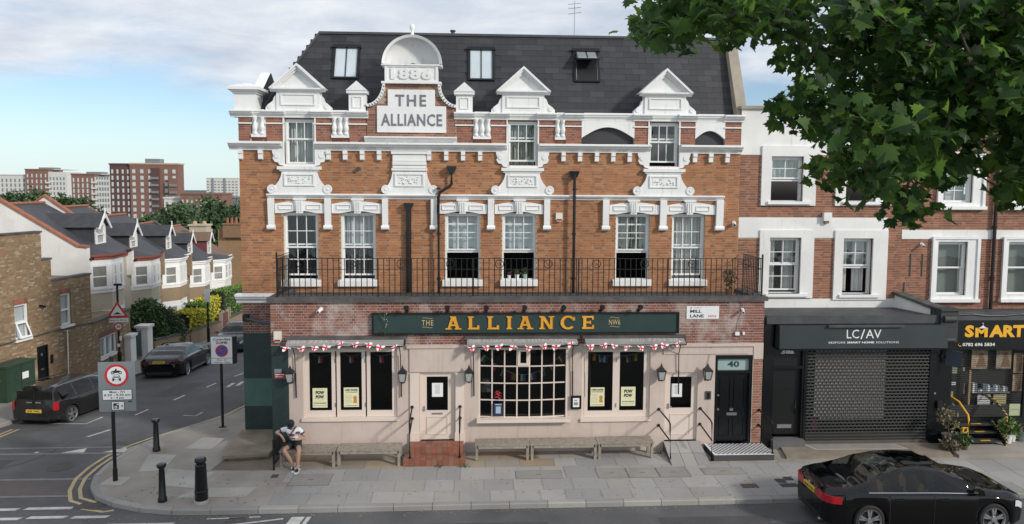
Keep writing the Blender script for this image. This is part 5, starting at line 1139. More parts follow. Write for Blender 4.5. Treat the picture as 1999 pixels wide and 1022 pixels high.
# rails
def handrail(label, paths, r=.022, foot=None):
    t = thing('handrail', label, 'handrail', paths[0][-1]); 
    obj('rail', MB().tube(paths[0], r, 8), M_black, t, smooth=True)
    for p in paths[1:]: obj('lower_rail', MB().tube(p, r, 8), M_black, t, smooth=True)
    for p in paths: x, y, z = p[0]; obj('wall_flange', MB().lathe([(0,-.015),(.045,-.015),(.045,0),(0,0)], (x, y+.015, z), 12, 'y'), M_black, t)
    x, y, z = paths[0][-1]; obj('foot_plate', MB().lathe([(0,0),(.05,0),(.05,.015),(0,.015)], (x,y,z), 12), M_black, t)
for x, lb in ((-2.8,'black handrail of the tiled steps next to the long bench'),(-1.45,'black handrail of the tiled steps next to the bow window')): handrail(lb, [[(x,-.06,1.2),(x,-.78,1.06),(x,-.84,1.0),(x,-.84,.03)], [(x,-.06,.87),(x,-.84,.72)]])
handrail('black handrail on the bench side of the ramp', [[(4.26,-.02,1.05),(4.33,-.78,.97),(4.36,-.86,.9),(4.38,-.9,PZ)], [(4.26,-.02,.58),(4.37,-.88,.42)]]); handrail('black handrail between the ramp and the chequered platform', [[(5.47,-.02,1.06),(5.52,-.76,.97),(5.54,-.84,.9),(5.545,-.88,PZ)], [(5.47,-.02,.6),(5.54,-.87,.42)]])
handrail('black handrail at the outer side of the chequered platform', [[(7.2,-.02,1.0),(7.25,-.78,.92),(7.27,-.83,.86),(7.27,-.86,.03)], [(7.2,-.02,.55),(7.27,-.85,.45)]])
fe = thing('side_railing', 'small black bar railing at the end of the bench', 'railing', (-6.37, -.8, PZ))
obj('frame', MB().tube([(-6.38,-1.1,PZ),(-6.38,-1.1,.68)], .025, 8).tube([(-6.35,-.4,PZ),(-6.35,-.4,.7)], .02, 8).tube([(-6.38,-1.1,.66),(-6.35,-.4,.68)], .02, 8).tube([(-6.38,-1.1,-.02),(-6.35,-.4,0)], .015, 8), M_black, fe)
for k in range(6): obj('bar', MB().tube([(-6.375+.004*k,-1.0+.1*k,-.02),(-6.375+.004*k,-1.0+.1*k,.67)], .012, 6), M_black, fe)
wd = obj('pavement_weeds', MB(), M_grn, None) if False else leaf_blob('pavement_weeds', [((6.9+.3*k if k < 2 else x, y, PZ+.02),(.12,.05,.05)) for k, (x, y) in enumerate([(7.15,-.3),(7.1,-.2),(-3.0,-.2),(.6,-.5),(-1.3,-1.1),(4.2,-.3),(-2.0,-1.05),(7.45,.1)])], 240, .07, M_grn, None, 9)
props(wd, 'small weeds growing at the foot of the pub wall and steps', 'weeds', None, 'stuff')
# ================================================================ neighbours to the right
V = 1.75
nbB = thing('shop_building', 'red brick house with broad white window surrounds above a dark shuttered shop', 'building', (9.7, V, PZ))
up_ = [(8.05,9.06,7.02,8.40),(10.42,11.38,7.02,8.40)]; lo_ = [(8.07,9.07,4.15,5.9),(10.42,11.37,4.12,5.88)]
wb = obj('wall', wall_cells(MB(), 7.09, 12.3, 3.5, 9.83, V, up_+lo_, .3), M_mortar, nbB)
white = [(7.09,12.3,8.44,9.83),(7.75,9.47,6.89,8.72),(10.1,11.87,6.89,8.72),(7.09,11.85,5.89,6.52),(7.76,9.48,4.01,6.13),(10.14,11.84,3.95,6.13),(7.09,12.3,3.5,3.98)]
lay_bricks(wb, brick_pieces(7.095, 12.3, 3.98, 8.44, up_+lo_+white), V, M_nbrick, 300, near=(9, 5))
obj('parapet_render', wall_cells(MB(), 7.09, 12.3, 8.44, 9.83, V-.02, white[1:3], .06), M_wren, nbB); obj('coping', MB().box(7.05, 12.3, V-.1, V+.35, 9.83, 9.92), M_stone, nbB)
obj('render_band', wall_cells(MB(), 7.09, 11.85, 5.89, 6.52, V-.022, [white[4],white[5]], .05), M_wren, nbB); obj('base_render', wall_cells(MB(), 7.09, 12.3, 3.5, 3.98, V-.02, [white[5]], .05), M_wren, nbB)
for i, (h, s) in enumerate([(up_[0],white[1]),(up_[1],white[2]),(lo_[0],white[4]),(lo_[1],white[5])]):
    w = sash_window(nbB, *h, V, 2, 2, 2 if i > 1 else 1, h[2]+(h[3]-h[2])*.5, .06 if i == 2 else .0, i in (0, 1, 3), inset=.08)
    obj('surround', wall_cells(MB(), *s, V-.07, [h], .12), M_wren, w); obj('sill', MB().box(h[0]-.1, h[1]+.25, V-.13, V+.1, h[2]-.09, h[2]), M_white, w)
    if i >= 2: curtain(w, h[0]+.05, h[0]+.35, h[2]+.05, h[3]-.05, V+.4, M_curt2, 4); curtain(w, h[1]-.42, h[1]-.05, h[2]+.05, h[3]-.05, V+.4, M_curt2, 5)
    else: curtain(w, h[0]+.05, h[1]-.05, h[2]+.7, h[3]-.05, V+.4, M_blind, 4)
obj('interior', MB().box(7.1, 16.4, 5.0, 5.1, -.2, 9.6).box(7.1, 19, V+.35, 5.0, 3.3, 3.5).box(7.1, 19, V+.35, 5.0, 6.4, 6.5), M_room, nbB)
bb_ = thing('alarm_box', 'weathered square alarm box on the white band above the shuttered shop', 'alarm', (9.84, V, 6.36)); obj('housing', MB().box(9.72, 9.97, V-.15, V-.02, 6.42, 6.68), M_wren, bb_); obj('bracket', MB().box(9.78, 9.9, V-.12, V-.02, 6.34, 6.42), mat('rust', (.25,.17,.11), .9), bb_)
# shop front
obj('shop_roof', MB().box(7.35, 12.5, .1, V, 3.55, 3.7).box(7.35, 12.55, -.02, .12, 3.52, 3.76), M_lead, nbB)
for x0, x1 in ((7.33,7.6),(12.42,13.0)): obj('pilaster', MB().box(x0, x1, .08, .5, PZ, 3.5).box(x0-.02, x1+.02, .04, .5, PZ, .2), M_bpaint, nbB)
obj('side_return', MB().box(12.44, 12.98, .5, V, PZ, 3.5).box(7.33, 7.45, .5, V, PZ, 3.5), M_bpaint, nbB)
cs = MB().box(12.46, 12.98, -.1, .4, 3.42, 3.9).box(12.42, 13.02, -.16, .4, 3.9, 3.96).box(12.5, 12.94, -.16, .0, 3.0, 3.42).lathe([(0,0),(.11,0),(.11,.36),(0,.36)], (12.54,-.08,3.66), 14, 'x').lathe([(0,0),(.08,0),(.08,.3),(0,.3)], (12.58,-.1,3.05), 14, 'x')
obj('console', cs, mat('console_dark', (.03,.032,.034), .6), nbB)
obj('upstand', MB().add([(12.15,V-.02,3.6),(12.15,V-.02,4.12),(12.5,.35,3.85),(12.5,.35,3.6),(12.3,V-.02,3.6),(12.3,V-.02,4.12),(12.65,.35,3.85),(12.65,.35,3.6)], [(0,1,2,3),(7,6,5,4),(1,5,6,2),(0,3,7,4),(2,6,7,3)]), M_wren, nbB); obj('upstand_coping', MB().add([(12.08,V,4.12),(12.45,.2,3.87),(12.8,.2,3.87),(12.42,V,4.12),(12.08,V,4.2),(12.45,.2,3.96),(12.8,.2,3.96),(12.42,V,4.2)], [(3,2,1,0),(4,5,6,7),(0,1,5,4),(1,2,6,5),(2,3,7,6)]), M_coping, nbB)
sd_ = obj('door', MB().box(7.62, 8.52, .22, .28, .2, 2.2).box(7.62, 8.52, .2, .28, 2.24, 2.8), mat('shop_door_black', (.009,.0095,.01), .35), nbB); obj('door_frame', MB().box(7.58, 7.64, .1, .26, .1, 2.82).box(8.5, 8.58, .1, .26, .1, 2.82).box(7.64, 8.5, .1, .26, 2.18, 2.26), M_bpaint, sd_)
obj('letter_flap', MB().box(7.84, 8.27, .2, .22, .38, .49), M_steel, sd_); text('38a', (7.89,8.28,2.6,2.73), .198, M_wsign, sd_, .004, bold=.04)
obj('door_handle', MB().tube([(8.38,.2,1.2),(8.34,.15,1.0),(8.38,.2,.8)], .014, 6).box(8.05, 8.2, .2, .22, 1.55, 1.57), M_black, sd_); obj('door_step', MB().box(7.6, 8.56, -.1, .25, PZ, .1), mat('step_grey', (.12,.12,.12), .9), nbB)
obj('plinth', MB().box(8.56, 12.42, .12, .3, PZ, .02), mat('plinth_brick', (.10,.085,.075), .9), nbB)
shut = obj('shutter_frame', MB().box(8.56, 8.64, .08, .2, .0, 2.82).box(12.32, 12.42, .08, .2, .0, 2.82), M_bpaint, nbB)
M_shut = mat('shutter_grey', (.038,.038,.038), .45, metal=.3, big=.06); ns_ = 29; ph_ = (2.8-.04)/ns_
slm_ = MB().runx([(.115,0),(.098,.008),(.095,.03),(.10,.05),(.115,.056)], 8.64, 12.32).mesh('slat', M_shut)
lk = MB()
for k in range(ns_):
    z = .04+k*ph_; obj('slat', slm_, M_shut, shut, loc=(0, 0, z))
    if 1 < k: 
        x = 8.70+(.06 if k % 2 else 0)
        while x < 12.3: lk.box(x-.018, x+.018, .103, .112, z+.054, z+ph_+.002); x += .12
obj('shutter_links', lk, M_shut, shut, kind='stuff'); obj('solid_base', MB().box(8.64, 12.32, .116, .13, .02, .24), M_shut, shut)
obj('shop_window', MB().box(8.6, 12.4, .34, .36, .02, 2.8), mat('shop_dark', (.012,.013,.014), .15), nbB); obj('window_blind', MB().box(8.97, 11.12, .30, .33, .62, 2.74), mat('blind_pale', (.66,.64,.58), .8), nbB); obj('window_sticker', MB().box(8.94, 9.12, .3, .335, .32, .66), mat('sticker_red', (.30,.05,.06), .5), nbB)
fs = thing('shop_sign', 'slate blue LC/AV fascia box above the closed shutter', 'sign', (10.1, -.1, 2.85))
obj('fascia', MB().runx([(.1,2.84),(-.22,2.84),(-.18,3.5),(.1,3.5)], 7.66, 12.62), mat('fascia_slate', (.019,.027,.031), .45, (.024,.033,.037), 1.5), fs); obj('light_bar', MB().box(9.06, 11.28, -.27, -.19, 3.46, 3.52), M_lead, fs)
obj('underside', MB().box(7.66, 12.85, -.16, .1, 2.78, 2.835), M_bpaint, fs)
frs = Matrix.Translation((0,-.22,2.84)) @ Matrix.Rotation(math.atan2(.04,.66)*-1, 4, 'X') @ Matrix.Translation((0,.0,-2.84))
text('LC', (9.62,9.98,3.13,3.38), -.004, M_wsign, fs, .006, frame=frs); text('/', (10.02,10.16,3.11,3.39), -.004, M_wsign, fs, .006, frame=frs); text('AV', (10.18,10.64,3.13,3.38), -.004, M_wsign, fs, .006, frame=frs)
text('BESPOKE', (9.09,9.58,2.985,3.04), -.004, M_wsign, fs, .004, frame=frs); text('SMART HOME', (9.63,10.43,2.985,3.04), -.004, M_wsign, fs, .004, frame=frs, bold=.03); text('SOLUTIONS', (10.48,11.16,2.985,3.04), -.004, M_wsign, fs, .004, frame=frs)
ps_ = thing('projecting_sign', 'small dark tilted box sign at the end of the shuttered shop', 'sign', (12.8, -.1, 2.2)); obj('panel', MB().add([(12.68,-.05,2.3),(12.98,-.3,2.25),(13.02,-.3,2.72),(12.7,-.05,2.76),(12.72,.02,2.3),(13.02,-.23,2.25),(13.06,-.23,2.72),(12.74,.02,2.76)], [(0,1,2,3),(7,6,5,4),(1,5,6,2),(3,2,6,7),(0,3,7,4)]), mat('panel_dark', (.02,.03,.045), .3), ps_); obj('arm', MB().box(12.6, 12.75, .0, .08, 2.5, 2.56), M_black, ps_)
eb = thing('entry_box', 'small black entry box on the dark pilaster', 'intercom', (12.6, .05, .95)); obj('box', MB().box(12.56, 12.72, .0, .075, .95, 1.2), M_black, eb); obj('button', MB().lathe([(0,-.01),(.03,-.01),(.03,0),(0,0)], (12.5,.07,1.42), 10, 'y'), M_steel, eb)
# forecourt
obj('forecourt', MB().slab([(7.68,-.86),(12.45,-.92),(12.75,-.2),(12.75,.12),(7.9,.12)], PZ-.02, PZ+.07), M_block, pave); obj('forecourt_panel', MB().slab([(8.75,-.35),(11.5,-.38),(11.3,.05),(8.6,.08)], PZ, PZ+.074), M_patch, pave); obj('forecourt_inlay', MB().slab([(8.83,-.31),(11.4,-.34),(11.24,.05),(8.7,.08)], PZ, PZ+.078), M_cov, pave)
pvl = MB()
obj('forecourt', MB().slab([(12.62,-.95),(20,-.75),(20,.5),(12.8,.4)], PZ-.02, PZ+.09), M_conc, pave)
# second house
nbC = thing('shop_building', 'red brick house with moulded white window frames above a yellow lettered shop', 'building', (15.7, V, PZ))
lo2 = [(13.47,14.43,4.08,5.78),(15.77,16.75,4.08,5.78),(18.0,19.0,4.08,5.78)]; up2 = [(13.55,14.5,7.0,8.42),(15.85,16.85,7.0,8.42),(18.0,19.0,7.0,8.42)]
wc = obj('wall', wall_cells(MB(), 12.3, 19.6, 3.5, 9.95, V, lo2+up2, .3), M_mortar, nbC)
wh2 = [(12.3,19.6,5.86,6.14)]+[(a-.18, b+.38, c-.21, d+.14) for a, b, c, d in lo2+up2]
lay_bricks(wc, brick_pieces(12.3, 19.6, 3.62, 9.9, lo2+up2+wh2), V, M_nbrick, 300, near=(14.5, 5)); obj('render_band', MB().box(12.3, 19.6, V-.02, V+.02, 5.86, 6.14), M_wren, nbC)
for i, h in enumerate(lo2+up2):
    s = (h[0]-.18, h[1]+.38, h[2]-.21, h[3]+.14); w = sash_window(nbC, *h, V, 1 if i < 3 else 2, 1 if i < 3 else 2, 1 if i < 3 else 2, None, 0, False, inset=.06)
    obj('surround', wall_cells(MB(), s[0], s[1], s[2], s[3], V-.06, [h], .1), M_white, w)
    obj('moulding', wall_cells(MB(), s[0]-.015, s[1]+.015, s[2]+.1, s[3]+.02, V-.10, [(s[0]+.06,s[1]-.08,s[2]+.1,s[3]-.06)], .05), M_white, w); obj('sill', MB().box(s[0]-.05, s[1]+.05, V-.15, V, s[2], s[2]+.1), M_white, w)
    obj('blind', MB().box(h[0]+.05, h[1]-.05, V+.3, V+.32, h[2]+.02, h[3]-.02), mat('blind_sage', (.17,.19,.17), .8) if i < 3 else M_blind, w)
pipe_ = thing('drainpipe', 'black drainpipe between the windows of the second brick house', 'drainpipe', (15.2, V, 3.5)); obj('pipe', MB().tube([(15.25,V-.09,9.8),(15.25,V-.09,3.55)], .05, 10), M_black, pipe_, smooth=True)
for z in (4.6, 6.2, 7.8): obj('collar', MB().lathe([(.045,0),(.07,0),(.07,.08),(.045,.08)], (15.25,V-.09,z), 10), M_black, pipe_)
obj('wall_bracket', MB().box(12.62, 12.66, V-.04, V-.005, 4.7, 5.4).box(13.0, 13.04, V-.04, V-.005, 4.7, 5.4).box(12.45, 12.49, V-.04, V-.005, 3.95, 4.5), mat('rusty_strip', (.20,.15,.12), .9), nbC)
cctv(12.95, V, 5.7, 'white dome camera on brick beside the moulded window')
obj('shop_roof', MB().box(13.0, 19.6, .25, V, 3.5, 3.64).box(13.0, 19.6, .2, .3, 3.55, 3.8), M_lead, nbC)
obj('cable', MB().tube([(13.1+.5*k, .18, 3.72+.03*math.sin(k*1.9)) for k in range(12)], .02, 6), M_black, nbC)
s2 = thing('shop_sign', 'black fascia sign with yellow SMART lettering and phone number', 'sign', (15, .25, 2.7)); obj('fascia', MB().box(13.04, 19.6, .2, .3, 2.68, 3.56), M_bpaint, s2)
M_sy = mat('sign_yellow', (.80,.42,.02), .45)
text('S', (13.40,13.68,3.06,3.42), .199, M_sy, s2, .03, bold=.05); text('M', (13.72,14.1,3.06,3.34), .199, M_sy, s2, .03, bold=.05); text('ART', (14.15,15.24,3.06,3.42), .199, M_sy, s2, .03, bold=.05); text('0782 696 5834', (13.36,14.35,2.79,2.89), .199, M_wsign, s2, .006, bold=.02)
obj('hanger_icon', MB().prism([(13.8,3.33),(14.06,3.33),(13.93,3.42)], .165, .17).tube([(13.93,.167,3.42),(13.95,.167,3.46),(13.93,.167,3.49),(13.9,.167,3.47)], .008, 5), M_wsign, s2); obj('phone_icon', MB().tube([(13.24,.195,2.88),(13.22,.195,2.83),(13.27,.195,2.79),(13.31,.195,2.8)], .014, 6), M_sy, s2)
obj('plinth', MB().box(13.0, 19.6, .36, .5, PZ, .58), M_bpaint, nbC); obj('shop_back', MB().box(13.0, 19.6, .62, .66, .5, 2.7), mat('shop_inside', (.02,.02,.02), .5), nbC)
sh2 = obj('shutter_frame', MB().box(13.02, 13.1, .36, .44, .58, 2.7).box(15.45, 15.53, .36, .44, .58, 2.7), M_bpaint, nbC)
rod = MB().box(13.1, 19.6, .39, .40, 0, .014).mesh('slat', M_shut); sol = MB().runx([(.40,0),(.385,.01),(.385,.06),(.40,.072)], 13.1, 19.6).mesh('slat', M_shut)
for k in range(28): obj('slat', rod, M_shut, sh2, loc=(0, 0, .98+k*.062))
for k in range(5): obj('slat', sol, M_shut, sh2, loc=(0, 0, .58+k*.076))
PC = [(.52,.42,.28),(.42,.40,.30),(.5,.36,.2)]
for k, (a, b, c, d) in enumerate([(13.88,14.38,2.04,2.62),(14.65,15.12,2.04,2.6),(15.2,15.6,1.9,2.5),(15.2,15.6,1.35,1.85)]):
    t = thing('poster', ['sepia picture poster behind the rod shutter beside the door posters','sepia picture poster behind the rod shutter under the A of the sign','tall picture poster at the far end of the rod shutter','lower picture poster at the far end of the rod shutter'][k], 'poster', (a, .5, c)); obj('sheet', MB().box(a, b, .5, .505, c, d), mat('poster_sepia', PC[k % 3], .7, (.30,.20,.12), 9), t)
    obj('figure', MB().lathe([(0,-.004),(.07,-.004),(.07,0),(0,0)], (a+.3,.5,c+.42), 12, 'y').prism([(a+.15,c+.05),(a+.45,c+.05),(a+.38,c+.34),(a+.24,c+.34)], .496, .5), mat('poster_brown', (.22,.13,.07), .7), t)
gd = thing('window_goods', 'shelf of small pale goods behind the rod shutter', 'goods', (14.3, .55, 1.2)); obj('shelf', MB().box(13.9, 15.1, .45, .6, 1.3, 1.33), M_steel, gd); rr = random.Random(2)
for k in range(14): x = 13.95+k*.08; obj('item', MB().box(x, x+.06, .48, .56, 1.33, 1.33+rr.uniform(.06,.28)), [M_wpaper, M_greyp, mat('item_blue', (.2,.3,.4), .5)][k % 3], gd)
for k, (a, b, c, d) in enumerate([(13.2,13.42,1.9,2.18),(13.17,13.4,1.55,1.64),(13.2,13.33,1.2,1.36),(13.6,13.66,1.98,2.08),(14.1,14.5,.95,1.25),(14.6,15.0,.95,1.25),(15.05,15.38,.62,.98)]):
    t = thing('notice', ['yellow green notice sheet on the shop door','small white card on the shop door','orange and white sticker low on the shop door','tiny white label on the shop door edge','green and white leaflet panel under the goods shelf','green and white leaflet panel beside the shop poster','white sheet fixed on the closed slats'][k], 'notice', (a, .37, c)); y_ = .46 if k < 6 else .375
    obj('sheet', MB().box(a, b, y_, y_+.004, c, d), [mat('notice_olive', (.38,.42,.25), .7), M_wpaper, mat('notice_orange', (.6,.5,.25), .7)][k % 3], t); obj('print', MB().box(a+.03, b-.03, y_-.002, y_, (c+d)/2-.01, (c+d)/2+.015), M_greyp, t)
obj('door_post', MB().box(13.78, 13.84, .42, .47, .62, 2.0), mat('pine', (.42,.30,.17), .7), nbC); obj('door_handle', MB().tube([(13.66,.44,1.6),(13.62,.4,1.6),(13.62,.4,1.3)], .015, 6), M_steel, nbC)
# metal steps with hazard rails
ms = thing('metal_steps', 'black metal steps with yellow striped edges up to the shop', 'steps', (13.9, .1, PZ))
for k, (y0, y1, z) in enumerate([(-.25,.02,.06),(0.0,.2,.24),(.18,.5,.42)]):
    tr = obj('tread', MB().box(13.38, 14.42, y0, y1, z-.03, z), mat('tread_black', (.03,.03,.03), .8, bump=.6, bs=120), ms); obj('hazard_mark', MB().box(13.8, 14.1, y0+.05, y0+.12, z+.001, z+.004), M_sy, tr)
for x in (13.34, 14.44): obj('stringer', MB().add([(x,-.3,PZ+.09),(x+.04,-.3,PZ+.09),(x+.04,.5,.3),(x,.5,.3),(x,-.3,.08),(x+.04,-.3,.08),(x+.04,.5,.55),(x,.5,.55)], [(0,1,5,4),(4,5,6,7),(1,2,6,5),(3,0,4,7)]), M_black, ms)
mhz = bpy.data.materials.new('hazard_stripe'); mhz.use_nodes = True; t = mhz.node_tree; wv = t.nodes.new('ShaderNodeTexWave'); wv.bands_direction = 'DIAGONAL'; wv.inputs['Scale'].default_value = 5; rp_ = t.nodes.new('ShaderNodeValToRGB'); rp_.color_ramp.interpolation = 'CONSTANT'; rp_.color_ramp.elements[0].color = (.02,.02,.02,1); rp_.color_ramp.elements[1].position = .5; rp_.color_ramp.elements[1].color = (.55,.38,.05,1); tcn = t.nodes.new('ShaderNodeTexCoord'); t.links.new(tcn.outputs['Object'], wv.inputs[0]); t.links.new(wv.outputs[0], rp_.inputs[0]); t.links.new(rp_.outputs[0], t.nodes['Principled BSDF'].inputs[0])
for x, m in ((13.32, M_sy), (14.48, mhz)):
    obj('rail', MB().tube([(x-.15,.4,1.25),(x-.05,.1,1.15),(x+.02,-.22,.85),(x+.02,-.26,.7),(x+.02,-.28,PZ+.09)], .028, 8), m, ms, smooth=True); obj('edge_stripe', MB().tube([(x+.03,-.3,.09),(x+.03,.48,.55)], .02, 6), mhz, ms)
obj('rail_post', MB().tube([(13.95,.42,.55),(13.95,.42,1.3),(14.2,.3,1.28),(14.46,-.1,1.0)], .022, 8), M_black, ms)
wf = thing('wet_floor_sign', 'yellow folding floor sign leaning beside the metal steps', 'sign', (13.2, -.3, PZ)); obj('board', MB().add([(13.14,-.32,PZ+.09),(13.34,-.36,PZ+.09),(13.32,-.28,.5),(13.18,-.25,.5),(13.14,-.3,PZ+.09),(13.34,-.34,PZ+.09),(13.32,-.26,.5),(13.18,-.23,.5)], [(0,1,2,3),(7,6,5,4),(0,3,7,4),(1,5,6,2),(3,2,6,7)]), mat('floor_sign_yellow', (.7,.38,.02), .5), wf); obj('back_leg', MB().box(13.16, 13.32, -.2, -.18, PZ+.09, .45), mat('floor_sign_yellow2', (.6,.33,.02), .5), wf)
# plants before the shop
M_dry = mat('dry_leaves', (.24,.20,.12), .9, (.12,.12,.05), 6); M_lime = mat('light_leaf', None, .6, island=[(.10,.18,.04),(.07,.14,.03),(.16,.2,.06)], big=.1)
gz = PZ+.08
tr_ = thing('potted_tree', 'thin sparse potted shrub beside the dark pilaster', 'plant', (12.62,-.45,gz)); obj('pot', MB().lathe([(0,0),(.17,0),(.22,.3),(.24,.3),(.24,.34),(.2,.34),(0,.28)], (12.85,-.2,gz), 16), mat('dark_pot', (.07,.07,.07), .8), tr_); obj('trunk', MB().tube([(12.62,-.45,gz),(12.63,-.44,.4),(12.6,-.42,.8),(12.66,-.42,1.05)], [.02,.018,.012,.006], 6), M_soil, tr_)
leaf_blob('foliage', [((12.62,-.43,.95),(.32,.25,.28)),((12.85,-.35,.6),(.25,.2,.3)),((12.45,-.4,.8),(.2,.15,.2))], 240, .09, M_dry, tr_, 12, shell=.1)
bs_ = thing('dry_plant', 'tangled dry brown plant at the foot of the pilaster', 'plant', (12.65,-.5,gz)); leaf_blob('foliage', [((12.68,-.5,.08),(.26,.2,.16))], 420, .12, mat('straw', (.20,.16,.11), .9, (.13,.11,.07), 8), bs_, 13); obj('stem', MB().tube([(12.68,-.5,gz),(12.7,-.5,.15)], .02, 5), M_soil, bs_)
pot_plant('bushy green plant between the shrub and the floor sign', (13.05,-.5,gz), mat('low_pot', (.08,.07,.06), .8), M_grn, .13, .12, .32, 190, .13, 14)
pot_plant('spreading light green plant in a white pot behind the steps rail', (14.72,-.02,gz), M_wpot, M_lime, .14, .26, .34, 220, .16, 15); pot_plant('grassy plant by the black shutter plinth', (14.95,.1,gz), M_wpot, M_lime, .12, .22, .4, 160, .16, 16)
pot_plant('plant in a pale green bucket at the shop plinth', (15.3,.08,gz), M_gpot, mat('withered', (.16,.10,.06), .9), .16, .3, .12, 60, .08, 17)
# ================================================================ left of the side street: yellow stock brick house
O_ = (-18.07, 12.5, 0); brn = thing('brick_house', 'old yellow brown brick corner house with stepped parapet and black door', 'house', O_, rad(81), local=True)
hb = [(-4.28,-3.6,1.42,2.78),(-1.85,-1.25,1.5,2.85),(-3.25,-2.63,-.72,.92)]
steps_ = [(-13.0,-2.78,5.5),(-2.78,-2.3,4.37),(-2.3,0.0,3.47)]; bwl = None
for k, (a, b, zt) in enumerate(steps_):
    o = obj('wall', wall_cells(MB(), a, b, -1.2, zt, 0, hb, .25), M_stockm, brn)
    lay_bricks(o, brick_pieces(a, b, -1.0, zt, hb), 0, M_stock, 240 if k == 0 else 30, near=(-2.5, 1))
    obj('parapet_coping', MB().box(a-.03, b+.03, -.05, .3, zt, zt+.07), M_coping, brn)
obj('house_body', MB().box(-13, 0, .3, 7, -1.2, 3.4).box(-13, -2.8, .3, 7, 3.4, 5.45), M_stockm, brn)
for i, h in enumerate(hb[:2]):
    w = obj('window', MB().box(h[0], h[0]+.07, .05, .14, h[2], h[3]).box(h[1]-.07, h[1], .05, .14, h[2], h[3]).box(h[0]+.07, h[1]-.07, .05, .14, h[3]-.07, h[3]).box(h[0]+.07, h[1]-.07, .05, .14, h[2], h[2]+.07).box(h[0]+.07, h[1]-.07, .04, .12, h[2]+.62, h[2]+.7), M_wframe, brn)
    obj('sill', MB().box(h[0]-.08, h[1]+.08, -.1, .1, h[2]-.09, h[2]), M_wren, w); pane(w, h[0]+.07, h[1]-.07, h[2]+.07, h[3]-.07, .1)
    obj('blind', MB().box(h[0]+.07, h[1]-.07, .16, .18, h[2]+.05, h[3]-.05), M_blind, w)
    if i == 0: obj('open_casement', MB().add([(h[0]+.05,-.2,h[2]+.05),(h[1]-.05,-.2,h[2]+.05),(h[1]-.05,.03,h[2]+.66),(h[0]+.05,.03,h[2]+.66),(h[0]+.13,-.18,h[2]+.12),(h[1]-.13,-.18,h[2]+.12),(h[1]-.13,.015,h[2]+.59),(h[0]+.13,.015,h[2]+.59)], [(0,1,5,4),(1,2,6,5),(2,3,7,6),(3,0,4,7)]), M_wframe, w)
    bp = [p for p in [(h[0]-.06+.082*q, h[0]+.01+.082*q, h[3]+.005, h[3]+.22, True) for q in range(int((h[1]-h[0]+.12)/.082))]]; sm = MB().box(0, .07, -.012, .01, 0, .21).mesh('arch_brick', M_redbrick)
    for p in bp: obj('arch_brick', sm, M_redbrick, w, loc=(p[0], 0, p[2]))
dr = obj('door', MB().box(-3.2, -2.68, .06, .12, -.7, .86), M_bpaint, brn); obj('door_frame', MB().box(-3.25, -3.2, .02, .16, -.72, .92).box(-2.68, -2.63, .02, .16, -.72, .92).box(-3.2, -2.68, .02, .16, .86, .92), M_bpaint, dr); obj('knocker', MB().box(-2.98, -2.9, .04, .06, .5, .6).box(-3.0, -2.86, .04, .06, -.08, -.03), M_steel, dr)
obj('string_pipe', MB().tube([(-8,-.05,1.45),(-3.3,-.05,1.4),(-2.7,-.05,1.42),(0,-.05,1.34)], .03, 6), M_coping, brn); obj('waste_pipe', MB().tube([(-1.58,-.05,1.3),(-1.62,-.05,-.85)], .025, 8), M_wsign, brn); obj('doorbell', MB().box(-2.55, -2.45, -.06, .0, .1, .45), M_black, brn)
obj('wall_lamp', MB().tube([(-3.0,0,2.55),(-3.0,-.14,2.55),(-2.9,-.18,2.5)], .05, 8), M_black, brn)
wg = thing('brick_wing', 'low yellow brick wing with white triple casement beside the gate', 'house', O_, rad(92), local=True); hw = [(.68,2.25,-.5,.46)]
o = obj('wall', wall_cells(MB(), .02, 3.8, -1.6, 1.25, 0, hw, .25), M_stockm, wg); lay_bricks(o, brick_pieces(.02, 3.8, -1.5, 1.25, hw), 0, M_stock, 60, near=(2,0)); obj('parapet_coping', MB().box(0, 3.85, -.05, .35, 1.25, 1.33), M_coping, wg); obj('wing_body', MB().box(.02, 3.78, .25, 5, -1.6, 1.2), M_stockm, wg)
w = obj('window', MB().box(.68, .74, .03, .12, -.5, .46).box(2.19, 2.25, .03, .12, -.5, .46).box(.74, 2.19, .03, .12, .4, .46).box(.74, 2.19, .03, .12, -.5, -.44).box(1.18, 1.25, .02, .1, -.44, .4).box(1.7, 1.77, .02, .1, -.44, .4), M_wframe, wg); obj('sill', MB().box(.6, 2.33, -.08, .1, -.58, -.5), M_wren, w); obj('lintel', MB().box(.55, 2.3, -.012, .02, .47, .68), M_redbrick, w)
for a, b in ((.74,1.18),(1.25,1.7),(1.77,2.19)): pane(w, a, b, -.44, .4, .07)
obj('blind', MB().box(.74, 2.19, .15, .17, -.44, .4), M_blind, w)
# ================================================================ the terrace down the side street
T0 = Vector((-19.93, 15.41, 0)); AT = rad(96.4); tdir = Vector((math.cos(AT), math.sin(AT), 0))
M_tslate = mat('terrace_slate', (.034,.036,.043), .6, (.052,.054,.06), 3, big=.12, bump=.3, bs=14); M_rtile = mat('ridge_tile', (.36,.14,.075), .8, (.27,.10,.06), 4); M_ptile = mat('brown_roof_tile', (.19,.12,.085), .85, (.14,.09,.07), 5, bump=.5, bs=12); M_yel = mat('cream_gault_brick', (.52,.47,.36), .88, (.43,.38,.29), 14, big=.12); M_brn = mat('brown_house_brick', (.30,.22,.14), .88, (.23,.17,.11), 14, big=.12)
SB = [0, 5.9, 11.4, 17.7, 23.8, 31]; EV = [3.95, 3.3, 2.65, 1.85, 1.35]; RG = [6.45, 6.15, 5.4, 4.55, 3.95]; DM = [(3.2,4.5,5.95),(2.2,3.4,5.2),(3.5,4.6,4.75),(2.4,3.6,3.85),(2.1,3.2,3.6)]
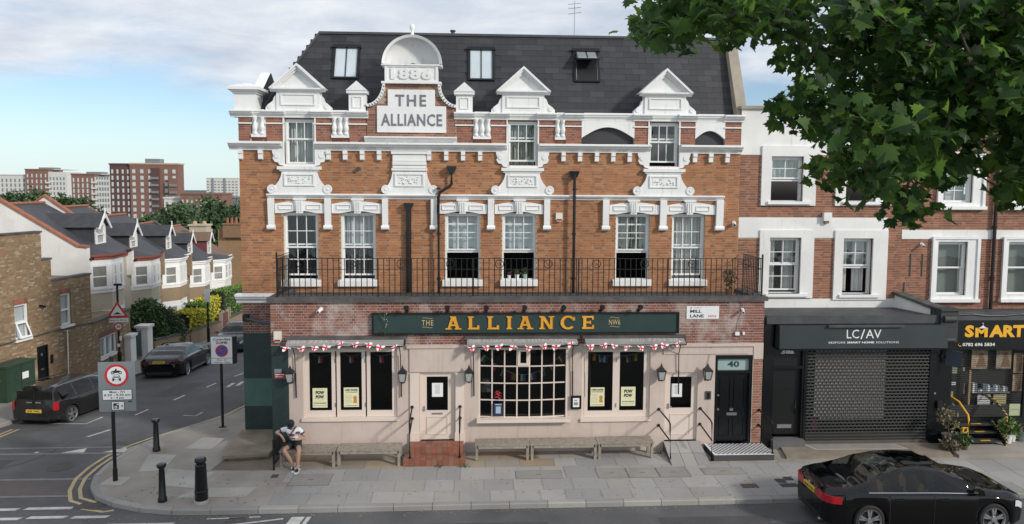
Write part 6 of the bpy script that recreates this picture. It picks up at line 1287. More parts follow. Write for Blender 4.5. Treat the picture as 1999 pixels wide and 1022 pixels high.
TL = ['end terrace house with rendered white gable and dark slate dormer roof','cream brick terrace house with railed roof opening and red brick cornice','brown brick terrace house with white bay and weathered slate roof','narrow brown brick terrace house with white bay and pointed dormer','all white terrace house with brown tiled roof at the end of row']
WM = [M_yel, M_yel, M_brn, M_brn, M_wren]; RM = [M_tslate, M_tslate, M_tslate, M_tslate, M_ptile]
for i in range(5):
    w_ = SB[i+1]-SB[i]; e, r = EV[i], RG[i]; base = T0+tdir*SB[i]; zb = zg(base.y)-1.2
    t = thing('terrace_house', TL[i], 'house', (base.x, base.y, 0), AT, local=True)
    obj('wall', MB().box(0, w_, 0, 8, zb, e), WM[i], t)
    rm_ = MB().add([(0,-.25,e-.1),(w_,-.25,e-.1),(w_,4.1,r),(0,4.1,r),(w_,8.3,e-.1),(0,8.3,e-.1)], [(0,1,2,3),(3,2,4,5)]); rf_ = obj('roof', rm_, RM[i], t)
    obj('ridge', MB().tube([(0,4.1,r+.02),(w_,4.1,r+.02)], .09, 6), M_rtile, rf_)
    # party wall rising through the roof, tiled on top
    g = (r-e)/4.1
    pwm = MB().add([(-.14,-.3,e-.9),(-.14,8.3,e-.9),(-.14,8.3,e+.25),(-.14,4.1,r+.62),(-.14,.15,e+.5),(-.14,-.3,e+.45),(.14,-.3,e-.9),(.14,8.3,e-.9),(.14,8.3,e+.25),(.14,4.1,r+.62),(.14,.15,e+.5),(.14,-.3,e+.45)], [(0,5,4,3,2,1),(6,7,8,9,10,11),(0,6,11,5),(5,11,10,4),(4,10,9,3),(3,9,8,2)])
    if i == 0: pwm.add([(-.145,-.05,zb),(-.145,8,zb),(-.145,8,e),(-.145,-.05,e)], [(0,3,2,1)])
    pw_ = obj('party_wall', pwm, M_wren if i < 2 else WM[min(i,3)], t)
    obj('tile_coping', MB().add([(-.2,-.3,e+.46),(.2,-.3,e+.46),(.2,.15,e+.52),(-.2,.15,e+.52),(.2,4.1,r+.64),(-.2,4.1,r+.64),(.2,8.3,e+.26),(-.2,8.3,e+.26),(-.2,-.3,e+.56),(.2,-.3,e+.56),(.2,.15,e+.62),(-.2,.15,e+.62),(.2,4.1,r+.76),(-.2,4.1,r+.76),(.2,8.3,e+.36),(-.2,8.3,e+.36)], [(8,9,10,11),(11,10,12,13),(13,12,14,15),(0,8,11,3),(3,11,13,5),(5,13,15,7),(1,2,10,9),(2,4,12,10),(4,6,14,12),(0,1,9,8)]), M_rtile if i < 4 else M_coping, pw_)
    if i > 9: 
        ch_ = obj('chimney', MB().box(-.35, .35, 3.4, 4.6, r-.6, r+.9).box(-.42, .42, 3.33, 4.67, r+.9, r+1.0), M_brn, t)
        for q in (3.65, 4.0, 4.35): obj('chimney_pot', MB().lathe([(0,0),(.1,0),(.085,.3),(.11,.34),(0,.34)], (0,q,r+1.0), 8), M_rtile, ch_)
    # dormer
    dx0, dx1, da = DM[i]; yf = .6; zs_ = e+g*yf-.02; zh = da-.6; yb = min((zh-e)/g, 4.0); ya = min((da-e)/g, 4.05); c = (dx0+dx1)/2
    dmr = obj('dormer', MB().add([(dx0,yf,zs_),(dx0,yf,zh),(dx0,yb,zh),(dx1,yf,zs_),(dx1,yf,zh),(dx1,yb,zh)], [(0,1,2),(3,5,4),(1,4,5,2)]), M_tslate if i != 4 else mat('dormer_maroon', (.16,.04,.05), .7), t)
    obj('dormer_roof', MB().add([(dx0-.2,yf-.25,zh-.12),(c,yf-.25,da),(c,ya,da),(dx0-.2,yb,zh-.12),(dx1+.2,yf-.25,zh-.12),(dx1+.2,yb,zh-.12)], [(0,1,2,3),(1,4,5,2)]), RM[i] if i != 4 else M_ptile, dmr)
    obj('bargeboard', MB().prism([(dx0-.22,zh-.2),(dx0-.1,zh-.24),(c,da-.14),(dx1+.1,zh-.24),(dx1+.22,zh-.2),(c,da+.04)], yf-.3, yf-.24).box(c-.035, c+.035, yf-.3, yf-.24, da-.25, da+.26), M_wframe, dmr)
    fr_ = obj('dormer_window', MB().box(dx0, dx0+.2, yf-.04, yf+.05, zs_, zh).box(dx1-.2, dx1, yf-.04, yf+.05, zs_, zh).box(dx0+.2, dx1-.2, yf-.04, yf+.05, zs_, zs_+.1).box(dx0+.2, dx1-.2, yf-.04, yf+.05, (zs_+zh)/2-.03, (zs_+zh)/2+.03).box(dx0+.2, dx1-.2, yf-.04, yf+.05, zh-.08, zh).prism([(dx0,zh),(dx1,zh),(c,da-.1)], yf-.03, yf+.03), M_wframe, dmr)
    pane(fr_, dx0+.2, dx1-.2, zs_+.1, zh-.08, yf); obj('net_curtain', MB().box(dx0+.2, dx1-.2, yf+.06, yf+.08, zs_+.1, zh-.08), M_curt, fr_)
    # canted bay, two storeys
    b0, b1, pj = (.45, 3.45, .85) if i < 4 else (.6, 4.4, .9); fx0, fx1 = b0+.75, b1-.75; top = e-.02
    plan = [(b0,0),(fx0,-pj),(fx1,-pj),(b1,0)]; zS = [(top-1.62, top-.42), (top-4.3, top-3.0)]
    by_ = obj('bay', MB().slab(plan, zb, top), WM[i] if i < 2 else (M_brn if i < 4 else M_wren), t)
    inf = lambda d: [(b0-d,0.02),(fx0-d*.45,-pj-d),(fx1+d*.45,-pj-d),(b1+d,0.02)]
    obj('bay_cornice', MB().slab(inf(.12), top-.16, top-.02).slab(inf(.2), top-.02, top+.08), mat('cornice_red', (.24,.07,.05), .85) if i < 2 else M_white, by_)
    obj('bay_roof', MB().add([(x, y, top+.08) for x, y in inf(.2)]+[((fx0+fx1)/2-.3, .3, top+.4), ((fx0+fx1)/2+.3, .3, top+.4)], [(0,1,4),(1,2,5,4),(2,3,5)]), M_tslate, by_)
    for zz in zS:
        obj('bay_band', MB().slab(inf(.05), zz[0]-.22, zz[0]-.05).slab(inf(.1), zz[0]-.05, zz[0]+.02), M_white, by_); obj('bay_head', MB().slab(inf(.03), zz[1], zz[1]+.28), M_white, by_); obj('bay_piers', MB().slab(inf(.006), zz[0], zz[1]), M_white, by_)
        for (p, q) in zip(plan[:-1], plan[1:]):
            P, Q = Vector(p), Vector(q); d = (Q-P).normalized(); n_ = Vector((d.y, -d.x)); Ln = (Q-P).length
            nn = 1 if Ln < 1.4 else 2
            for kk in range(nn):
                a, b = Ln*(kk+.0)/nn+.1, Ln*(kk+1)/nn-.1
                def W3(s, o_, z): v_ = P+d*s+n_*o_; return (v_.x, v_.y, z)
                def bxl(mb, s0, s1, o0, o1, z0, z1): mb.add([W3(s0,o1,z0),W3(s1,o1,z0),W3(s1,o0,z0),W3(s0,o0,z0),W3(s0,o1,z1),W3(s1,o1,z1),W3(s1,o0,z1),W3(s0,o0,z1)], [(0,1,5,4),(3,2,1,0),(4,5,6,7),(1,2,6,5),(3,0,4,7)]); return mb
                fm_ = MB(); bxl(fm_, a-.1, a+.16, 0, .07, zz[0], zz[1]); bxl(fm_, b-.16, b+.1, 0, .07, zz[0], zz[1]); bxl(fm_, a+.16, b-.16, 0, .05, zz[1]-.1, zz[1]); bxl(fm_, a+.16, b-.16, 0, .05, zz[0]+.02, zz[0]+.1); bxl(fm_, a+.16, b-.16, 0, .035, (zz[0]+zz[1])/2-.03, (zz[0]+zz[1])/2+.03)
                bwn = obj('bay_window', fm_, M_wframe, by_)
    gmx = MB()
    for zz in zS:
        for (p, q) in zip(plan[:-1], plan[1:]):
            P, Q = Vector(p), Vector(q); d = (Q-P).normalized(); n_ = Vector((d.y, -d.x)); Ln = (Q-P).length
            A_, B2 = P+d*.1+n_*.012, P+d*(Ln-.1)+n_*.012
            obj('bay_pane', MB().add([(A_.x,A_.y,zz[0]+.05),(B2.x,B2.y,zz[0]+.05),(B2.x,B2.y,zz[1]-.05),(A_.x,A_.y,zz[1]-.05)], [(0,1,2,3)]), mat('bay_glass', (.20,.21,.20), .12, (.30,.30,.29), 1.5, spec=.7) if 'bay_glass' not in MATS else MATS['bay_glass'], by_)
    # window and door beside the bay
    dx = b1+.5
    if dx+1 < w_:
        wn_ = obj('window', MB().box(dx, dx+.08, -.04, .02, top-1.6, top-.4).box(dx+.72, dx+.8, -.04, .02, top-1.6, top-.4).box(dx+.08, dx+.72, -.04, .02, top-.48, top-.4).box(dx-.08, dx+.88, -.1, .02, top-1.7, top-1.6).box(dx-.1, dx+.9, -.05, .02, top-.4, top-.15).box(dx+.08, dx+.72, -.03, .02, top-1.03, top-.97), M_white, t)
        obj('pane', MB().box(dx+.08, dx+.72, -.015, -.005, top-1.6, top-.48), MATS['bay_glass'], wn_)
        ar = MB(); n = 10
        for k in range(n): a0, a1 = math.pi*k/n, math.pi*(k+1)/n; ar.prism([(dx+.45+.42*math.cos(a0), top-3.1+.42*math.sin(a0)),(dx+.45+.6*math.cos(a0), top-3.1+.6*math.sin(a0)),(dx+.45+.6*math.cos(a1), top-3.1+.6*math.sin(a1)),(dx+.45+.42*math.cos(a1), top-3.1+.42*math.sin(a1))], -.1, .02)
        ar.box(dx-.15, dx+.03, -.1, .02, top-5.2, top-3.1).box(dx+.87, dx+1.05, -.1, .02, top-5.2, top-3.1)
        po = obj('porch_arch', ar, M_white, t); obj('door', MB().box(dx+.03, dx+.87, -.02, .02, top-5.2, top-2.75), M_bpaint, po)
    obj('gutter', MB().box(0, w_, -.3, -.2, e-.16, e-.06), M_wframe if i > 1 else M_black, t)
    obj('eaves_course', MB().box(.05, w_-.05, -.1, .0, e-.42, e-.16), MATS['cornice_red'] if i < 2 else M_white, t)
# a brick house across the end, with its chimney
fh = thing('brick_house', 'plain orange brown brick gable house with row of red chimney pots', 'house', (-24.0, 52.0, -5)); obj('wall', MB().box(-26.0, -15, 51, 60, -6, 3.3).prism([(-26.0,3.3),(-15,3.3),(-20,5)], 51, 60), mat('end_brick', (.33,.21,.11), .9, (.26,.16,.09), 5), fh)
chm = obj('chimney', MB().box(-25.4, -22.6, 50.6, 51.6, 2.5, 3.75).box(-25.5, -22.5, 50.5, 51.7, 3.75, 3.85), mat('chim_brick', (.28,.17,.09), .9, (.2,.13,.08), 5), fh)
for k in range(6): obj('chimney_pot', MB().lathe([(0,0),(.14,0),(.12,.5),(.15,.55),(0,.55)], (-25.1+.42*k,51.1,3.85), 10), M_rtile, chm)
ch2 = thing('chimney_stack', 'square cream chimney stack above the brown tiled roofs', 'chimney', (-24.8, 43, -4)); obj('stack', MB().box(-25.6, -24.2, 43, 44.2, -4, 4.0).box(-25.7, -24.1, 42.9, 44.3, 4.0, 4.15), M_yel, ch2)
for k in range(2): obj('chimney_pot', MB().lathe([(0,0),(.2,0),(.16,.22),(.06,.28),(0,.28)], (-25.3+.8*k,43.5,4.15), 10), mat('clay_pot', (.45,.33,.2), .8), ch2)
# gate piers, hedges and garden walls
gp1 = thing('gate', 'pair of white gate piers with dark blue green iron gate', 'gate', (-17.6, 16.2, -1.3))
for k, (x, y, h) in enumerate([(-18.15,15.85,.12),(-17.93,17.2,.32)]):
    o = obj('pier', MB().box(x-.28, x+.28, y-.28, y+.28, -1.7, h-.12), M_wren, gp1); obj('pier_cap', MB().box(x-.35, x+.35, y-.35, y+.35, h-.12, h), M_wren, o)
gl = MB(); M_gate = mat('gate_teal', (.03,.09,.10), .5)
obj('gate_leaf', MB().tube([(-18.1,16.13,-1.15),(-17.97,16.92,-1.2)], .025, 6).tube([(-18.1,16.13,-.05),(-17.97,16.92,.05)], .025, 6), M_gate, gp1)
for k in range(8): u_ = k/7; obj('gate_bar', MB().tube([(-18.09+.11*u_,16.16+.72*u_,-1.2),(-18.09+.11*u_,16.16+.72*u_,-.05+.2*math.sin(u_*3.1))], .022, 6), M_gate, gp1)
M_hg = mat('hedge_green', None, .6, island=[(.03,.07,.015),(.04,.09,.018),(.02,.05,.012),(.055,.11,.025)], big=.15); M_hl = mat('hedge_light', None, .6, island=[(.11,.21,.03),(.13,.25,.04),(.08,.17,.03)], big=.1); M_hy = mat('hedge_yellow', None, .6, island=[(.55,.47,.03),(.65,.55,.04),(.42,.39,.03),(.28,.32,.03)], big=.1); M_core = mat('hedge_core', (.012,.02,.008), .95)
def bush(label, blobs, n, size, m, seed, name='bush', cat='bush'):
    t = thing(name, label, cat, (blobs[0][0][0], blobs[0][0][1], blobs[0][0][2]-blobs[0][1][2])); co_ = MB()
    for c, r in blobs: 
        prof = [(math.sin(math.pi*k/8)*r[0]*.86, -math.cos(math.pi*k/8)*r[2]*.86) for k in range(9)]; co_.lathe(prof, c, 12)
    obj('branches', co_, M_core, t); leaf_blob('foliage', blobs, n, size, m, t, seed, shell=.8); return t  # dark solid core added inside the leaves to stop seeing through, not modelled branches
bush('clipped dome shaped dark green bush behind the gate', [((-18.6,19.2,-.5),(.95,.95,1.25))], 4200, .14, M_hg, 21); bush('rounded dark evergreen bush beside the dome bush', [((-18.4,21.2,-.9),(.95,1.1,1.1)),((-18.8,20.9,-.1),(.9,1.0,.8))], 4200, .14, M_hg, 22)
bush('tall leafy shrub growing by the cream bay', [((-19.2,18.2,.1),(.7,.8,.8)),((-18.9,19.6,.55),(.8,.9,.7)),((-19.3,17.2,-.1),(.5,.6,.7))], 3600, .2, mat('shrub_green', None, .6, island=[(.05,.11,.025),(.08,.15,.04),(.035,.08,.02)], big=.1), 23, 'shrub', 'shrub')
def hedge(label, x0, y0, x1, y1, h, th, m, n, seed):
    t = thing('hedge', label, 'hedge', ((x0+x1)/2, (y0+y1)/2, zg((y0+y1)/2))); d = Vector((x1-x0, y1-y0)); L_ = d.length; d.normalize(); nn = Vector((d.y, -d.x)); rr = random.Random(seed); mb = MB()
    P = [Vector((x0,y0))+nn*th/2, Vector((x1,y1))+nn*th/2, Vector((x1,y1))-nn*th/2, Vector((x0,y0))-nn*th/2]; z0 = [zg(p.y) for p in P]; co_ = MB().add([(p.x,p.y,z) for p, z in zip(P, z0)]+[(p.x,p.y,z+h-.06) for p, z in zip(P, z0)], [(0,1,5,4),(1,2,6,5),(2,3,7,6),(3,0,4,7),(4,5,6,7)]); obj('branches', co_, M_core, t)  # the core is a dark solid filler added behind the hedge leaves to close gaps
    for k in range(n):
        s = rr.uniform(0, L_); f_ = rr.random(); top_ = rr.random() < .3
        o_ = rr.uniform(-th/2, th/2) if top_ else rr.choice([1, 1, 1, -1])*(th/2+rr.uniform(-.03,.06)); z = h+rr.uniform(-.06,.08) if top_ else rr.uniform(.05, h)
        p = Vector((x0,y0))+d*s+nn*o_; q = Vector((p.x, p.y, zg(p.y)+z)); a = Vector((rr.gauss(0,1),rr.gauss(0,1),rr.gauss(0,1))).normalized(); b = a.cross(Vector((rr.gauss(0,1),rr.gauss(0,1),rr.gauss(0,1)))).normalized(); sz = .16*rr.uniform(.6,1.3)
        mb.add([q, q+a*sz*.5+b*sz*.3, q+a*sz, q+a*sz*.5-b*sz*.3], [(0,1,2,3)])
    obj('foliage', mb, m, t, kind='stuff')
hedge('golden yellow privet hedge behind the parked black saloon', -18.3, 22.6, -18.8, 26.6, 2.0, .9, M_hy, 3200, 31); hedge('green privet hedge between the golden hedge pieces', -18.9, 26.0, -19.2, 28.4, 2.3, .9, M_hl, 2600, 32); hedge('second golden hedge section further down the street', -19.0, 27.6, -19.7, 31.8, 2.5, .9, M_hy, 2400, 33); hedge('tall bright green hedge beside the white terrace house', -19.7, 32.4, -21.9, 46, 2.9, 1.0, M_hl, 4200, 34)
for k, (a, b) in enumerate([((-17.75,17.7),(-17.75,22.2)),((-17.8,22.5),(-18.4,29.5)),((-18.5,30),(-20.3,42))]):
    d = Vector((b[0]-a[0], b[1]-a[1])).normalized(); n_ = Vector((d.y, -d.x))*.12
    t = thing('garden_wall', ['low brick garden wall under the dome bush','low brick garden wall under the golden hedge','low brick garden wall further down the terrace'][k], 'wall', (a[0], a[1], zg(a[1]))); v = []
    for p in (a, b):
        for s in (1, -1): v.append((p[0]+n_.x*s, p[1]+n_.y*s, zg(p[1])-.3)); v.append((p[0]+n_.x*s, p[1]+n_.y*s, zg(p[1])+.95))
    obj('brickwork', MB().add(v, [(0,1,5,4),(3,2,6,7),(1,3,7,5),(0,2,3,1),(4,5,7,6)]), M_brn, t); obj('wall_coping', MB().add([(q[0]+(n_.x*.4 if j % 4 < 2 else -n_.x*.4), q[1], q[2]+dz_) for j, q in enumerate([v[1],v[5],v[7],v[3]]) for dz_ in (0,.08)], [(1,3,5,7),(0,2,3,1),(4,6,7,5)]), M_coping, t)
for k, (x, y) in enumerate([(-18.25,29.75),(-18.9,32.0)]):
    t = thing('gate_post', ['reddish wooden gate between the golden hedges','reddish wooden gate before the tall green hedge'][k], 'gate', (x, y, zg(y))); obj('panel', MB().box(x-.06, x+.06, y-.6, y+.6, zg(y), zg(y)+1.5), mat('gate_wood', (.16,.06,.045), .8), t); obj('frame', MB().box(x-.1, x+.1, y-.72, y-.6, zg(y), zg(y)+1.65).box(x-.1, x+.1, y+.6, y+.72, zg(y), zg(y)+1.65), M_stone, t)
# ================================================================ far town
def block(label, x0, x1, y0, y1, zt, cols, rows, m, wm, z0=-14, zr0=None, win=(1.3,1.7), name='apartment_block', roofm=None, parts=()):
    t = thing(name, label, 'building', ((x0+x1)/2, y0, z0)); obj('wall', MB().box(x0, x1, y0, y1, z0, zt), m, t); obj('roof_edge', MB().box(x0-.3, x1+.3, y0-.3, y1+.3, zt, zt+.7), roofm or m, t)
    zr0 = zr0 if zr0 is not None else z0+2; wmesh = MB().box(0, win[0], -.12, 0, 0, win[1]).mesh('window', wm); fh_ = (zt-1.2-zr0)/rows; cw_ = (x1-x0)/cols
    for i in range(cols):
        for j in range(rows): obj('window', wmesh, wm, t, loc=(x0+(i+.5)*cw_-win[0]/2, y0, zr0+j*fh_))
    for p in parts: obj(p[0], MB().box(*p[1]), p[2], t)
    return t
M_fb = mat('far_red_brick', (.24,.125,.095), .9, (.20,.11,.09), .3, big=.06); M_fb2 = mat('far_dark_brick', (.105,.055,.05), .9, big=.06); M_fw = mat('far_white_wall', (.62,.61,.58), .8, big=.05); M_fg = mat('far_window', (.22,.24,.25), .2); M_fgl = mat('far_window_light', (.55,.57,.56), .3); M_fpale = mat('far_pale_panel', (.52,.36,.26), .8)
a1 = block('tall red brick apartment tower with pale parapet panels and recessed balconies', -169, -146, 340, 347, 18.2, 6, 9, M_fb, M_fgl, -15, -11, (1.5,1.9), roofm=M_fpale, parts=[('plant_room', (-162,-155,341,346,18.2,21), M_greyp), ('balcony_stack', (-158.6,-154.8,339.2,340,-8,16.5), M_fb2), ('stair_wing', (-149.5,-145,337,342,-15,11.5), M_fb)])
for j in range(6):
    obj('balcony', MB().box(-158.4, -155, 338.6, 339.2, -6+3.4*j, -4.9+3.4*j), M_greyp, a1); obj('balcony', MB().box(-149, -145.4, 336.4, 337, -9.5+3.4*j, -8.4+3.4*j), M_greyp, a1)
block('darker brick wing of the tall apartment tower', -179, -169.05, 341, 347, 18.0, 4, 9, M_fb2, M_fgl, -15, -11, (.9,2.0), roofm=M_fb2)
for (x0, xm, x1, y, zt, lb) in [(-301.6,-287,-275,478,18.2,'red brick and white apartment block with roof plant behind trees'),(-237,-224,-215,414,14.2,'red brick and white apartment block beside the tall tower')]:
    b1_ = block(lb, x0, xm, y, y+18, zt, 5, 6, M_fb, M_fgl, -16, -6, (.9,2.4), parts=[('plant_room', (x0+6,xm+2,y+5,y+12,zt,zt+1.8), M_greyp)])
    wmsh = MB().box(0, .9, -.1, 0, 0, 2.0).mesh('window', M_fg); obj('white_wing', MB().box(xm+.01, x1, y+.5, y+18, -16, zt-1.2), M_fw, b1_); obj('roof_canopy', MB().box(xm+4, x1+.8, y, y+14, zt+.1, zt+.5), M_fw, b1_)
    for i in range(5):
        for j in range(6): obj('window', wmsh, M_fg, b1_, loc=(xm+1+i*(x1-xm-2)/4.6, y+.5, -5+3.3*j))
    for j in range(5): obj('balcony', MB().box(xm-1.5, xm+1.5, y-.8, y, -4+3.3*j, -3+3.3*j), M_fw, b1_)
block('pale apartment block at the edge of the view', -322, -302.5, 480, 495, 14.5, 7, 6, M_fw, M_fg, -16, -6, (1.0,2.2))
tw = block('pale grey white high rise with vertical strips in the distance', -300, -265, 798, 815, 17.0, 9, 8, M_fw, M_fg, -20, -9, (2.2,1.3), 'tower_block')
for x in (-294, -281): obj('stair_strip', MB().box(x, x+2.2, 797.4, 798, -20, 17.5), mat('strip_grey', (.22,.25,.28), .7), tw)
block('low red brick building with white windows above the trees', -124, -107, 287, 300, 4.2, 9, 2, M_fb, M_fgl, -14, -1.5, (.7,1.3), 'low_building'); block('grey flat roofed building near the high rise', -109, -95, 300, 315, 2.6, 5, 2, M_greyp, M_fg, -14, -3, (1.0,1.2), 'low_building'); block('cream low building beside the tall brick tower', -132, -124.2, 290, 300, 2.4, 3, 2, M_fw, M_fg, -14, -1.5, (.8,1.2), 'low_building')
rr = random.Random(77); far_lab = ['pale','brown','grey','red']
for k in range(16): x = -330+k*24+rr.uniform(-6,6); y_ = rr.uniform(900,1500); h_ = rr.uniform(-2,5); t = thing('far_house_row', 'hazy %s roofline on the horizon beyond the %s' % (far_lab[k % 4], ['trees','high rise','brick tower','low roofs'][k//4]), 'building', (x, y_, -14), group='roofs on the horizon'); obj('wall', MB().box(x, x+rr.uniform(18,34), y_, y_+15, -16, h_), [M_fw, M_brn, M_greyp, M_fb][k % 4], t); obj('roof', MB().box(x+1, x+16, y_+2, y_+12, h_, h_+2), M_tslate, t)
M_ft = mat('far_tree_leaf', None, .7, island=[(.03,.065,.02),(.04,.085,.025),(.025,.05,.018),(.06,.11,.035)], big=.2); M_ft2 = mat('far_tree_leaf_pale', None, .7, island=[(.06,.10,.045),(.08,.13,.05),(.05,.085,.035)], big=.2)
def far_tree(label, x, y, zt, rw_, h, m, seed, zb=-10):
    t = thing('tree', label, 'tree', (x, y, zb), group='trees beyond the terrace'); rr = random.Random(seed); bl = []
    for k in range(7): bl.append(((x+rr.uniform(-.6,.6)*rw_, y+rr.uniform(-.5,.5)*rw_, zt-h*.5+rr.uniform(-.35,.28)*h), (rw_*rr.uniform(.35,.6), rw_*rr.uniform(.35,.6), h*rr.uniform(.18,.3))))
    obj('trunk', MB().tube([(x,y,zb),(x+.2,y,zt-h*.7),(x,y,zt-h*.3)], [.4,.3,.12], 7), M_soil, t); cr_ = MB()
    for c, r in bl[:3]: obj('limb', MB().tube([(x,y,zt-h*.75),c], [.16,.05], 5), M_soil, t)
    leaf_blob('crown', bl, 3600, .8, m, t, seed, shell=.5)
for k, (x, y, zt, w2, h, m) in enumerate([(-59.5,113,5.0,5.2,11,M_ft),(-53.5,117,4.9,4.5,10,M_ft),(-51,112,5.6,4.5,10.5,M_ft2),(-47.5,114,5.2,4.6,10,M_ft),(-44,112,4.9,4.2,10,M_ft2),(-41,115,4.6,4,10,M_ft),(-99,136,6.6,6,12,M_ft),(-92,138,6.9,5,12,M_ft2),(-86,135,6.6,5,11,M_ft),(-81.5,133,6.3,4.5,11,M_ft),(-105,140,6.4,6,12,M_ft),(-50.5,92,4.7,4.6,9.5,M_ft),(-45,95,4.9,4.4,9.5,M_ft2),(-40.5,94,4.6,4.2,9.5,M_ft)]):
    far_tree(['dark round crowned tree in front of the tall brick tower','dark tree behind the round crowned tree','pale green broad tree below the low brick building','mid green tree beside the pale broad tree','light green tree below the grey building','green tree partly behind the pub corner','dense green tree behind the white gable','paler thin tree behind the white gable','green tree below the red and white block','bushy dark tree beside the black flue','dark tree at the far edge of the gardens','dark broad tree just above the terrace roofs','light broad tree just above the terrace roofs','full green tree beside the brick chimney'][k], x, y, zt, w2, h, m, 60+k)
# television aerial on the pub roof
ta = thing('tv_aerial', 'thin metal television aerial on the pub roof', 'aerial', (2.5, 6, 12.2)); obj('mast', MB().tube([(2.5,6,12.2),(2.5,6,14.05)], .018, 6), M_steel, ta)
for k, z in enumerate((13.62,13.8,13.95)): obj('crossbar', MB().tube([(2.27,6,z-.03),(2.73,6,z+.03)], .01, 5), M_steel, ta)
for k in range(5): obj('element', MB().tube([(2.3+.1*k,5.85,13.8),(2.3+.1*k,6.15,13.86)], .007, 4), M_steel, ta)
# ================================================================ cars
M_tyre = mat('tyre_rubber', (.018,.018,.018), .8); M_rim = mat('alloy_rim', (.55,.56,.57), .3, metal=.85); M_cglass = glassmat('car_glass', (.42,.46,.45), 1.5); M_trim = mat('car_trim', (.012,.012,.012), .5); M_chrome = mat('chrome', (.7,.7,.7), .12, metal=1); M_tail = mat('tail_red', (.40,.012,.02), .12, spec=.7); M_head = mat('head_lamp', (.55,.58,.60), .08, spec=.8); M_plate = mat('plate_yellow', (.68,.45,.04), .4)
def interp(t, pts):
    if t <= pts[0][0]: return pts[0][1]
    for (a, va), (b, vb) in zip(pts[:-1], pts[1:]):
        if t <= b: u_ = (t-a)/(b-a); u_ = u_*u_*(3-2*u_)*.5+u_*.5; return va+(vb-va)*u_
    return pts[-1][1]
def wheel(parent, x, y, r, wd, side):
    w = obj('wheel', MB().lathe([(r*.74,-wd/2+.01),(r*.93,-wd/2),(r,-wd/2+.03),(r,wd/2-.03),(r*.93,wd/2),(r*.74,wd/2-.01)], (x,y,r), 28, 'y'), M_tyre, parent, smooth=True); o = side*(wd/2-.012); rm = MB()
    n = 28; prof = [(r*.70,o),(r*.755,o+side*.012),(r*.77,o-side*.02),(r*.72,o-side*.06)]; v = []; f = []
    for i in range(n):
        a = 2*math.pi*i/n
        for q, d in prof: v.append((x+q*math.cos(a), y+d, r+q*math.sin(a)))
    for i in range(n):
        for k in range(3): f.append((i*4+k, ((i+1) % n)*4+k, ((i+1) % n)*4+k+1, i*4+k+1))
    rm.add(v, f)
    for k in range(5):
        for da in (-.16, .16):
            a = 2*math.pi*k/5+.3; c1, c2 = (math.cos(a+da*1.0), math.sin(a+da*1.0)), (math.cos(a+da*.35), math.sin(a+da*.35)); t_ = (-math.sin(a), math.cos(a)); wd_ = .021
            P = [(x+r*.12*c2[0]-t_[0]*wd_, r+r*.12*c2[1]-t_[1]*wd_), (x+r*.12*c2[0]+t_[0]*wd_, r+r*.12*c2[1]+t_[1]*wd_), (x+r*.74*c1[0]+t_[0]*wd_, r+r*.74*c1[1]+t_[1]*wd_), (x+r*.74*c1[0]-t_[0]*wd_, r+r*.74*c1[1]-t_[1]*wd_)]
            rm.add([(p[0], y+o-side*.012, p[1]) for p in P]+[(p[0], y+o-side*.05, p[1]) for p in P], [(0,1,2,3),(0,1,5,4),(1,2,6,5),(2,3,7,6),(3,0,4,7)])
    rm.lathe([(0,-.02),(r*.17,-.02),(r*.17,.015),(0,.015)], (x,y+o-side*.015,r), 14, 'y'); obj('rim', rm, M_rim, w); obj('brake_disc', MB().lathe([(0,-.01),(r*.5,-.01),(r*.5,.01),(0,.01)], (x,y+o-side*.09,r), 20, 'y'), mat('disc_grey', (.10,.10,.10), .4, metal=.6) if 'disc_grey' not in MATS else MATS['disc_grey'], w)
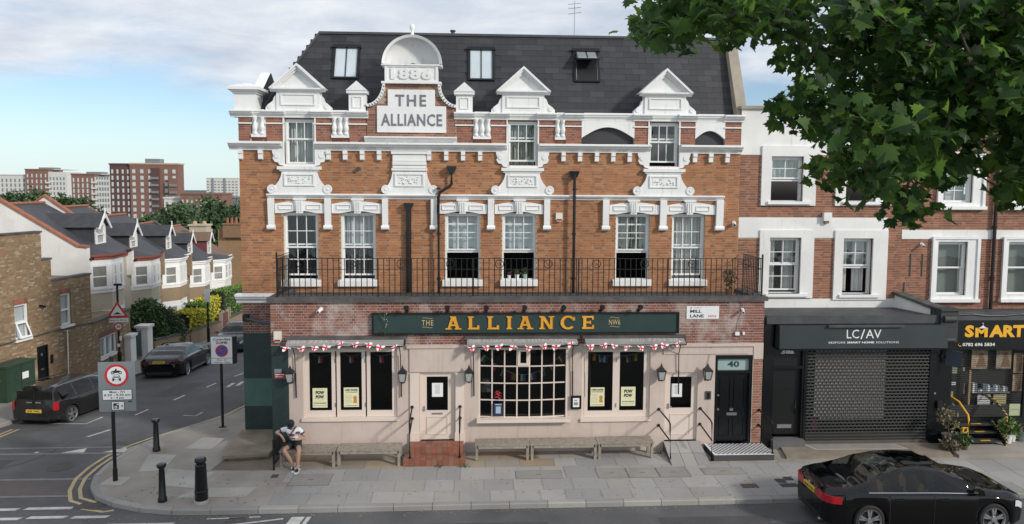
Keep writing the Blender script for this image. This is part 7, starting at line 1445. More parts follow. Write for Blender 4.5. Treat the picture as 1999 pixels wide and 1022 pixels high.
def car(label, loc, rz, paint, L, W, top, belt, plan, wx, r=.33, side_win=None, pillars=(), screen=None, rear=None, roofm=None, tail=(.62,.86,.16), plate='', name='parked_car', tailm=None, estate=False, seams=(), tail_w=.36):
    t = thing(name, label, 'car', loc, rz, local=True); xs = set()
    n = 76
    for i in range(n+1): xs.add(round(-L/2+L*i/n, 4))
    for x in wx:
        for k in range(-10, 11): xs.add(round(x+(r+.045)*k/10*.999, 4))
    xs |= {-L/2+.02, -L/2+.06, L/2-.02, L/2-.06}
    xs = sorted(x for x in xs if -L/2 <= x <= L/2); sec = []
    for x in xs:
        w = interp(x, plan); zt = interp(x, top); zb = min(interp(x, belt), zt-.015); bot = .19+.10*max(0, (abs(x)-L/2+.5)/.5)
        for c in wx:
            if abs(x-c) < r+.045: bot = max(bot, r+math.sqrt(max(0, (r+.045)**2-(x-c)**2)))
        bot = min(bot, zb-.06); h = zt-zb; k6 = min(1, h/.5)
        y5 = w-.055; y6 = y5-.03-.19*k6-.02*(1-k6)
        sec.append([(w-.035,bot),(w-.008,bot+(zb-bot)*.3),(w,bot+(zb-bot)*.62),(w-.012,zb-.05),(w-.035,zb-.008),(y5,zb+.004),((y5+y6)/2+.012*k6,zb+h*.45),(y6,zb+h*.86),(y6*.9,zb+h*.955),(y6*.55,zt-h*.006),(0,zt)])
    K = len(sec[0]); body = MB(); parts = {}
    def face(a, key):
        parts.setdefault(key, []).append(a)
    V_ = []; 
    for x, s in zip(xs, sec):
        row = [(x, y, z) for y, z in s]+[(x, -y, z) for y, z in reversed(s[:-1])]; V_.append(row)
    M2 = len(V_[0]); flat_ = [p for r_ in V_ for p in r_]
    for i in range(len(xs)-1):
        xm = (xs[i]+xs[i+1])/2; hh = interp(xm, top)-interp(xm, belt)
        for k in range(M2-1):
            kk = k if k < K-1 else M2-2-k; q = (i*M2+k, (i+1)*M2+k, (i+1)*M2+k+1, i*M2+k+1); key = 'body'
            if side_win and kk in (5, 6) and side_win[0] < xm < side_win[1] and hh > .14: pi_ = [n_ for n_, (a, b) in enumerate(pillars) if a < xm < b]; key = 'pillar%d%d' % (k < K, pi_[0]) if pi_ else 'side%d%d' % (k < K, sum(xm > b for a, b in pillars))
            elif screen and kk in (7, 8, 9) and screen[0] < xm < screen[1] and kk > 7: key = 'windscreen'
            elif rear and kk in (8, 9) and rear[0] < xm < rear[1]: key = 'rear_window'
            elif roofm and kk >= 7 and (rear or (0, -9))[1] <= xm <= (screen or (9, 0))[0]: key = 'roof'
            elif kk in (2, 3) and xm < -L/2+tail_w and tail[0]-.05 < tail[1] and kk == 3-1 and not estate: key = 'body'
            face(q, key)
    for e, i in ((0, 0), (1, len(xs)-1)):
        for k in range(K-1):
            a, b, c, d = i*M2+k, i*M2+k+1, i*M2+M2-2-k, i*M2+M2-1-k
            face((a, b, c, d) if e else (d, c, b, a), 'body') if b != c else face((a, b, d), 'body')
    names = {'body': ('body', paint), 'windscreen': ('windscreen', M_cglass), 'rear_window': ('rear_window', M_cglass), 'roof': ('roof', roofm or paint)}
    for key in parts:
        if key.startswith('side'): names[key] = ('side_window', M_cglass)
        if key.startswith('pillar'): names[key] = ('window_pillar', paint)
    for key, fs in parts.items():
        used = sorted({v for f in fs for v in f}); ix = {v: i for i, v in enumerate(used)}; mb = MB().add([flat_[v] for v in used], [tuple(ix[v] for v in f) for f in fs]); me = mb.mesh(names[key][0], names[key][1]); me.polygons.foreach_set('use_smooth', [True]*len(me.polygons)); me.set_sharp_from_angle(angle=rad(50)); obj(names[key][0], me, None, t)
    hw = interp(0, plan)
    obj('underbody', MB().box(-L/2+.25, L/2-.25, -hw+.28, hw-.28, .16, .5).box(-L/2+.9, L/2-1.0, -hw+.06, hw-.06, .17, .3), M_trim, t)
    ci = mat('cabin_dark', (.02,.02,.021), .8) if 'cabin_dark' not in MATS else MATS['cabin_dark']; stm = mat('seat_tan', (.20,.12,.06), .7) if 'seat_tan' not in MATS else MATS['seat_tan']
    if side_win:
        c0 = side_win[0]*.5+side_win[1]*.5; obj('cabin_floor', MB().box(side_win[0]-.1, side_win[1]+.15, -hw+.12, hw-.12, .45, .55).box(side_win[1]-.25, side_win[1]+.15, -hw+.14, hw-.14, .55, .9), ci, t)
        for sx_ in ((c0+.15, c0-.75) if not name.endswith('van') else (c0,)):
            for sy in (-.36, .36):
                se = MB().box(sx_-.05, sx_+.45, sy-.25, sy+.25, .55, .72).add([(sx_-.12,sy-.24,.7),(sx_+.04,sy-.24,.7),(sx_-.10,sy-.21,1.12),(sx_-.2,sy-.21,1.12),(sx_-.12,sy+.24,.7),(sx_+.04,sy+.24,.7),(sx_-.10,sy+.21,1.12),(sx_-.2,sy+.21,1.12)], [(0,1,2,3),(7,6,5,4),(1,5,6,2),(0,3,7,4),(3,2,6,7)]).box(sx_-.2, sx_-.12, sy-.12, sy+.12, 1.13, 1.26); obj('seat', se, stm if 'shuttered' in label else ci, t)
    for x in wx:
        for s in (-1, 1): wheel(t, x, s*(hw-.125), r, .22, s)
    wi = interp(-L/2+.05, plan)
    for s in (-1, 1):
        # tail lamps wrap round the corner, following plan and section
        lp_ = MB(); pts = []
        for q in range(9):
            x = -L/2+tail[2]*(1-q/8); 
            yo = interp(x, plan)+.006; pts.append((x-(.006 if q == 8 else 0), s*yo))
        inner = (-L/2-.008, s*(wi-tail_w)); pts.append(inner); v = []; f = []
        for x, y in pts: v += [(x, y, tail[0]), (x, y, tail[1])]
        for q in range(len(pts)-1): f.append((2*q, 2*q+2, 2*q+3, 2*q+1))
        f += [tuple(2*q+1 for q in range(len(pts))), tuple(2*q for q in range(len(pts)))[::-1]]
        obj('tail_light', lp_.add(v, f), tailm or M_tail, t)
        hl = MB(); pts = []
        for q in range(7): x = L/2-.42*(1-q/6); pts.append((x, s*(interp(x, plan)+.004)))
        v = []; f = []
        for x, y in pts: v += [(x, y, interp(x, belt)-.20), (x, y, interp(x, belt)-.06)]
        for q in range(len(pts)-1): f.append((2*q, 2*q+2, 2*q+3, 2*q+1))
        obj('headlight', hl.add(v, f), M_head, t)
        mx = (side_win or (0, 0))[1]-.12; zb = interp(mx, belt); my = interp(mx, plan)
        mr = obj('mirror', MB().add([(mx-.08,s*(my-.02),zb+.03),(mx+.1,s*(my-.02),zb+.03),(mx+.08,s*(my+.17),zb+.04),(mx-.07,s*(my+.17),zb+.04),(mx-.08,s*(my-.02),zb+.13),(mx+.08,s*(my-.02),zb+.13),(mx+.05,s*(my+.16),zb+.15),(mx-.07,s*(my+.16),zb+.15)], [(0,1,5,4),(1,2,6,5),(2,3,7,6),(3,0,4,7),(4,5,6,7),(3,2,1,0)]), paint, t); obj('mirror_glass', MB().add([(mx-.082,s*(my+.02),zb+.05),(mx-.075,s*(my+.15),zb+.055),(mx-.075,s*(my+.15),zb+.135),(mx-.082,s*(my+.02),zb+.12)], [(0,1,2,3)]), M_chrome, mr)
        for sx in seams:
            y_ = interp(sx, plan); zb = interp(sx, belt); sm_ = MB(); pr_ = [(-.008,.24),(0.001,.45),(.004,.62),(-.006,zb-.05)]
            sm_.add([(sx-.006, s*(y_+d+.001), z) for d, z in pr_]+[(sx+.006, s*(y_+d+.001), z) for d, z in pr_], [(0,1,5,4),(1,2,6,5),(2,3,7,6)]); obj('door_seam', sm_, M_trim, t)
            hx = sx+.22; obj('door_handle', MB().tube([(hx-.1,s*(interp(hx,plan)+.0),zb-.13),(hx-.08,s*(interp(hx,plan)+.03),zb-.13),(hx+.08,s*(interp(hx,plan)+.03),zb-.125),(hx+.1,s*(interp(hx,plan)),zb-.125)], .014, 6), paint, t)
        if side_win:
            st_ = MB(); q0 = [x for x in xs if side_win[0] <= x <= side_win[1]]; tr = [(x, s*(interp(x, plan)-.045), interp(x, belt)+.006) for x in q0[::3]]; obj('window_trim', MB().tube(tr, .010, 5), M_chrome if ('coupe' in label or 'shuttered' in label) else M_trim, t)
    xr = -L/2-.012; pzz = tail[0]+.02 if not estate else .52
    pl_ = obj('number_plate', MB().box(xr-.012, xr+.03, -.26, .26, pzz, pzz+.11), M_plate, t)
    if plate: text(plate, (-.22,.22,pzz+.02,pzz+.09), xr-.013, M_ink, t, .003, 'plate_text', Matrix.Rotation(rad(-90), 4, 'Z') @ Matrix.Translation((0,0,0)), bold=.02)
    obj('bumper_insert', MB().box(xr+.005, xr+.06, -.55, .55, .26, .38), M_trim, t); fr_ = L/2
    obj('grille', MB().box(fr_-.03, fr_+.01, -.42, .42, .38, .58), M_trim, t)
    return t
def paintm(name, c, rough=.35): return mat(name, c, .5, big=0, coat=1.0, spec=0)
SAL = dict(L=4.70, W=1.82, wx=(-1.38, 1.45))
top_s = [(-2.35,.80),(-2.30,.94),(-2.22,1.02),(-1.75,1.06),(-1.45,1.14),(-.95,1.34),(-.55,1.42),(-.1,1.445),(.3,1.41),(.75,1.25),(1.15,1.03),(1.3,.985),(1.8,.93),(2.15,.83),(2.3,.70),(2.35,.55)]
belt_s = [(-2.35,.72),(-2.25,.90),(-1.7,.975),(0,.955),(1.0,.93),(1.5,.90),(2.0,.82),(2.3,.66),(2.35,.5)]
plan_s = [(-2.35,.60),(-2.32,.70),(-2.2,.81),(-1.9,.875),(-1.38,.905),(0,.90),(1.45,.90),(1.9,.86),(2.15,.76),(2.3,.58),(2.35,.42)]
P_blk = paintm('paint_black', (.0022,.0022,.0026))
bm = car('glossy black saloon parked at the kerb before the shuttered shop', (9.08, -4.22, -.27), rad(-.6), P_blk, 4.70, 1.82, top_s, belt_s, plan_s, (-1.38, 1.45), .345, (-1.42, 1.12), ((-1.02,-.92),(-.06,.10)), (.42, 1.24), (-1.72, -.62), None, (.72,.88,.34), 'LR68 YYB', seams=(-.95,.06), tail_w=.42)
obj('badge', MB().lathe([(0,-.01),(.035,-.01),(.035,0),(0,0)], (-2.36,0,.90), 12, 'x'), M_chrome, bm); obj('sunroof', MB().box(-.38, .3, -.42, .42, 1.437, 1.448), M_cglass, bm); obj('roof_fin', MB().add([(-.82,-.02,1.37),(-.62,-.03,1.41),(-.62,.03,1.41),(-.82,.02,1.37),(-.8,0,1.46)], [(0,1,4),(1,2,4),(2,3,4),(3,0,4)]), P_blk, bm)
for s in (-1, 1): obj('exhaust', MB().tube([(-2.38,s*.52,.27),(-2.2,s*.52,.27)], .04, 10), M_chrome, bm)
# seats show through the side glass as tan shapes: build them as cushions inside the cabin
top_m = [(-1.97,.70),(-1.95,1.0),(-1.9,1.22),(-1.75,1.40),(-1.2,1.43),(-.3,1.44),(.25,1.42),(.55,1.33),(.95,1.05),(1.1,.97),(1.6,.92),(1.85,.80),(1.97,.55)]
belt_m = [(-1.97,.66),(-1.93,.88),(-1.6,.93),(0,.92),(1.0,.90),(1.5,.86),(1.85,.72),(1.97,.5)]
plan_m = [(-1.97,.70),(-1.93,.78),(-1.75,.82),(-1.2,.842),(0,.84),(1.25,.84),(1.6,.80),(1.85,.66),(1.97,.45)]
mini = car('dark grey small estate car with twin rear doors parked by the brick house', (-15.25, 5.75, zg(5.75)-.02), rad(83), paintm('paint_dark_grey', (.016,.016,.017), .3), 3.94, 1.68, top_m, belt_m, plan_m, (-1.25, 1.30), .31, (-1.72, .9), ((-1.02,-.95),(-.12,-.04)), (.5, 1.03), (-1.95,-1.72), mat('roof_black', (.010,.010,.011), .2, coat=.6), (.62,.90,.10), 'LF59 YWC', estate=True, seams=(-.9,.0), tail_w=.12)
obj('rear_glass', MB().box(-1.965, -1.94, -.60, -.03, .98, 1.28).box(-1.965, -1.94, .03, .60, .98, 1.28), M_cglass, mini); obj('rear_door_line', MB().box(-1.985, -1.96, -.008, .008, .45, 1.3), M_trim, mini); obj('rear_handles', MB().box(-1.99, -1.965, -.25, -.06, .86, .9).box(-1.99, -1.965, .06, .25, .86, .9), M_chrome, mini); obj('roof_rails', MB().tube([(-1.6,-.55,1.45),(.2,-.55,1.47)], .018, 6).tube([(-1.6,.55,1.45),(.2,.55,1.47)], .018, 6), M_trim, mini)
top_c = [(-2.45,.74),(-2.40,.90),(-2.3,.98),(-1.95,1.05),(-1.5,1.22),(-.9,1.37),(-.4,1.42),(.1,1.40),(.55,1.28),(1.1,1.02),(1.25,.98),(1.8,.93),(2.2,.82),(2.4,.66),(2.45,.5)]
belt_c = [(-2.45,.68),(-2.32,.88),(-1.7,.95),(0,.95),(1.0,.93),(1.6,.89),(2.1,.79),(2.4,.62),(2.45,.46)]
plan_c = [(-2.45,.64),(-2.4,.76),(-2.25,.86),(-1.9,.92),(-1.4,.945),(0,.93),(1.5,.94),(2.0,.88),(2.25,.76),(2.4,.58),(2.45,.42)]
mc = car('glossy black coupe saloon parked in front of the white gate piers', (-14.85, 13.7, zg(13.7)-.03), rad(93), P_blk, 4.9, 1.9, top_c, belt_c, plan_c, (-1.42, 1.5), .345, (-1.6, 1.1), ((-1.0,-.95),(-.1,-.02)), (.3, 1.2), (-2.0, -.75), None, (.74,.84,.30), 'GL70 NCA', seams=(-.95,.0), tail_w=.3, tailm=mat('tail_dark', (.10,.01,.015), .15))
mc.scale = (.97,.97,.95); mc.rotation_euler = (rad(3.2)*0, rad(4.2), rad(93)); obj('badge', MB().lathe([(0,-.01),(.05,-.01),(.05,0),(0,0)], (-2.46,0,.86), 12, 'x'), M_chrome, mc); [obj('sill_strip', MB().box(-1.0, 1.05, q-.01, q+.01, .25, .275), M_chrome, mc) for q in (-.945, .945)]
mini.scale = (1,1,.94); mini.rotation_euler = (0, rad(3.4), rad(83))
gr = car('dark blue grey car facing up the street behind the black coupe', (-14.75, 21.9, zg(21.9)-.03), rad(-86), paintm('paint_blue_grey', (.05,.06,.075), .3), 4.6, 1.86, [(x*.98, z+(.18 if -2.1 < x < .9 else .08)) for x, z in top_s], [(x*.98, z+.06) for x, z in belt_s], [(x*.98, w) for x, w in plan_s], (-1.35, 1.4), .35, (-1.9, 1.1), ((-.98,-.9),(-.02,.08)), (.42, 1.2), (-2.2, -1.5), None, (.75,.95,.2), 'LC17 KVE', seams=(-.95,.06)); gr.rotation_euler = (0, rad(-5.6), rad(-86))
vt = [(-2.4,.6),(-2.38,1.4),(-2.3,1.95),(-2.1,2.0),(.6,2.02),(1.0,1.9),(1.6,1.25),(1.8,1.12),(2.2,.95),(2.4,.6)]; vb = [(-2.4,.5),(-2.3,1.1),(0,1.12),(1.2,1.08),(1.8,1.0),(2.2,.85),(2.4,.5)]
vn = car('white van parked further down behind the blue grey car', (-15.6, 31.0, zg(31)-.03), rad(-84), paintm('paint_white', (.72,.72,.72), .35), 4.8, 1.9, vt, vb, [(x, w+.02) for x, w in plan_s], (-1.4, 1.5), .34, (.45, 1.45), (), (.95, 1.7), None, None, (.7,1.2,.1), '', 'parked_van', seams=(.4,)); vn['category'] = 'van'; vn.rotation_euler = (0, rad(-5.7), rad(-84))
# ================================================================ street furniture
def bollard(label, loc, prof, n=16, ring=False):
    t = thing('bollard', label, 'bollard', loc); obj('shaft', MB().lathe(prof, loc, n), M_bpaint, t, smooth=True); h = prof[-1][1]
    obj('collar', MB().lathe([(prof[0][0]*.98,.13),(prof[0][0]*1.06,.14),(prof[0][0]*1.06,.17),(prof[0][0]*.98,.18)], loc, n), M_bpaint, t)
    if ring: obj('base_ring', MB().lathe([(.15,0),(.168,0),(.168,.07),(.15,.075)], loc, 20), M_patch, t)
cb_ = [(.0,0),(.105,0),(.10,.1),(.085,.13),(.065,.75),(.06,.80),(.095,.84),(.11,.87),(.11,.9),(.09,.93),(0,.94)]
bollard('slim black cast iron bollard near the crossing kerb', (-10.1,.45,PZ), cb_); bollard('slim black cast iron bollard beside the wide bollard', (-8.5,-2.93,PZ), cb_); bollard('wide black bollard with pale base ring at the corner', (-7.55,-3.02,PZ), [(0,0),(.15,0),(.15,.26),(.155,.27),(.155,.3),(.145,.31),(.125,.9),(.125,.92),(.105,.94),(.105,.98),(.13,1.0),(.13,1.06),(.11,1.1),(0,1.11)], 20, True)
def sign_frame(x, y, z, rz): return Matrix.Translation((x, y, z)) @ Matrix.Rotation(rz, 4, 'Z')
# motor vehicle restriction sign
rs_ = thing('restriction_sign', 'grey school hours motor vehicle restriction sign on a black post', 'sign', (-10.22, -1.65, PZ), rad(4), local=True); h0 = 1.83
obj('post', MB().tube([(0,0,0),(0,0,3.2)], .044, 12), M_black, rs_, smooth=True); obj('post_cap', MB().lathe([(0,0),(.05,0),(.05,.05),(0,.06)], (0,0,3.18), 10), M_black, rs_); obj('post_base', MB().lathe([(.045,0),(.06,0),(.055,.32),(.045,.33)], (0,0,0), 12), M_black, rs_)
pn = obj('panel', MB().box(-.29, .59, -.075, -.055, h0, h0+1.27), M_greyp, rs_); cx_, cz_ = .15, h0+.93
obj('clamp', MB().box(-.1, .1, -.055, .06, h0+.3, h0+.34).box(-.1, .1, -.055, .06, h0+.95, h0+.99), M_steel, rs_)
obj('white_disc', MB().lathe([(0,-.004),(.27,-.004),(.27,0),(0,0)], (cx_,-.075,cz_), 36, 'y'), M_wsign, pn); rg = MB(); n = 40; v = []; f = []
for i in range(n):
    a = 2*math.pi*i/n
    for r_ in (.225, .285): v.append((cx_+r_*math.cos(a), -.081, cz_+r_*math.sin(a)))
for i in range(n): f.append((2*i, 2*i+1, 2*((i+1) % n)+1, 2*((i+1) % n)))
obj('red_ring', rg.add(v, f), M_redp, pn)
ic_ = MB(); Y0, Y1 = -.084, -.0795
def disc(mb, x, z, r0, r1, n=14):
    v = []; f = []
    for i in range(n):
        a = 2*math.pi*i/n; v += [(x+r0*math.cos(a), Y0, z+r0*math.sin(a)), (x+r1*math.cos(a), Y0, z+r1*math.sin(a))]
    for i in range(n): f.append((2*i, 2*i+1, 2*((i+1) % n)+1, 2*((i+1) % n)))
    mb.add(v, f)
disc(ic_, cx_-.09, cz_+.07, .022, .042); disc(ic_, cx_+.09, cz_+.07, .022, .042); ic_.prism([(cx_-.1,cz_+.08),(cx_-.02,cz_+.06),(cx_+.05,cz_+.07),(cx_+.1,cz_+.115),(cx_+.05,cz_+.125),(cx_+.01,cz_+.12),(cx_+.01,cz_+.17),(cx_-.02,cz_+.17),(cx_-.04,cz_+.125),(cx_-.08,cz_+.115)], Y0-.0005, Y1)
obj('motorcycle_symbol', ic_, M_ink, pn); ic2 = MB().prism([(cx_-.10,cz_-.145),(cx_-.065,cz_-.145),(cx_-.06,cz_-.115),(cx_+.06,cz_-.115),(cx_+.065,cz_-.145),(cx_+.10,cz_-.145),(cx_+.105,cz_-.06),(cx_+.075,cz_-.035),(cx_+.055,cz_+.02),(cx_-.055,cz_+.02),(cx_-.075,cz_-.035),(cx_-.105,cz_-.06)], Y0, Y1); obj('car_symbol', ic2, M_ink, pn); obj('car_symbol_detail', MB().prism([(cx_-.06,cz_-.03),(cx_+.06,cz_-.03),(cx_+.045,cz_+.01),(cx_-.045,cz_+.01)], Y0-.002, Y0).box(cx_-.05, cx_+.05, Y0-.002, Y0, cz_-.105, cz_-.06).box(cx_-.095, cx_-.065, Y0-.002, Y0, cz_-.075, cz_-.05).box(cx_+.065, cx_+.095, Y0-.002, Y0, cz_-.075, cz_-.05), M_wsign, pn)
obj('time_plate', MB().box(-.21, .51, -.079, -.075, h0+.29, h0+.57), M_ink, pn); obj('time_plate_face', MB().box(-.195, .495, -.081, -.079, h0+.305, h0+.555), M_wsign, pn)
for s_, bx_ in [('Mon - Fri',(-.03,.33,h0+.475,h0+.535)), ('8.30 - 9.30 am',(-.165,.465,h0+.40,h0+.455)), ('3 - 4 pm',(-.01,.31,h0+.315,h0+.38))]: text(s_, bx_, -.0815, M_ink, pn, .002, bold=.02)
obj('camera_plate', MB().box(0, .32, -.079, -.075, h0+.03, h0+.26), M_ink, pn); obj('camera_plate_face', MB().box(.015, .305, -.081, -.079, h0+.045, h0+.245), M_wsign, pn); cm = MB().box(.05, .18, -.084, -.081, h0+.07, h0+.215).prism([(.24,h0+.13),(.27,h0+.11),(.27,h0+.17),(.24,h0+.155)], -.084, -.081); obj('camera_symbol', cm, M_ink, pn); lens = MB(); Y0 = -.086; disc(lens, .11, h0+.115, .015, .035); obj('camera_symbol_lens', lens.box(.13, .17, -.086, -.084, h0+.17, h0+.2), M_wsign, pn); obj('sticker', MB().box(.4, .5, -.078, -.075, h0+.23, h0+.27), M_lead, pn)
# controlled zone sign
cz = thing('zone_sign', 'white controlled parking zone sign on a black post at the corner', 'sign', (-8.95, 2.5, PZ-.02), rad(3), local=True); obj('post', MB().tube([(0,0,0),(0,0,2.86)], .042, 12), M_black, cz, smooth=True); obj('post_base', MB().box(-.11, .11, -.06, .06, 0, .03), M_black, cz)
bz = 2.05; pn = obj('panel', MB().box(-.27, .36, -.075, -.055, bz, bz+.84), M_wsign, cz); obj('panel_case', MB().box(.36, .46, -.075, .1, bz-.01, bz+.85).box(-.27, .36, -.055, .1, bz-.005, bz+.845), M_black, cz)
text('Controlled', (-.22,.31,bz+.73,bz+.80), -.076, M_ink, pn, .002, bold=.02); text('ZONE', (-.13,.22,bz+.62,bz+.70), -.076, M_ink, pn, .002, bold=.03); Y0 = -.0775; dd = MB(); disc(dd, .045, bz+.40, .0, .165, 30); obj('blue_disc', dd, M_bluep, pn); Y0 = -.0795; dd = MB(); disc(dd, .045, bz+.40, .15, .19, 36); dd.add([(.045-.13,Y0,bz+.40+.10),(.045-.10,Y0,bz+.40+.13),(.045+.13,Y0,bz+.40-.10),(.045+.10,Y0,bz+.40-.13)], [(0,3,2,1)]); obj('red_ring', dd, M_redp, pn)
obj('divider', MB().box(-.27, .36, -.0775, -.075, bz+.165, bz+.175), M_ink, pn); text('Mon - Fri', (-.1,.2,bz+.09,bz+.14), -.076, M_ink, pn, .002); text('10.00 am - Noon', (-.2,.29,bz+.02,bz+.07), -.076, M_ink, pn, .002)
# speed hump post beside the brick wing
hp = thing('hump_sign', 'red triangle speed hump sign with 20 roundel on a tall black post', 'sign', (-17.75, 14.2, zg(14.2)+.12), rad(8), local=True); obj('post', MB().tube([(0,0,0),(0,0,3.9)], .05, 10), M_black, hp, smooth=True); obj('post_base', MB().lathe([(.05,0),(.09,0),(.09,.7),(.05,.75)], (0,0,0), 10), M_black, hp); obj('post_top', MB().box(-.12, .2, -.1, .06, 3.84, 3.94), M_black, hp)
Y0, Y1 = -.09, -.075; obj('red_triangle', MB().prism([(-.46,2.35),(.46,2.35),(0,3.12)], -.085, -.07), M_redp, hp); obj('white_triangle', MB().prism([(-.31,2.44),(.31,2.44),(0,2.95)], -.09, -.085), M_wsign, hp); obj('hump_symbol', MB().prism([(-.2,2.5),(.2,2.5),(.09,2.55),(.03,2.6),(-.03,2.6),(-.09,2.55)], -.094, -.09), M_ink, hp); obj('plate', MB().box(-.46, .46, -.085, -.07, 2.12, 2.31), M_wsign, hp); text('Humps for 400 yds', (-.40,.40,2.17,2.26), -.087, M_ink, hp, .002, bold=.01)
Y0 = -.09; dd = MB(); disc(dd, .02, 1.92, 0, .14, 24); obj('white_disc', dd, M_wsign, hp); Y0 = -.092; dd = MB(); disc(dd, .02, 1.92, .135, .19, 28); obj('red_ring', dd, M_redp, hp); text('20', (-.07,.11,1.86,1.98), -.093, M_ink, hp, .002, bold=.03); obj('sticker', MB().box(-.055, .055, -.06, -.04, .95, 1.1).box(.04, .1, -.06, .06, 1.25, 1.45), M_wsign, hp)
pk = thing('parking_sign_post', 'black post with small white parking plate before the golden hedge', 'sign', (-17.3, 24.2, zg(24.2)+.1)); x, y, z = -17.3, 24.2, zg(24.2)+.1; obj('post', MB().tube([(x,y,z),(x,y,z+3.3)], .05, 8), M_black, pk); obj('plate', MB().box(x-.17, x+.17, y-.07, y-.05, z+2.5, z+3.3), M_wsign, pk); obj('post_base', MB().lathe([(.05,0),(.09,0),(.09,.9),(.05,.95)], (x,y,z), 8), M_black, pk)
# green cabinet against the brick house
cbx = thing('utility_cabinet', 'dark green roadside utility cabinet with labels by the black door', 'cabinet', (-18.35, 7.3, zg(7.3)+.12), rad(81), local=True); obj('cabinet_body', MB().box(-.62, .75, -.35, .3, .05, 1.32).box(-.66, .79, -.39, .34, 1.32, 1.4), mat('cabinet_green', (.02,.05,.03), .5, (.03,.06,.04), 4), cbx); obj('plinth', MB().box(-.6, .73, -.33, .28, -.05, .05), M_block, cbx); obj('door_gap', MB().box(.06, .075, -.355, -.35, .1, 1.28), M_black, cbx); obj('label_sheet', MB().box(.12, .42, -.356, -.35, .75, 1.0), M_wpaper, cbx); obj('warning_label', MB().add([(-.625,-.1,.8),(-.625,.15,.8),(-.625,.15,.92),(-.625,-.1,.92)], [(0,1,2,3)]), mat('label_orange', (.6,.2,.03), .5), cbx)
# ================================================================ the sitting man
def skin(name, joints, edges, m, parent, sub=2, rootv=0, smooth=True):
    me = bpy.data.meshes.new(name); me.from_pydata([j[0] for j in joints], edges, []); o = bpy.data.objects.new(name, me); S.collection.objects.link(o); md = o.modifiers.new('skin', 'SKIN'); md.use_smooth_shade = True; md.branch_smoothing = .3
    for i, j in enumerate(joints): r_ = j[1]; me.skin_vertices[0].data[i].radius = r_ if isinstance(r_, tuple) else (r_, r_); me.skin_vertices[0].data[i].use_root = i == rootv
    sb = o.modifiers.new('sub', 'SUBSURF'); sb.levels = sub; sb.render_levels = sub
    dg = bpy.context.evaluated_depsgraph_get(); m2 = bpy.data.meshes.new_from_object(o.evaluated_get(dg)); bpy.data.objects.remove(o); bpy.data.meshes.remove(me); m2.materials.clear(); m2.materials.append(m); m2.name = name; m2.polygons.foreach_set('use_smooth', [True]*len(m2.polygons))
    return obj(name, m2, m, parent)
man = thing('person', 'seated man in white football shirt, black shorts and cap looking at a phone', 'person', (-5.9, -.7, PZ))
M_skin = mat('skin', (.52,.30,.21), .6, (.46,.26,.18), 8, big=.05); M_shirt = mat('shirt_white', (.82,.82,.86), .8, big=.05); M_shorts = mat('shorts_black', (.02,.024,.026), .8); M_cap = mat('cap_navy', (.012,.014,.022), .7); M_maroon = mat('shirt_maroon', (.20,.02,.05), .8)
J = [((-5.93,-.62,.40),.11),((-5.95,-.66,.58),.11),((-5.98,-.70,.76),.12),((-5.985,-.76,.89),.055),((-5.98,-.815,.935),.055),((-5.975,-.87,.985),.085),((-5.975,-.85,1.06),.075),
     ((-6.16,-.69,.83),.055),((-6.39,-.80,.77),.042),((-6.23,-.97,.77),.033),((-6.14,-1.05,.72),.03),
     ((-5.80,-.69,.82),.055),((-5.60,-.74,.60),.045),((-5.75,-.98,.635),.034),((-5.83,-1.03,.65),.03),
     ((-6.02,-.66,.39),.09),((-6.10,-1.12,.40),.062),((-5.97,-1.12,.18),.056),((-5.85,-1.08,-.05),.037),((-5.83,-1.22,-.10),.04),
     ((-5.85,-.66,.39),.09),((-5.70,-1.14,.41),.062),((-5.72,-1.17,.18),.056),((-5.735,-1.17,-.05),.037),((-5.73,-1.34,-.105),.04),((-5.975,-.955,.975),.03)]
E_ = [(0,1),(1,2),(2,3),(3,4),(4,5),(5,6),(2,7),(7,8),(8,9),(9,10),(2,11),(11,12),(12,13),(13,14),(0,15),(15,16),(16,17),(17,18),(18,19),(0,20),(20,21),(21,22),(22,23),(23,24),(5,25)]
# fingers
def fingers(base, dirv, side, bend, ji):
    b = Vector(base); d = Vector(dirv).normalized(); s = Vector(side).normalized(); bd = Vector(bend).normalized()
    for k in range(4):
        p0 = b+s*(k-1.5)*.019+d*.01; ln = [.055,.066,.062,.048][k]
        i0 = len(J); J.append((tuple(p0), .011)); J.append((tuple(p0+d*ln*.55+bd*.012), .0095)); J.append((tuple(p0+d*ln*.9+bd*.035), .008)); E_.append((ji, i0)); E_.append((i0, i0+1)); E_.append((i0+1, i0+2))
    p0 = b-d*.03-s*.035; i0 = len(J); J.append((tuple(p0), .012)); J.append((tuple(p0-s*.02+d*.04+bd*.01), .01)); E_.append((ji, i0)); E_.append((i0, i0+1))
fingers((-6.12,-1.07,.69), (.25,-.3,-.9), (.8,-.5,.1), (.2,.5,-.8), 10); fingers((-5.86,-1.045,.655), (-.95,-.2,.1), (0,-.75,.5), (-.4,.3,.5), 14)
body = skin('body', J, E_, M_skin, man, 2)
sh_ = [((-5.93,-.63,.46),.14),((-5.95,-.66,.6),.135),((-5.98,-.69,.74),.14),((-5.985,-.735,.84),.10),((-6.15,-.69,.835),.078),((-6.29,-.75,.80),.066),((-5.81,-.69,.825),.078),((-5.70,-.715,.71),.068)]
shirt = skin('shirt', sh_, [(0,1),(1,2),(2,3),(2,4),(4,5),(2,6),(6,7)], M_shirt, body, 2)
for p0, p1 in (((-6.275,-.745,.803),(-6.30,-.757,.796)), ((-5.715,-.713,.725),(-5.695,-.717,.70))): obj('shirt_cuff', MB().tube([p0, p1], .066, 12, caps=False), M_cap, shirt, smooth=True)
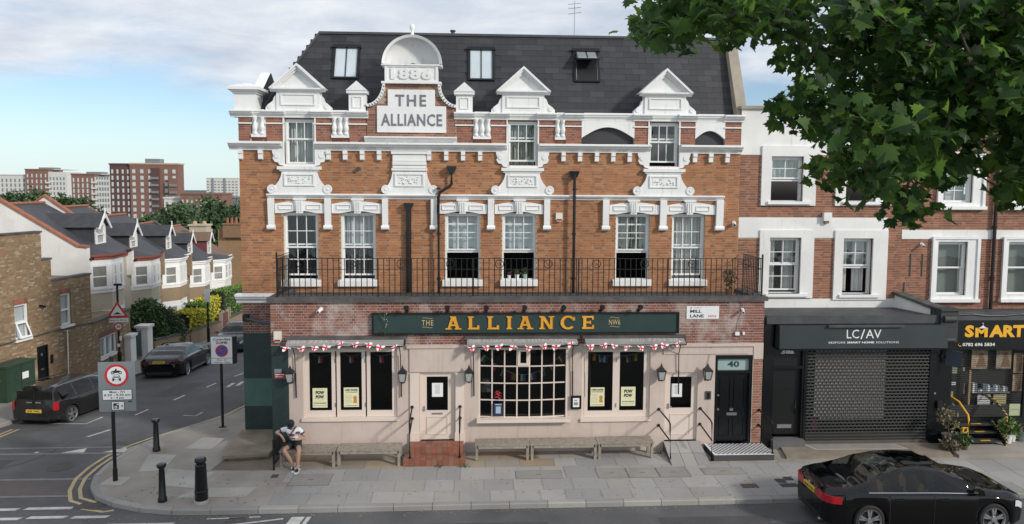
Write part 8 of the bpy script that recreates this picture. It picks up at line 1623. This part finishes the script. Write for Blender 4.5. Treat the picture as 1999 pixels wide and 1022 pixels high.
obj('chest_mark', MB().prism([(-5.86,.75),(-5.76,.74),(-5.75,.78),(-5.84,.79)], -.845, -.80), M_maroon, shirt); obj('chest_lettering', MB().box(-6.07, -5.90, -.853, -.83, .715, .735).box(-6.03, -5.87, -.853, -.83, .69, .705), M_maroon, shirt)
skin('shorts', [((-5.935,-.63,.42),.135),((-6.03,-.72,.41),.108),((-6.07,-.96,.405),.098),((-5.84,-.72,.41),.108),((-5.755,-.98,.41),.098)], [(0,1),(1,2),(0,3),(3,4)], M_shorts, body, 2)
cap = obj('cap', MB().lathe([(.098,0),(.10,.03),(.09,.075),(.06,.11),(.02,.125),(0,.126)], (0,0,0), 18), M_cap, body, smooth=True, loc=(-5.975,-.86,1.02), rot=(rad(28),0,0)); obj('cap_peak', MB().add([(-.075,-.06,.0),(.075,-.06,.0),(.06,-.15,-.015),(.0,-.175,-.02),(-.06,-.15,-.015),(-.075,-.06,.012),(.075,-.06,.012),(.06,-.15,-.005),(0,-.175,-.008),(-.06,-.15,-.005)], [(0,1,2,3,4),(9,8,7,6,5),(0,4,9,5),(4,3,8,9),(3,2,7,8),(2,1,6,7)]), M_cap, body, loc=(-5.975,-.86,1.02), rot=(rad(28),0,0))
obj('ears', MB().lathe([(0,-.008),(.025,-.006),(.028,.0),(.02,.006),(0,.008)], (-6.062,-.855,.985), 10, 'x').lathe([(0,-.008),(.025,-.006),(.028,.0),(.02,.006),(0,.008)], (-5.888,-.855,.985), 10, 'x'), M_skin, body)
obj('hair', MB().lathe([(.09,-.05),(.094,-.02),(.096,.01)], (-5.975,-.835,1.0), 16), mat('hair_dark', (.05,.035,.025), .9), body)
for k, (a, t_) in enumerate([((-5.85,-1.07,-.06),(-5.83,-1.26,-.11)), ((-5.735,-1.15,-.06),(-5.73,-1.38,-.115))]):
    s_ = skin('shoe', [((a[0],a[1]+.03,-.085),.045),((a[0],a[1]-.06,-.075),.048),(t_,.042)], [(0,1),(1,2)], M_cap, body, 2); obj('sole', MB().slab([(a[0]-.05,a[1]+.08),(a[0]+.05,a[1]+.08),(t_[0]+.052,t_[1]+.05),(t_[0]+.035,t_[1]-.05),(t_[0]-.035,t_[1]-.05),(t_[0]-.052,t_[1]+.05)], PZ+.005, PZ+.035), M_wsign, s_); obj('sock', MB().tube([(a[0],a[1]+.01,-.05),(a[0],a[1]+.0,.0)], .043, 10), M_wsign, s_); obj('stripe', MB().box(a[0]-.053, a[0]+.053, a[1]-.12, a[1]-.06, -.09, -.055), M_wsign, s_)
obj('bag_strap', MB().tube([(-5.88,-.68,.90),(-5.90,-.82,.85),(-6.0,-.86,.72),(-6.10,-.83,.58),(-6.13,-.78,.5)], .016, 6), M_cap, man)
bg_ = thing('shoulder_bag', 'small black shoulder bag at the side of the seated man', 'bag', (-6.14, -.82, .33)); obj('bag_body', MB().box(-6.24, -6.08, -.88, -.72, .42, .62), M_cap, bg_); obj('bag_flap', MB().box(-6.245, -6.075, -.895, -.8, .52, .625), M_black, bg_)
ph = thing('phone', 'dark phone in the hand of the seated man', 'phone', (-5.88, -1.06, .67)); pm_ = Matrix.Translation((-5.90,-1.055,.685)) @ Matrix.Rotation(rad(-35), 4, 'X'); mb = MB().box(-.075, .075, -.036, .036, -.005, .005); mb.v = [tuple(pm_ @ Vector(p)) for p in mb.v]; obj('phone_body', mb, M_black, ph); mb = MB().box(-.068, .068, -.031, .031, .005, .006); mb.v = [tuple(pm_ @ Vector(p)) for p in mb.v]; obj('screen', mb, M_cglass, ph)
# ================================================================ opposite pavement and the street tree
obj('pavement', MB().slab([(-60,-13),(60,-12.6),(60,-40),(-60,-40)], -.4, -.15), MATS['left_pavement'], None, kind='structure')
TP = [(1.71,-12.41,9.49),(1.28,-12.36,9.59),(6.44,-11.54,7.55),(1.54,-13.42,9.04),(5.97,-11.39,7.53),(4.81,-11.13,7.78),(5.75,-11.88,9.76),(3.55,-13.34,8.25),(3.96,-10.64,10.06),(4.82,-12.99,8.2),(6.71,-11.09,8.35),(5.04,-12.6,8.36),(3.16,-13.36,8.44),(4.11,-12.09,9.1),(4.06,-10.5,9.2),(4.85,-12.05,8.99),(4.34,-13.71,9.19),(3.61,-12.76,9.06),(5.67,-12.7,7.6),(6.75,-11.33,8.16),(2.09,-12.28,9.28),(4.44,-13.93,8.6),(4.38,-12.96,8.7),(2.15,-13.62,8.92),(3.26,-13.73,9.05),(4.19,-10.48,9.54),(6.1,-10.65,8.97),(3.04,-12.45,9.11),(3.93,-13.86,8.21),(2.12,-10.81,9.5),(1.75,-10.54,10.18),(4.74,-11.52,7.57),(2.75,-13.1,9.34),(6.6,-11.03,7.21),(5.82,-11.29,8.08),(3.84,-11.64,8.0),(7.28,-10.68,10.17),(4.55,-13.88,7.81),(6.89,-10.68,9.97),(3.5,-13.29,9.39),(4.63,-11.45,8.3),(4.27,-13.93,8.86),(6.78,-10.97,10.28),(5.04,-12.22,7.29),(5.93,-11.69,9.46),(4.93,-12.2,8.52),(4.62,-11.02,8.62),(3.63,-12.63,9.37),(3.59,-13.92,8.14),(4.1,-13.75,7.43),(4.14,-11.24,8.94),(2.25,-12.15,9.19),(4.78,-13.54,9.26),(4.08,-11.0,8.8),(5.84,-10.92,10.1),(6.01,-11.3,8.82),(1.5,-12.06,9.44),(3.02,-10.82,8.44),(4.05,-12.8,9.69),(4.0,-11.5,8.55),(2.77,-12.98,9.42),(6.0,-11.4,9.02),(6.59,-11.8,8.1),(4.82,-10.82,9.26),(4.78,-12.51,8.07),(0.91,-13.24,9.29),(6.11,-10.89,9.73),(2.37,-12.7,8.13),(3.79,-12.49,9.53),(6.22,-11.76,9.51),(6.2,-10.88,7.53),(4.12,-10.77,8.35),(4.58,-11.93,7.7),(6.33,-10.84,9.31),(3.45,-10.88,8.24),(3.83,-13.13,8.8),(4.87,-12.55,9.0),(3.78,-11.89,7.86),(3.07,-13.63,9.05),(5.14,-12.98,8.05),(0.78,-12.99,8.91),(4.21,-13.09,9.23),(5.4,-10.75,8.46),(0.91,-13.63,9.15),(1.66,-13.57,9.12),(7.28,-11.02,9.34),(5.62,-12.18,7.78),(2.92,-13.39,8.25),(4.08,-13.74,8.26),(3.53,-10.8,10.21),(1.74,-10.84,9.73),(5.28,-12.07,9.26),(2.62,-13.31,7.7),(6.79,-11.16,9.0),(4.14,-13.63,8.03),(4.24,-13.87,7.97),(4.85,-11.0,9.42),(5.13,-10.89,9.27),(4.75,-11.09,9.12),(6.6,-11.16,7.23),(4.45,-11.96,7.84),(2.82,-11.35,9.87),(3.5,-11.9,8.31),(1.37,-13.54,8.94),(5.55,-10.58,10.01),(2.97,-13.88,7.91),(4.58,-12.25,9.78),(6.4,-11.35,7.73),(3.72,-12.44,9.71),(7.09,-11.22,7.72),(4.78,-12.55,7.8),(1.92,-10.68,10.25),(6.49,-11.44,9.28),(3.37,-11.07,8.13),(6.39,-11.39,9.76),(3.02,-12.67,9.41),(1.82,-10.89,9.43),(1.02,-13.65,8.89),(5.62,-12.82,8.06),(5.2,-13.23,9.15),(5.28,-11.18,8.0),(0.77,-13.27,8.99),(3.28,-12.08,8.29),(3.98,-13.89,7.59),(1.1,-12.95,9.03),(3.99,-11.75,9.43),(4.59,-13.86,8.89),(2.94,-12.77,9.58),(3.69,-13.46,8.52),(1.96,-13.39,8.38),(3.69,-13.55,8.45),(6.88,-10.76,8.71),(3.7,-11.76,9.46),(4.36,-11.52,8.19),(3.82,-13.75,9.08),(3.19,-11.7,9.06),(3.27,-12.68,8.23),(5.28,-12.35,9.3),(4.54,-11.06,10.08),(6.11,-12.06,7.58),(2.69,-13.67,8.78),(4.14,-13.79,7.39),(2.82,-12.36,9.59),(6.63,-11.14,9.32),(4.29,-12.26,8.03),(1.54,-11.12,9.83),(3.19,-12.87,8.53),(2.97,-13.07,8.2),(3.31,-12.1,7.97),(3.14,-13.27,8.09),(2.71,-12.82,8.78),(2.27,-12.15,9.26),(4.89,-12.95,7.52),(4.11,-13.59,9.03),(4.58,-13.9,9.3),(5.81,-11.69,10.08),(3.12,-13.03,9.03),(5.17,-13.18,8.59),(2.63,-12.95,7.69),(0.61,-13.7,9.22),(6.82,-11.56,8.75),(4.03,-12.62,9.76),(4.75,-12.34,8.2),(6.45,-11.56,8.75),(2.54,-12.47,9.53),(1.45,-12.76,9.59),(5.95,-11.72,9.08),(6.67,-10.93,8.98),(5.01,-12.57,7.78),(4.63,-10.85,8.18),(3.48,-13.16,7.84),(5.22,-12.55,8.81),(3.8,-13.43,8.81),(2.87,-11.39,9.27),(4.65,-10.69,8.05),(6.05,-10.81,7.59),(5.29,-12.89,7.68),(3.92,-11.32,7.68),(4.55,-11.8,9.24),(2.68,-10.97,10.09),(5.3,-12.14,7.41),(1.47,-13.54,9.28),(4.76,-11.19,9.48),(1.73,-12.08,9.83),(2.6,-11.93,8.21),(0.8,-13.43,8.83),(5.93,-11.58,9.05),(4.62,-13.27,8.59),(3.25,-10.89,10.04),(6.14,-11.3,7.8),(5.22,-11.2,8.81),(4.64,-13.43,9.25),(3.98,-11.71,9.28),(1.9,-12.39,9.76),(3.25,-13.02,7.28),(4.72,-13.53,7.48),(2.95,-11.69,8.34),(4.78,-10.88,9.67),(3.17,-12.79,9.5),(5.62,-11.18,9.62),(4.64,-10.8,9.41),(3.86,-12.2,9.41),(6.06,-11.6,9.03),(6.72,-11.39,9.66),(1.96,-13.05,9.5),(4.68,-12.17,8.54),(1.1,-12.5,9.26),(3.31,-12.46,7.45),(4.41,-13.09,8.35),(5.64,-12.37,8.41),(2.78,-11.85,8.31),(3.96,-12.14,9.44),(3.31,-13.34,8.52),(2.79,-12.91,7.86),(4.83,-11.58,9.98),(3.71,-13.71,9.11),(2.4,-12.59,8.77),(2.99,-13.46,8.53),(5.32,-12.78,8.52),(5.65,-11.32,9.86),(2.57,-13.73,7.56),(5.72,-12.55,9.81),(5.48,-11.95,7.29),(2.26,-12.5,9.05),(2.24,-13.49,8.81),(4.48,-10.93,9.96),(3.12,-12.68,8.94),(3.25,-11.7,8.42),(4.78,-13.03,7.79),(5.7,-12.2,8.78),(4.33,-12.83,8.8),(4.76,-11.06,9.01),(2.63,-11.73,9.33),(3.05,-12.22,7.96),(4.57,-11.01,8.92),(6.23,-11.58,7.58),(6.74,-10.8,9.49),(1.64,-12.06,9.59),(1.52,-11.7,9.21),(2.87,-12.65,9.28),(2.65,-11.95,8.87),(3.52,-12.42,8.48),(3.13,-13.49,8.28),(5.0,-11.06,8.89),(5.3,-12.1,7.99),(3.04,-13.75,9.08),(6.77,-10.99,7.94),(3.92,-13.9,7.36),(3.82,-13.32,9.03),(4.17,-13.43,9.28),(5.94,-11.64,9.57),(6.98,-11.44,8.0),(6.57,-11.41,8.37),(4.05,-11.66,8.43),(4.0,-13.09,8.93),(3.9,-13.34,8.41),(1.88,-11.87,9.26),(4.25,-12.91,8.97),(5.71,-11.28,8.35),(3.72,-10.91,9.31),(4.01,-12.37,7.56),(5.15,-12.76,8.93),(1.58,-12.1,9.32),(4.15,-10.58,8.87),(2.79,-13.16,7.47),(4.55,-13.39,9.47),(4.14,-12.17,8.34),(3.41,-12.92,7.74),(6.02,-10.76,7.47),(1.41,-12.14,9.37),(6.19,-10.84,7.4),(5.31,-11.5,9.47),(5.83,-11.13,9.15),(4.77,-13.06,9.02),(1.1,-11.19,9.31),(4.99,-10.95,8.25),(5.13,-10.63,9.14),(5.71,-10.86,7.99),(2.84,-12.37,8.85),(2.79,-13.43,8.68),(3.62,-12.65,9.14),(3.05,-13.07,9.06),(2.16,-11.7,9.59),(5.46,-11.14,9.63),(4.32,-12.41,8.22),(4.63,-10.68,8.34),(2.35,-10.36,9.79),(4.31,-12.4,8.02),(5.29,-11.9,9.18),(2.44,-13.64,9.0),(3.06,-13.42,7.6),(3.2,-11.7,7.67),(3.7,-11.28,8.07),(4.33,-13.65,8.17),(4.79,-11.6,8.68),(4.73,-13.63,8.8),(5.59,-12.8,9.58),(4.68,-10.63,8.89),(4.17,-10.8,7.98),(3.62,-10.64,9.0),(4.14,-12.35,9.56),(4.41,-12.2,8.82),(6.11,-11.65,8.43),(6.45,-11.99,8.39),(4.07,-12.33,8.37),(0.88,-13.12,9.47),(4.75,-12.97,8.86),(1.81,-11.75,9.82),(3.77,-13.13,8.97),(6.15,-11.52,7.92),(5.75,-12.49,8.44),(4.14,-12.71,8.37),(5.77,-11.31,9.44),(4.36,-13.03,7.72),(3.1,-10.75,9.7),(3.82,-12.34,7.57),(5.62,-11.46,7.96),(4.29,-11.36,8.6),(3.33,-10.68,8.59),(2.01,-10.79,9.85),(2.99,-12.42,8.52),(1.71,-12.54,8.98),(2.78,-10.93,9.66),(5.11,-12.96,9.01),(4.98,-11.23,8.29),(1.1,-12.78,9.17),(5.0,-12.76,7.25),(5.3,-11.76,7.39),(3.19,-13.12,7.19),(6.86,-11.33,9.72),(2.46,-11.78,8.26),(1.64,-12.96,9.14),(2.22,-13.05,9.28),(3.28,-13.29,8.53),(4.7,-12.83,8.22),(4.92,-13.5,8.17),(3.84,-10.99,9.37),(3.32,-12.21,8.96),(3.93,-11.96,7.11),(3.76,-12.12,9.8),(2.56,-13.85,7.95),(6.09,-12.06,8.34),(4.51,-11.21,8.42),(5.79,-12.6,8.86),(3.06,-11.73,7.61),(1.26,-13.49,9.27),(3.22,-13.73,8.85),(5.7,-11.39,9.93),(2.56,-12.8,8.17),(4.59,-13.04,7.58),(2.31,-13.72,8.02),(4.15,-13.22,8.44),(2.92,-12.64,9.18),(2.92,-10.96,9.69),(3.75,-11.76,8.86),(0.95,-12.54,8.91),(3.19,-11.84,8.74),(5.31,-11.66,9.08),(1.89,-13.52,9.39),(3.85,-13.28,8.79),(6.47,-11.04,10.09),(3.08,-12.9,9.32),(3.2,-11.24,8.19),(5.47,-11.98,9.32),(1.76,-10.47,9.47),(3.28,-12.31,9.62),(5.97,-12.0,7.74),(4.26,-13.32,8.43),(4.61,-10.71,9.44),(4.24,-11.37,10.1),(0.87,-11.8,9.11),(4.0,-11.45,9.8),(2.18,-13.67,7.84),(2.9,-12.56,7.5),(4.51,-13.72,8.2),(4.22,-12.81,8.34),(1.1,-10.94,9.48),(3.42,-11.74,8.37),(4.91,-11.7,10.0),(4.2,-13.0,9.54),(6.49,-11.14,9.69),(5.87,-11.89,8.01),(3.44,-13.66,8.51),(5.58,-11.27,9.49),(3.69,-12.38,8.77),(5.16,-12.71,8.19)]
def leafmat(name, cols, tr=.45):
    m = mat(name, None, .5, island=cols, big=.1, spec=.3); t = m.node_tree; b = t.nodes['Principled BSDF']; tl_ = t.nodes.new('ShaderNodeBsdfTranslucent'); mx = t.nodes.new('ShaderNodeMixShader'); mx.inputs[0].default_value = tr; src = b.inputs['Base Color'].links[0].from_socket; hs = t.nodes.new('ShaderNodeHueSaturation'); hs.inputs['Value'].default_value = 3.4; hs.inputs['Hue'].default_value = .485; t.links.new(src, hs.inputs['Color']); t.links.new(hs.outputs[0], tl_.inputs[0]); t.links.new(b.outputs[0], mx.inputs[1]); t.links.new(tl_.outputs[0], mx.inputs[2]); t.links.new(mx.outputs[0], t.nodes['Material Output'].inputs[0]); return m
M_leaf = leafmat('plane_leaf', [(.024,.058,.014),(.018,.046,.012),(.034,.078,.017),(.027,.065,.015),(.014,.038,.011),(.05,.105,.02),(.06,.115,.018)])
half = [(0,-.5),(.08,-.42),(.30,-.46),(.24,-.30),(.46,-.22),(.40,-.10),(.56,.08),(.38,.10),(.34,.20),(.22,.16),(.16,.34),(.10,.30),(0,.56)]
def leaf_mesh(fold, curl):
    pts = half+[(-x, y) for x, y in reversed(half[1:-1])]; v = [(0,-.1,0)]+[(x, y, abs(x)*fold-curl*(y*y)) for x, y in pts]; n = len(pts); return v, [(0, i+1, (i+1) % n+1) for i in range(n)]
LV = [leaf_mesh(*a) for a in ((.3,.3),(-.25,.6),(.55,.25))]; lms = [MB().add(*l).mesh('leaf', M_leaf, True) for l in LV]
tree = thing('plane_tree', 'large leafy plane tree branches hanging over the street', 'tree', (7.5, -14.2, -.15)); rr = random.Random(42)
obj('trunk', MB().tube([(7.5,-14.2,-.15),(7.45,-14.2,2),(7.5,-14.1,4.5),(7.3,-14.0,7),(7.1,-13.9,9)], [.42,.36,.31,.25,.16], 14), M_soil, tree, smooth=True)
crown = MB(); twig = MB(); cands = []; rootp = Vector((7.2,-13.9,7.6))
order = sorted([Vector(p) for p in TP], key=lambda p: (p-rootp).length); net = [(rootp, -1)]; kids = [0]
for p in order:                                # every spray grows from the nearest one nearer the trunk
    j = min(range(len(net)), key=lambda q: (net[q][0]-p).length+.12*kids[q]); net.append((p, j)); kids.append(0); kids[j] += 1
load = [1]*len(net)
for i in range(len(net)-1, 0, -1): load[net[i][1]] += load[i]
for i in range(1, len(net)):
    p, j = net[i]; a = net[j][0]; r1 = .0035*load[i]**.55+.0015; r0_ = min(.0035*load[j]**.55+.0015, r1*1.6); m_ = (a+p)/2+Vector((0,0,-.03*(p-a).length))
    if load[i] > 12: obj('branch', MB().tube([a, m_, p], [r0_, (r0_+r1)/2, r1], 7), M_soil, tree, smooth=True)
    else: twig.tube([a, m_, p], [r0_, (r0_+r1)/2, r1], 5)
for p in order:
    for k in range(rr.randint(19, 26)):
        q = p+Vector((rr.gauss(0,.11), rr.gauss(0,.2), rr.gauss(0,.09))); nrm_ = Vector((rr.gauss(0,.55), rr.gauss(-.45,.55), rr.gauss(.6,.35))).normalized(); tip = Vector((rr.gauss(-.2,.8), rr.gauss(0,.6), rr.gauss(-.55,.45))); tip = (tip-nrm_*tip.dot(nrm_)).normalized(); s_ = rr.choice([.09,.11,.13,.15,.17,.19,.21])*rr.uniform(.9,1.1); cands.append((q, nrm_, tip, s_, rr.randrange(3)))
CAM = Vector((-1.04,-20,7.36)); cands.sort(key=lambda c: -(c[3]/(c[0]-CAM).length) if (c[0]-CAM).dot(fw) > 0 and abs((c[0]-CAM).dot(rt)/(c[0]-CAM).dot(fw)) < .72 else 9)
for i, (q, nv, tp_, s_, k) in enumerate(cands):
    m4 = Matrix.Translation(q) @ Matrix((tp_.cross(nv), tp_, nv)).transposed().to_4x4() @ Matrix.Diagonal((s_, s_, s_, 1))
    if i < 300:
        o = bpy.data.objects.new('leaf', lms[k]); S.collection.objects.link(o); o.matrix_basis = m4; attach(o, tree)
    else: v, f = LV[k]; crown.add([m4 @ Vector(a) for a in v], f)
obj('crown', crown, M_leaf, tree, smooth=True, kind='stuff'); obj('twigs', twig, M_soil, tree, kind='stuff')
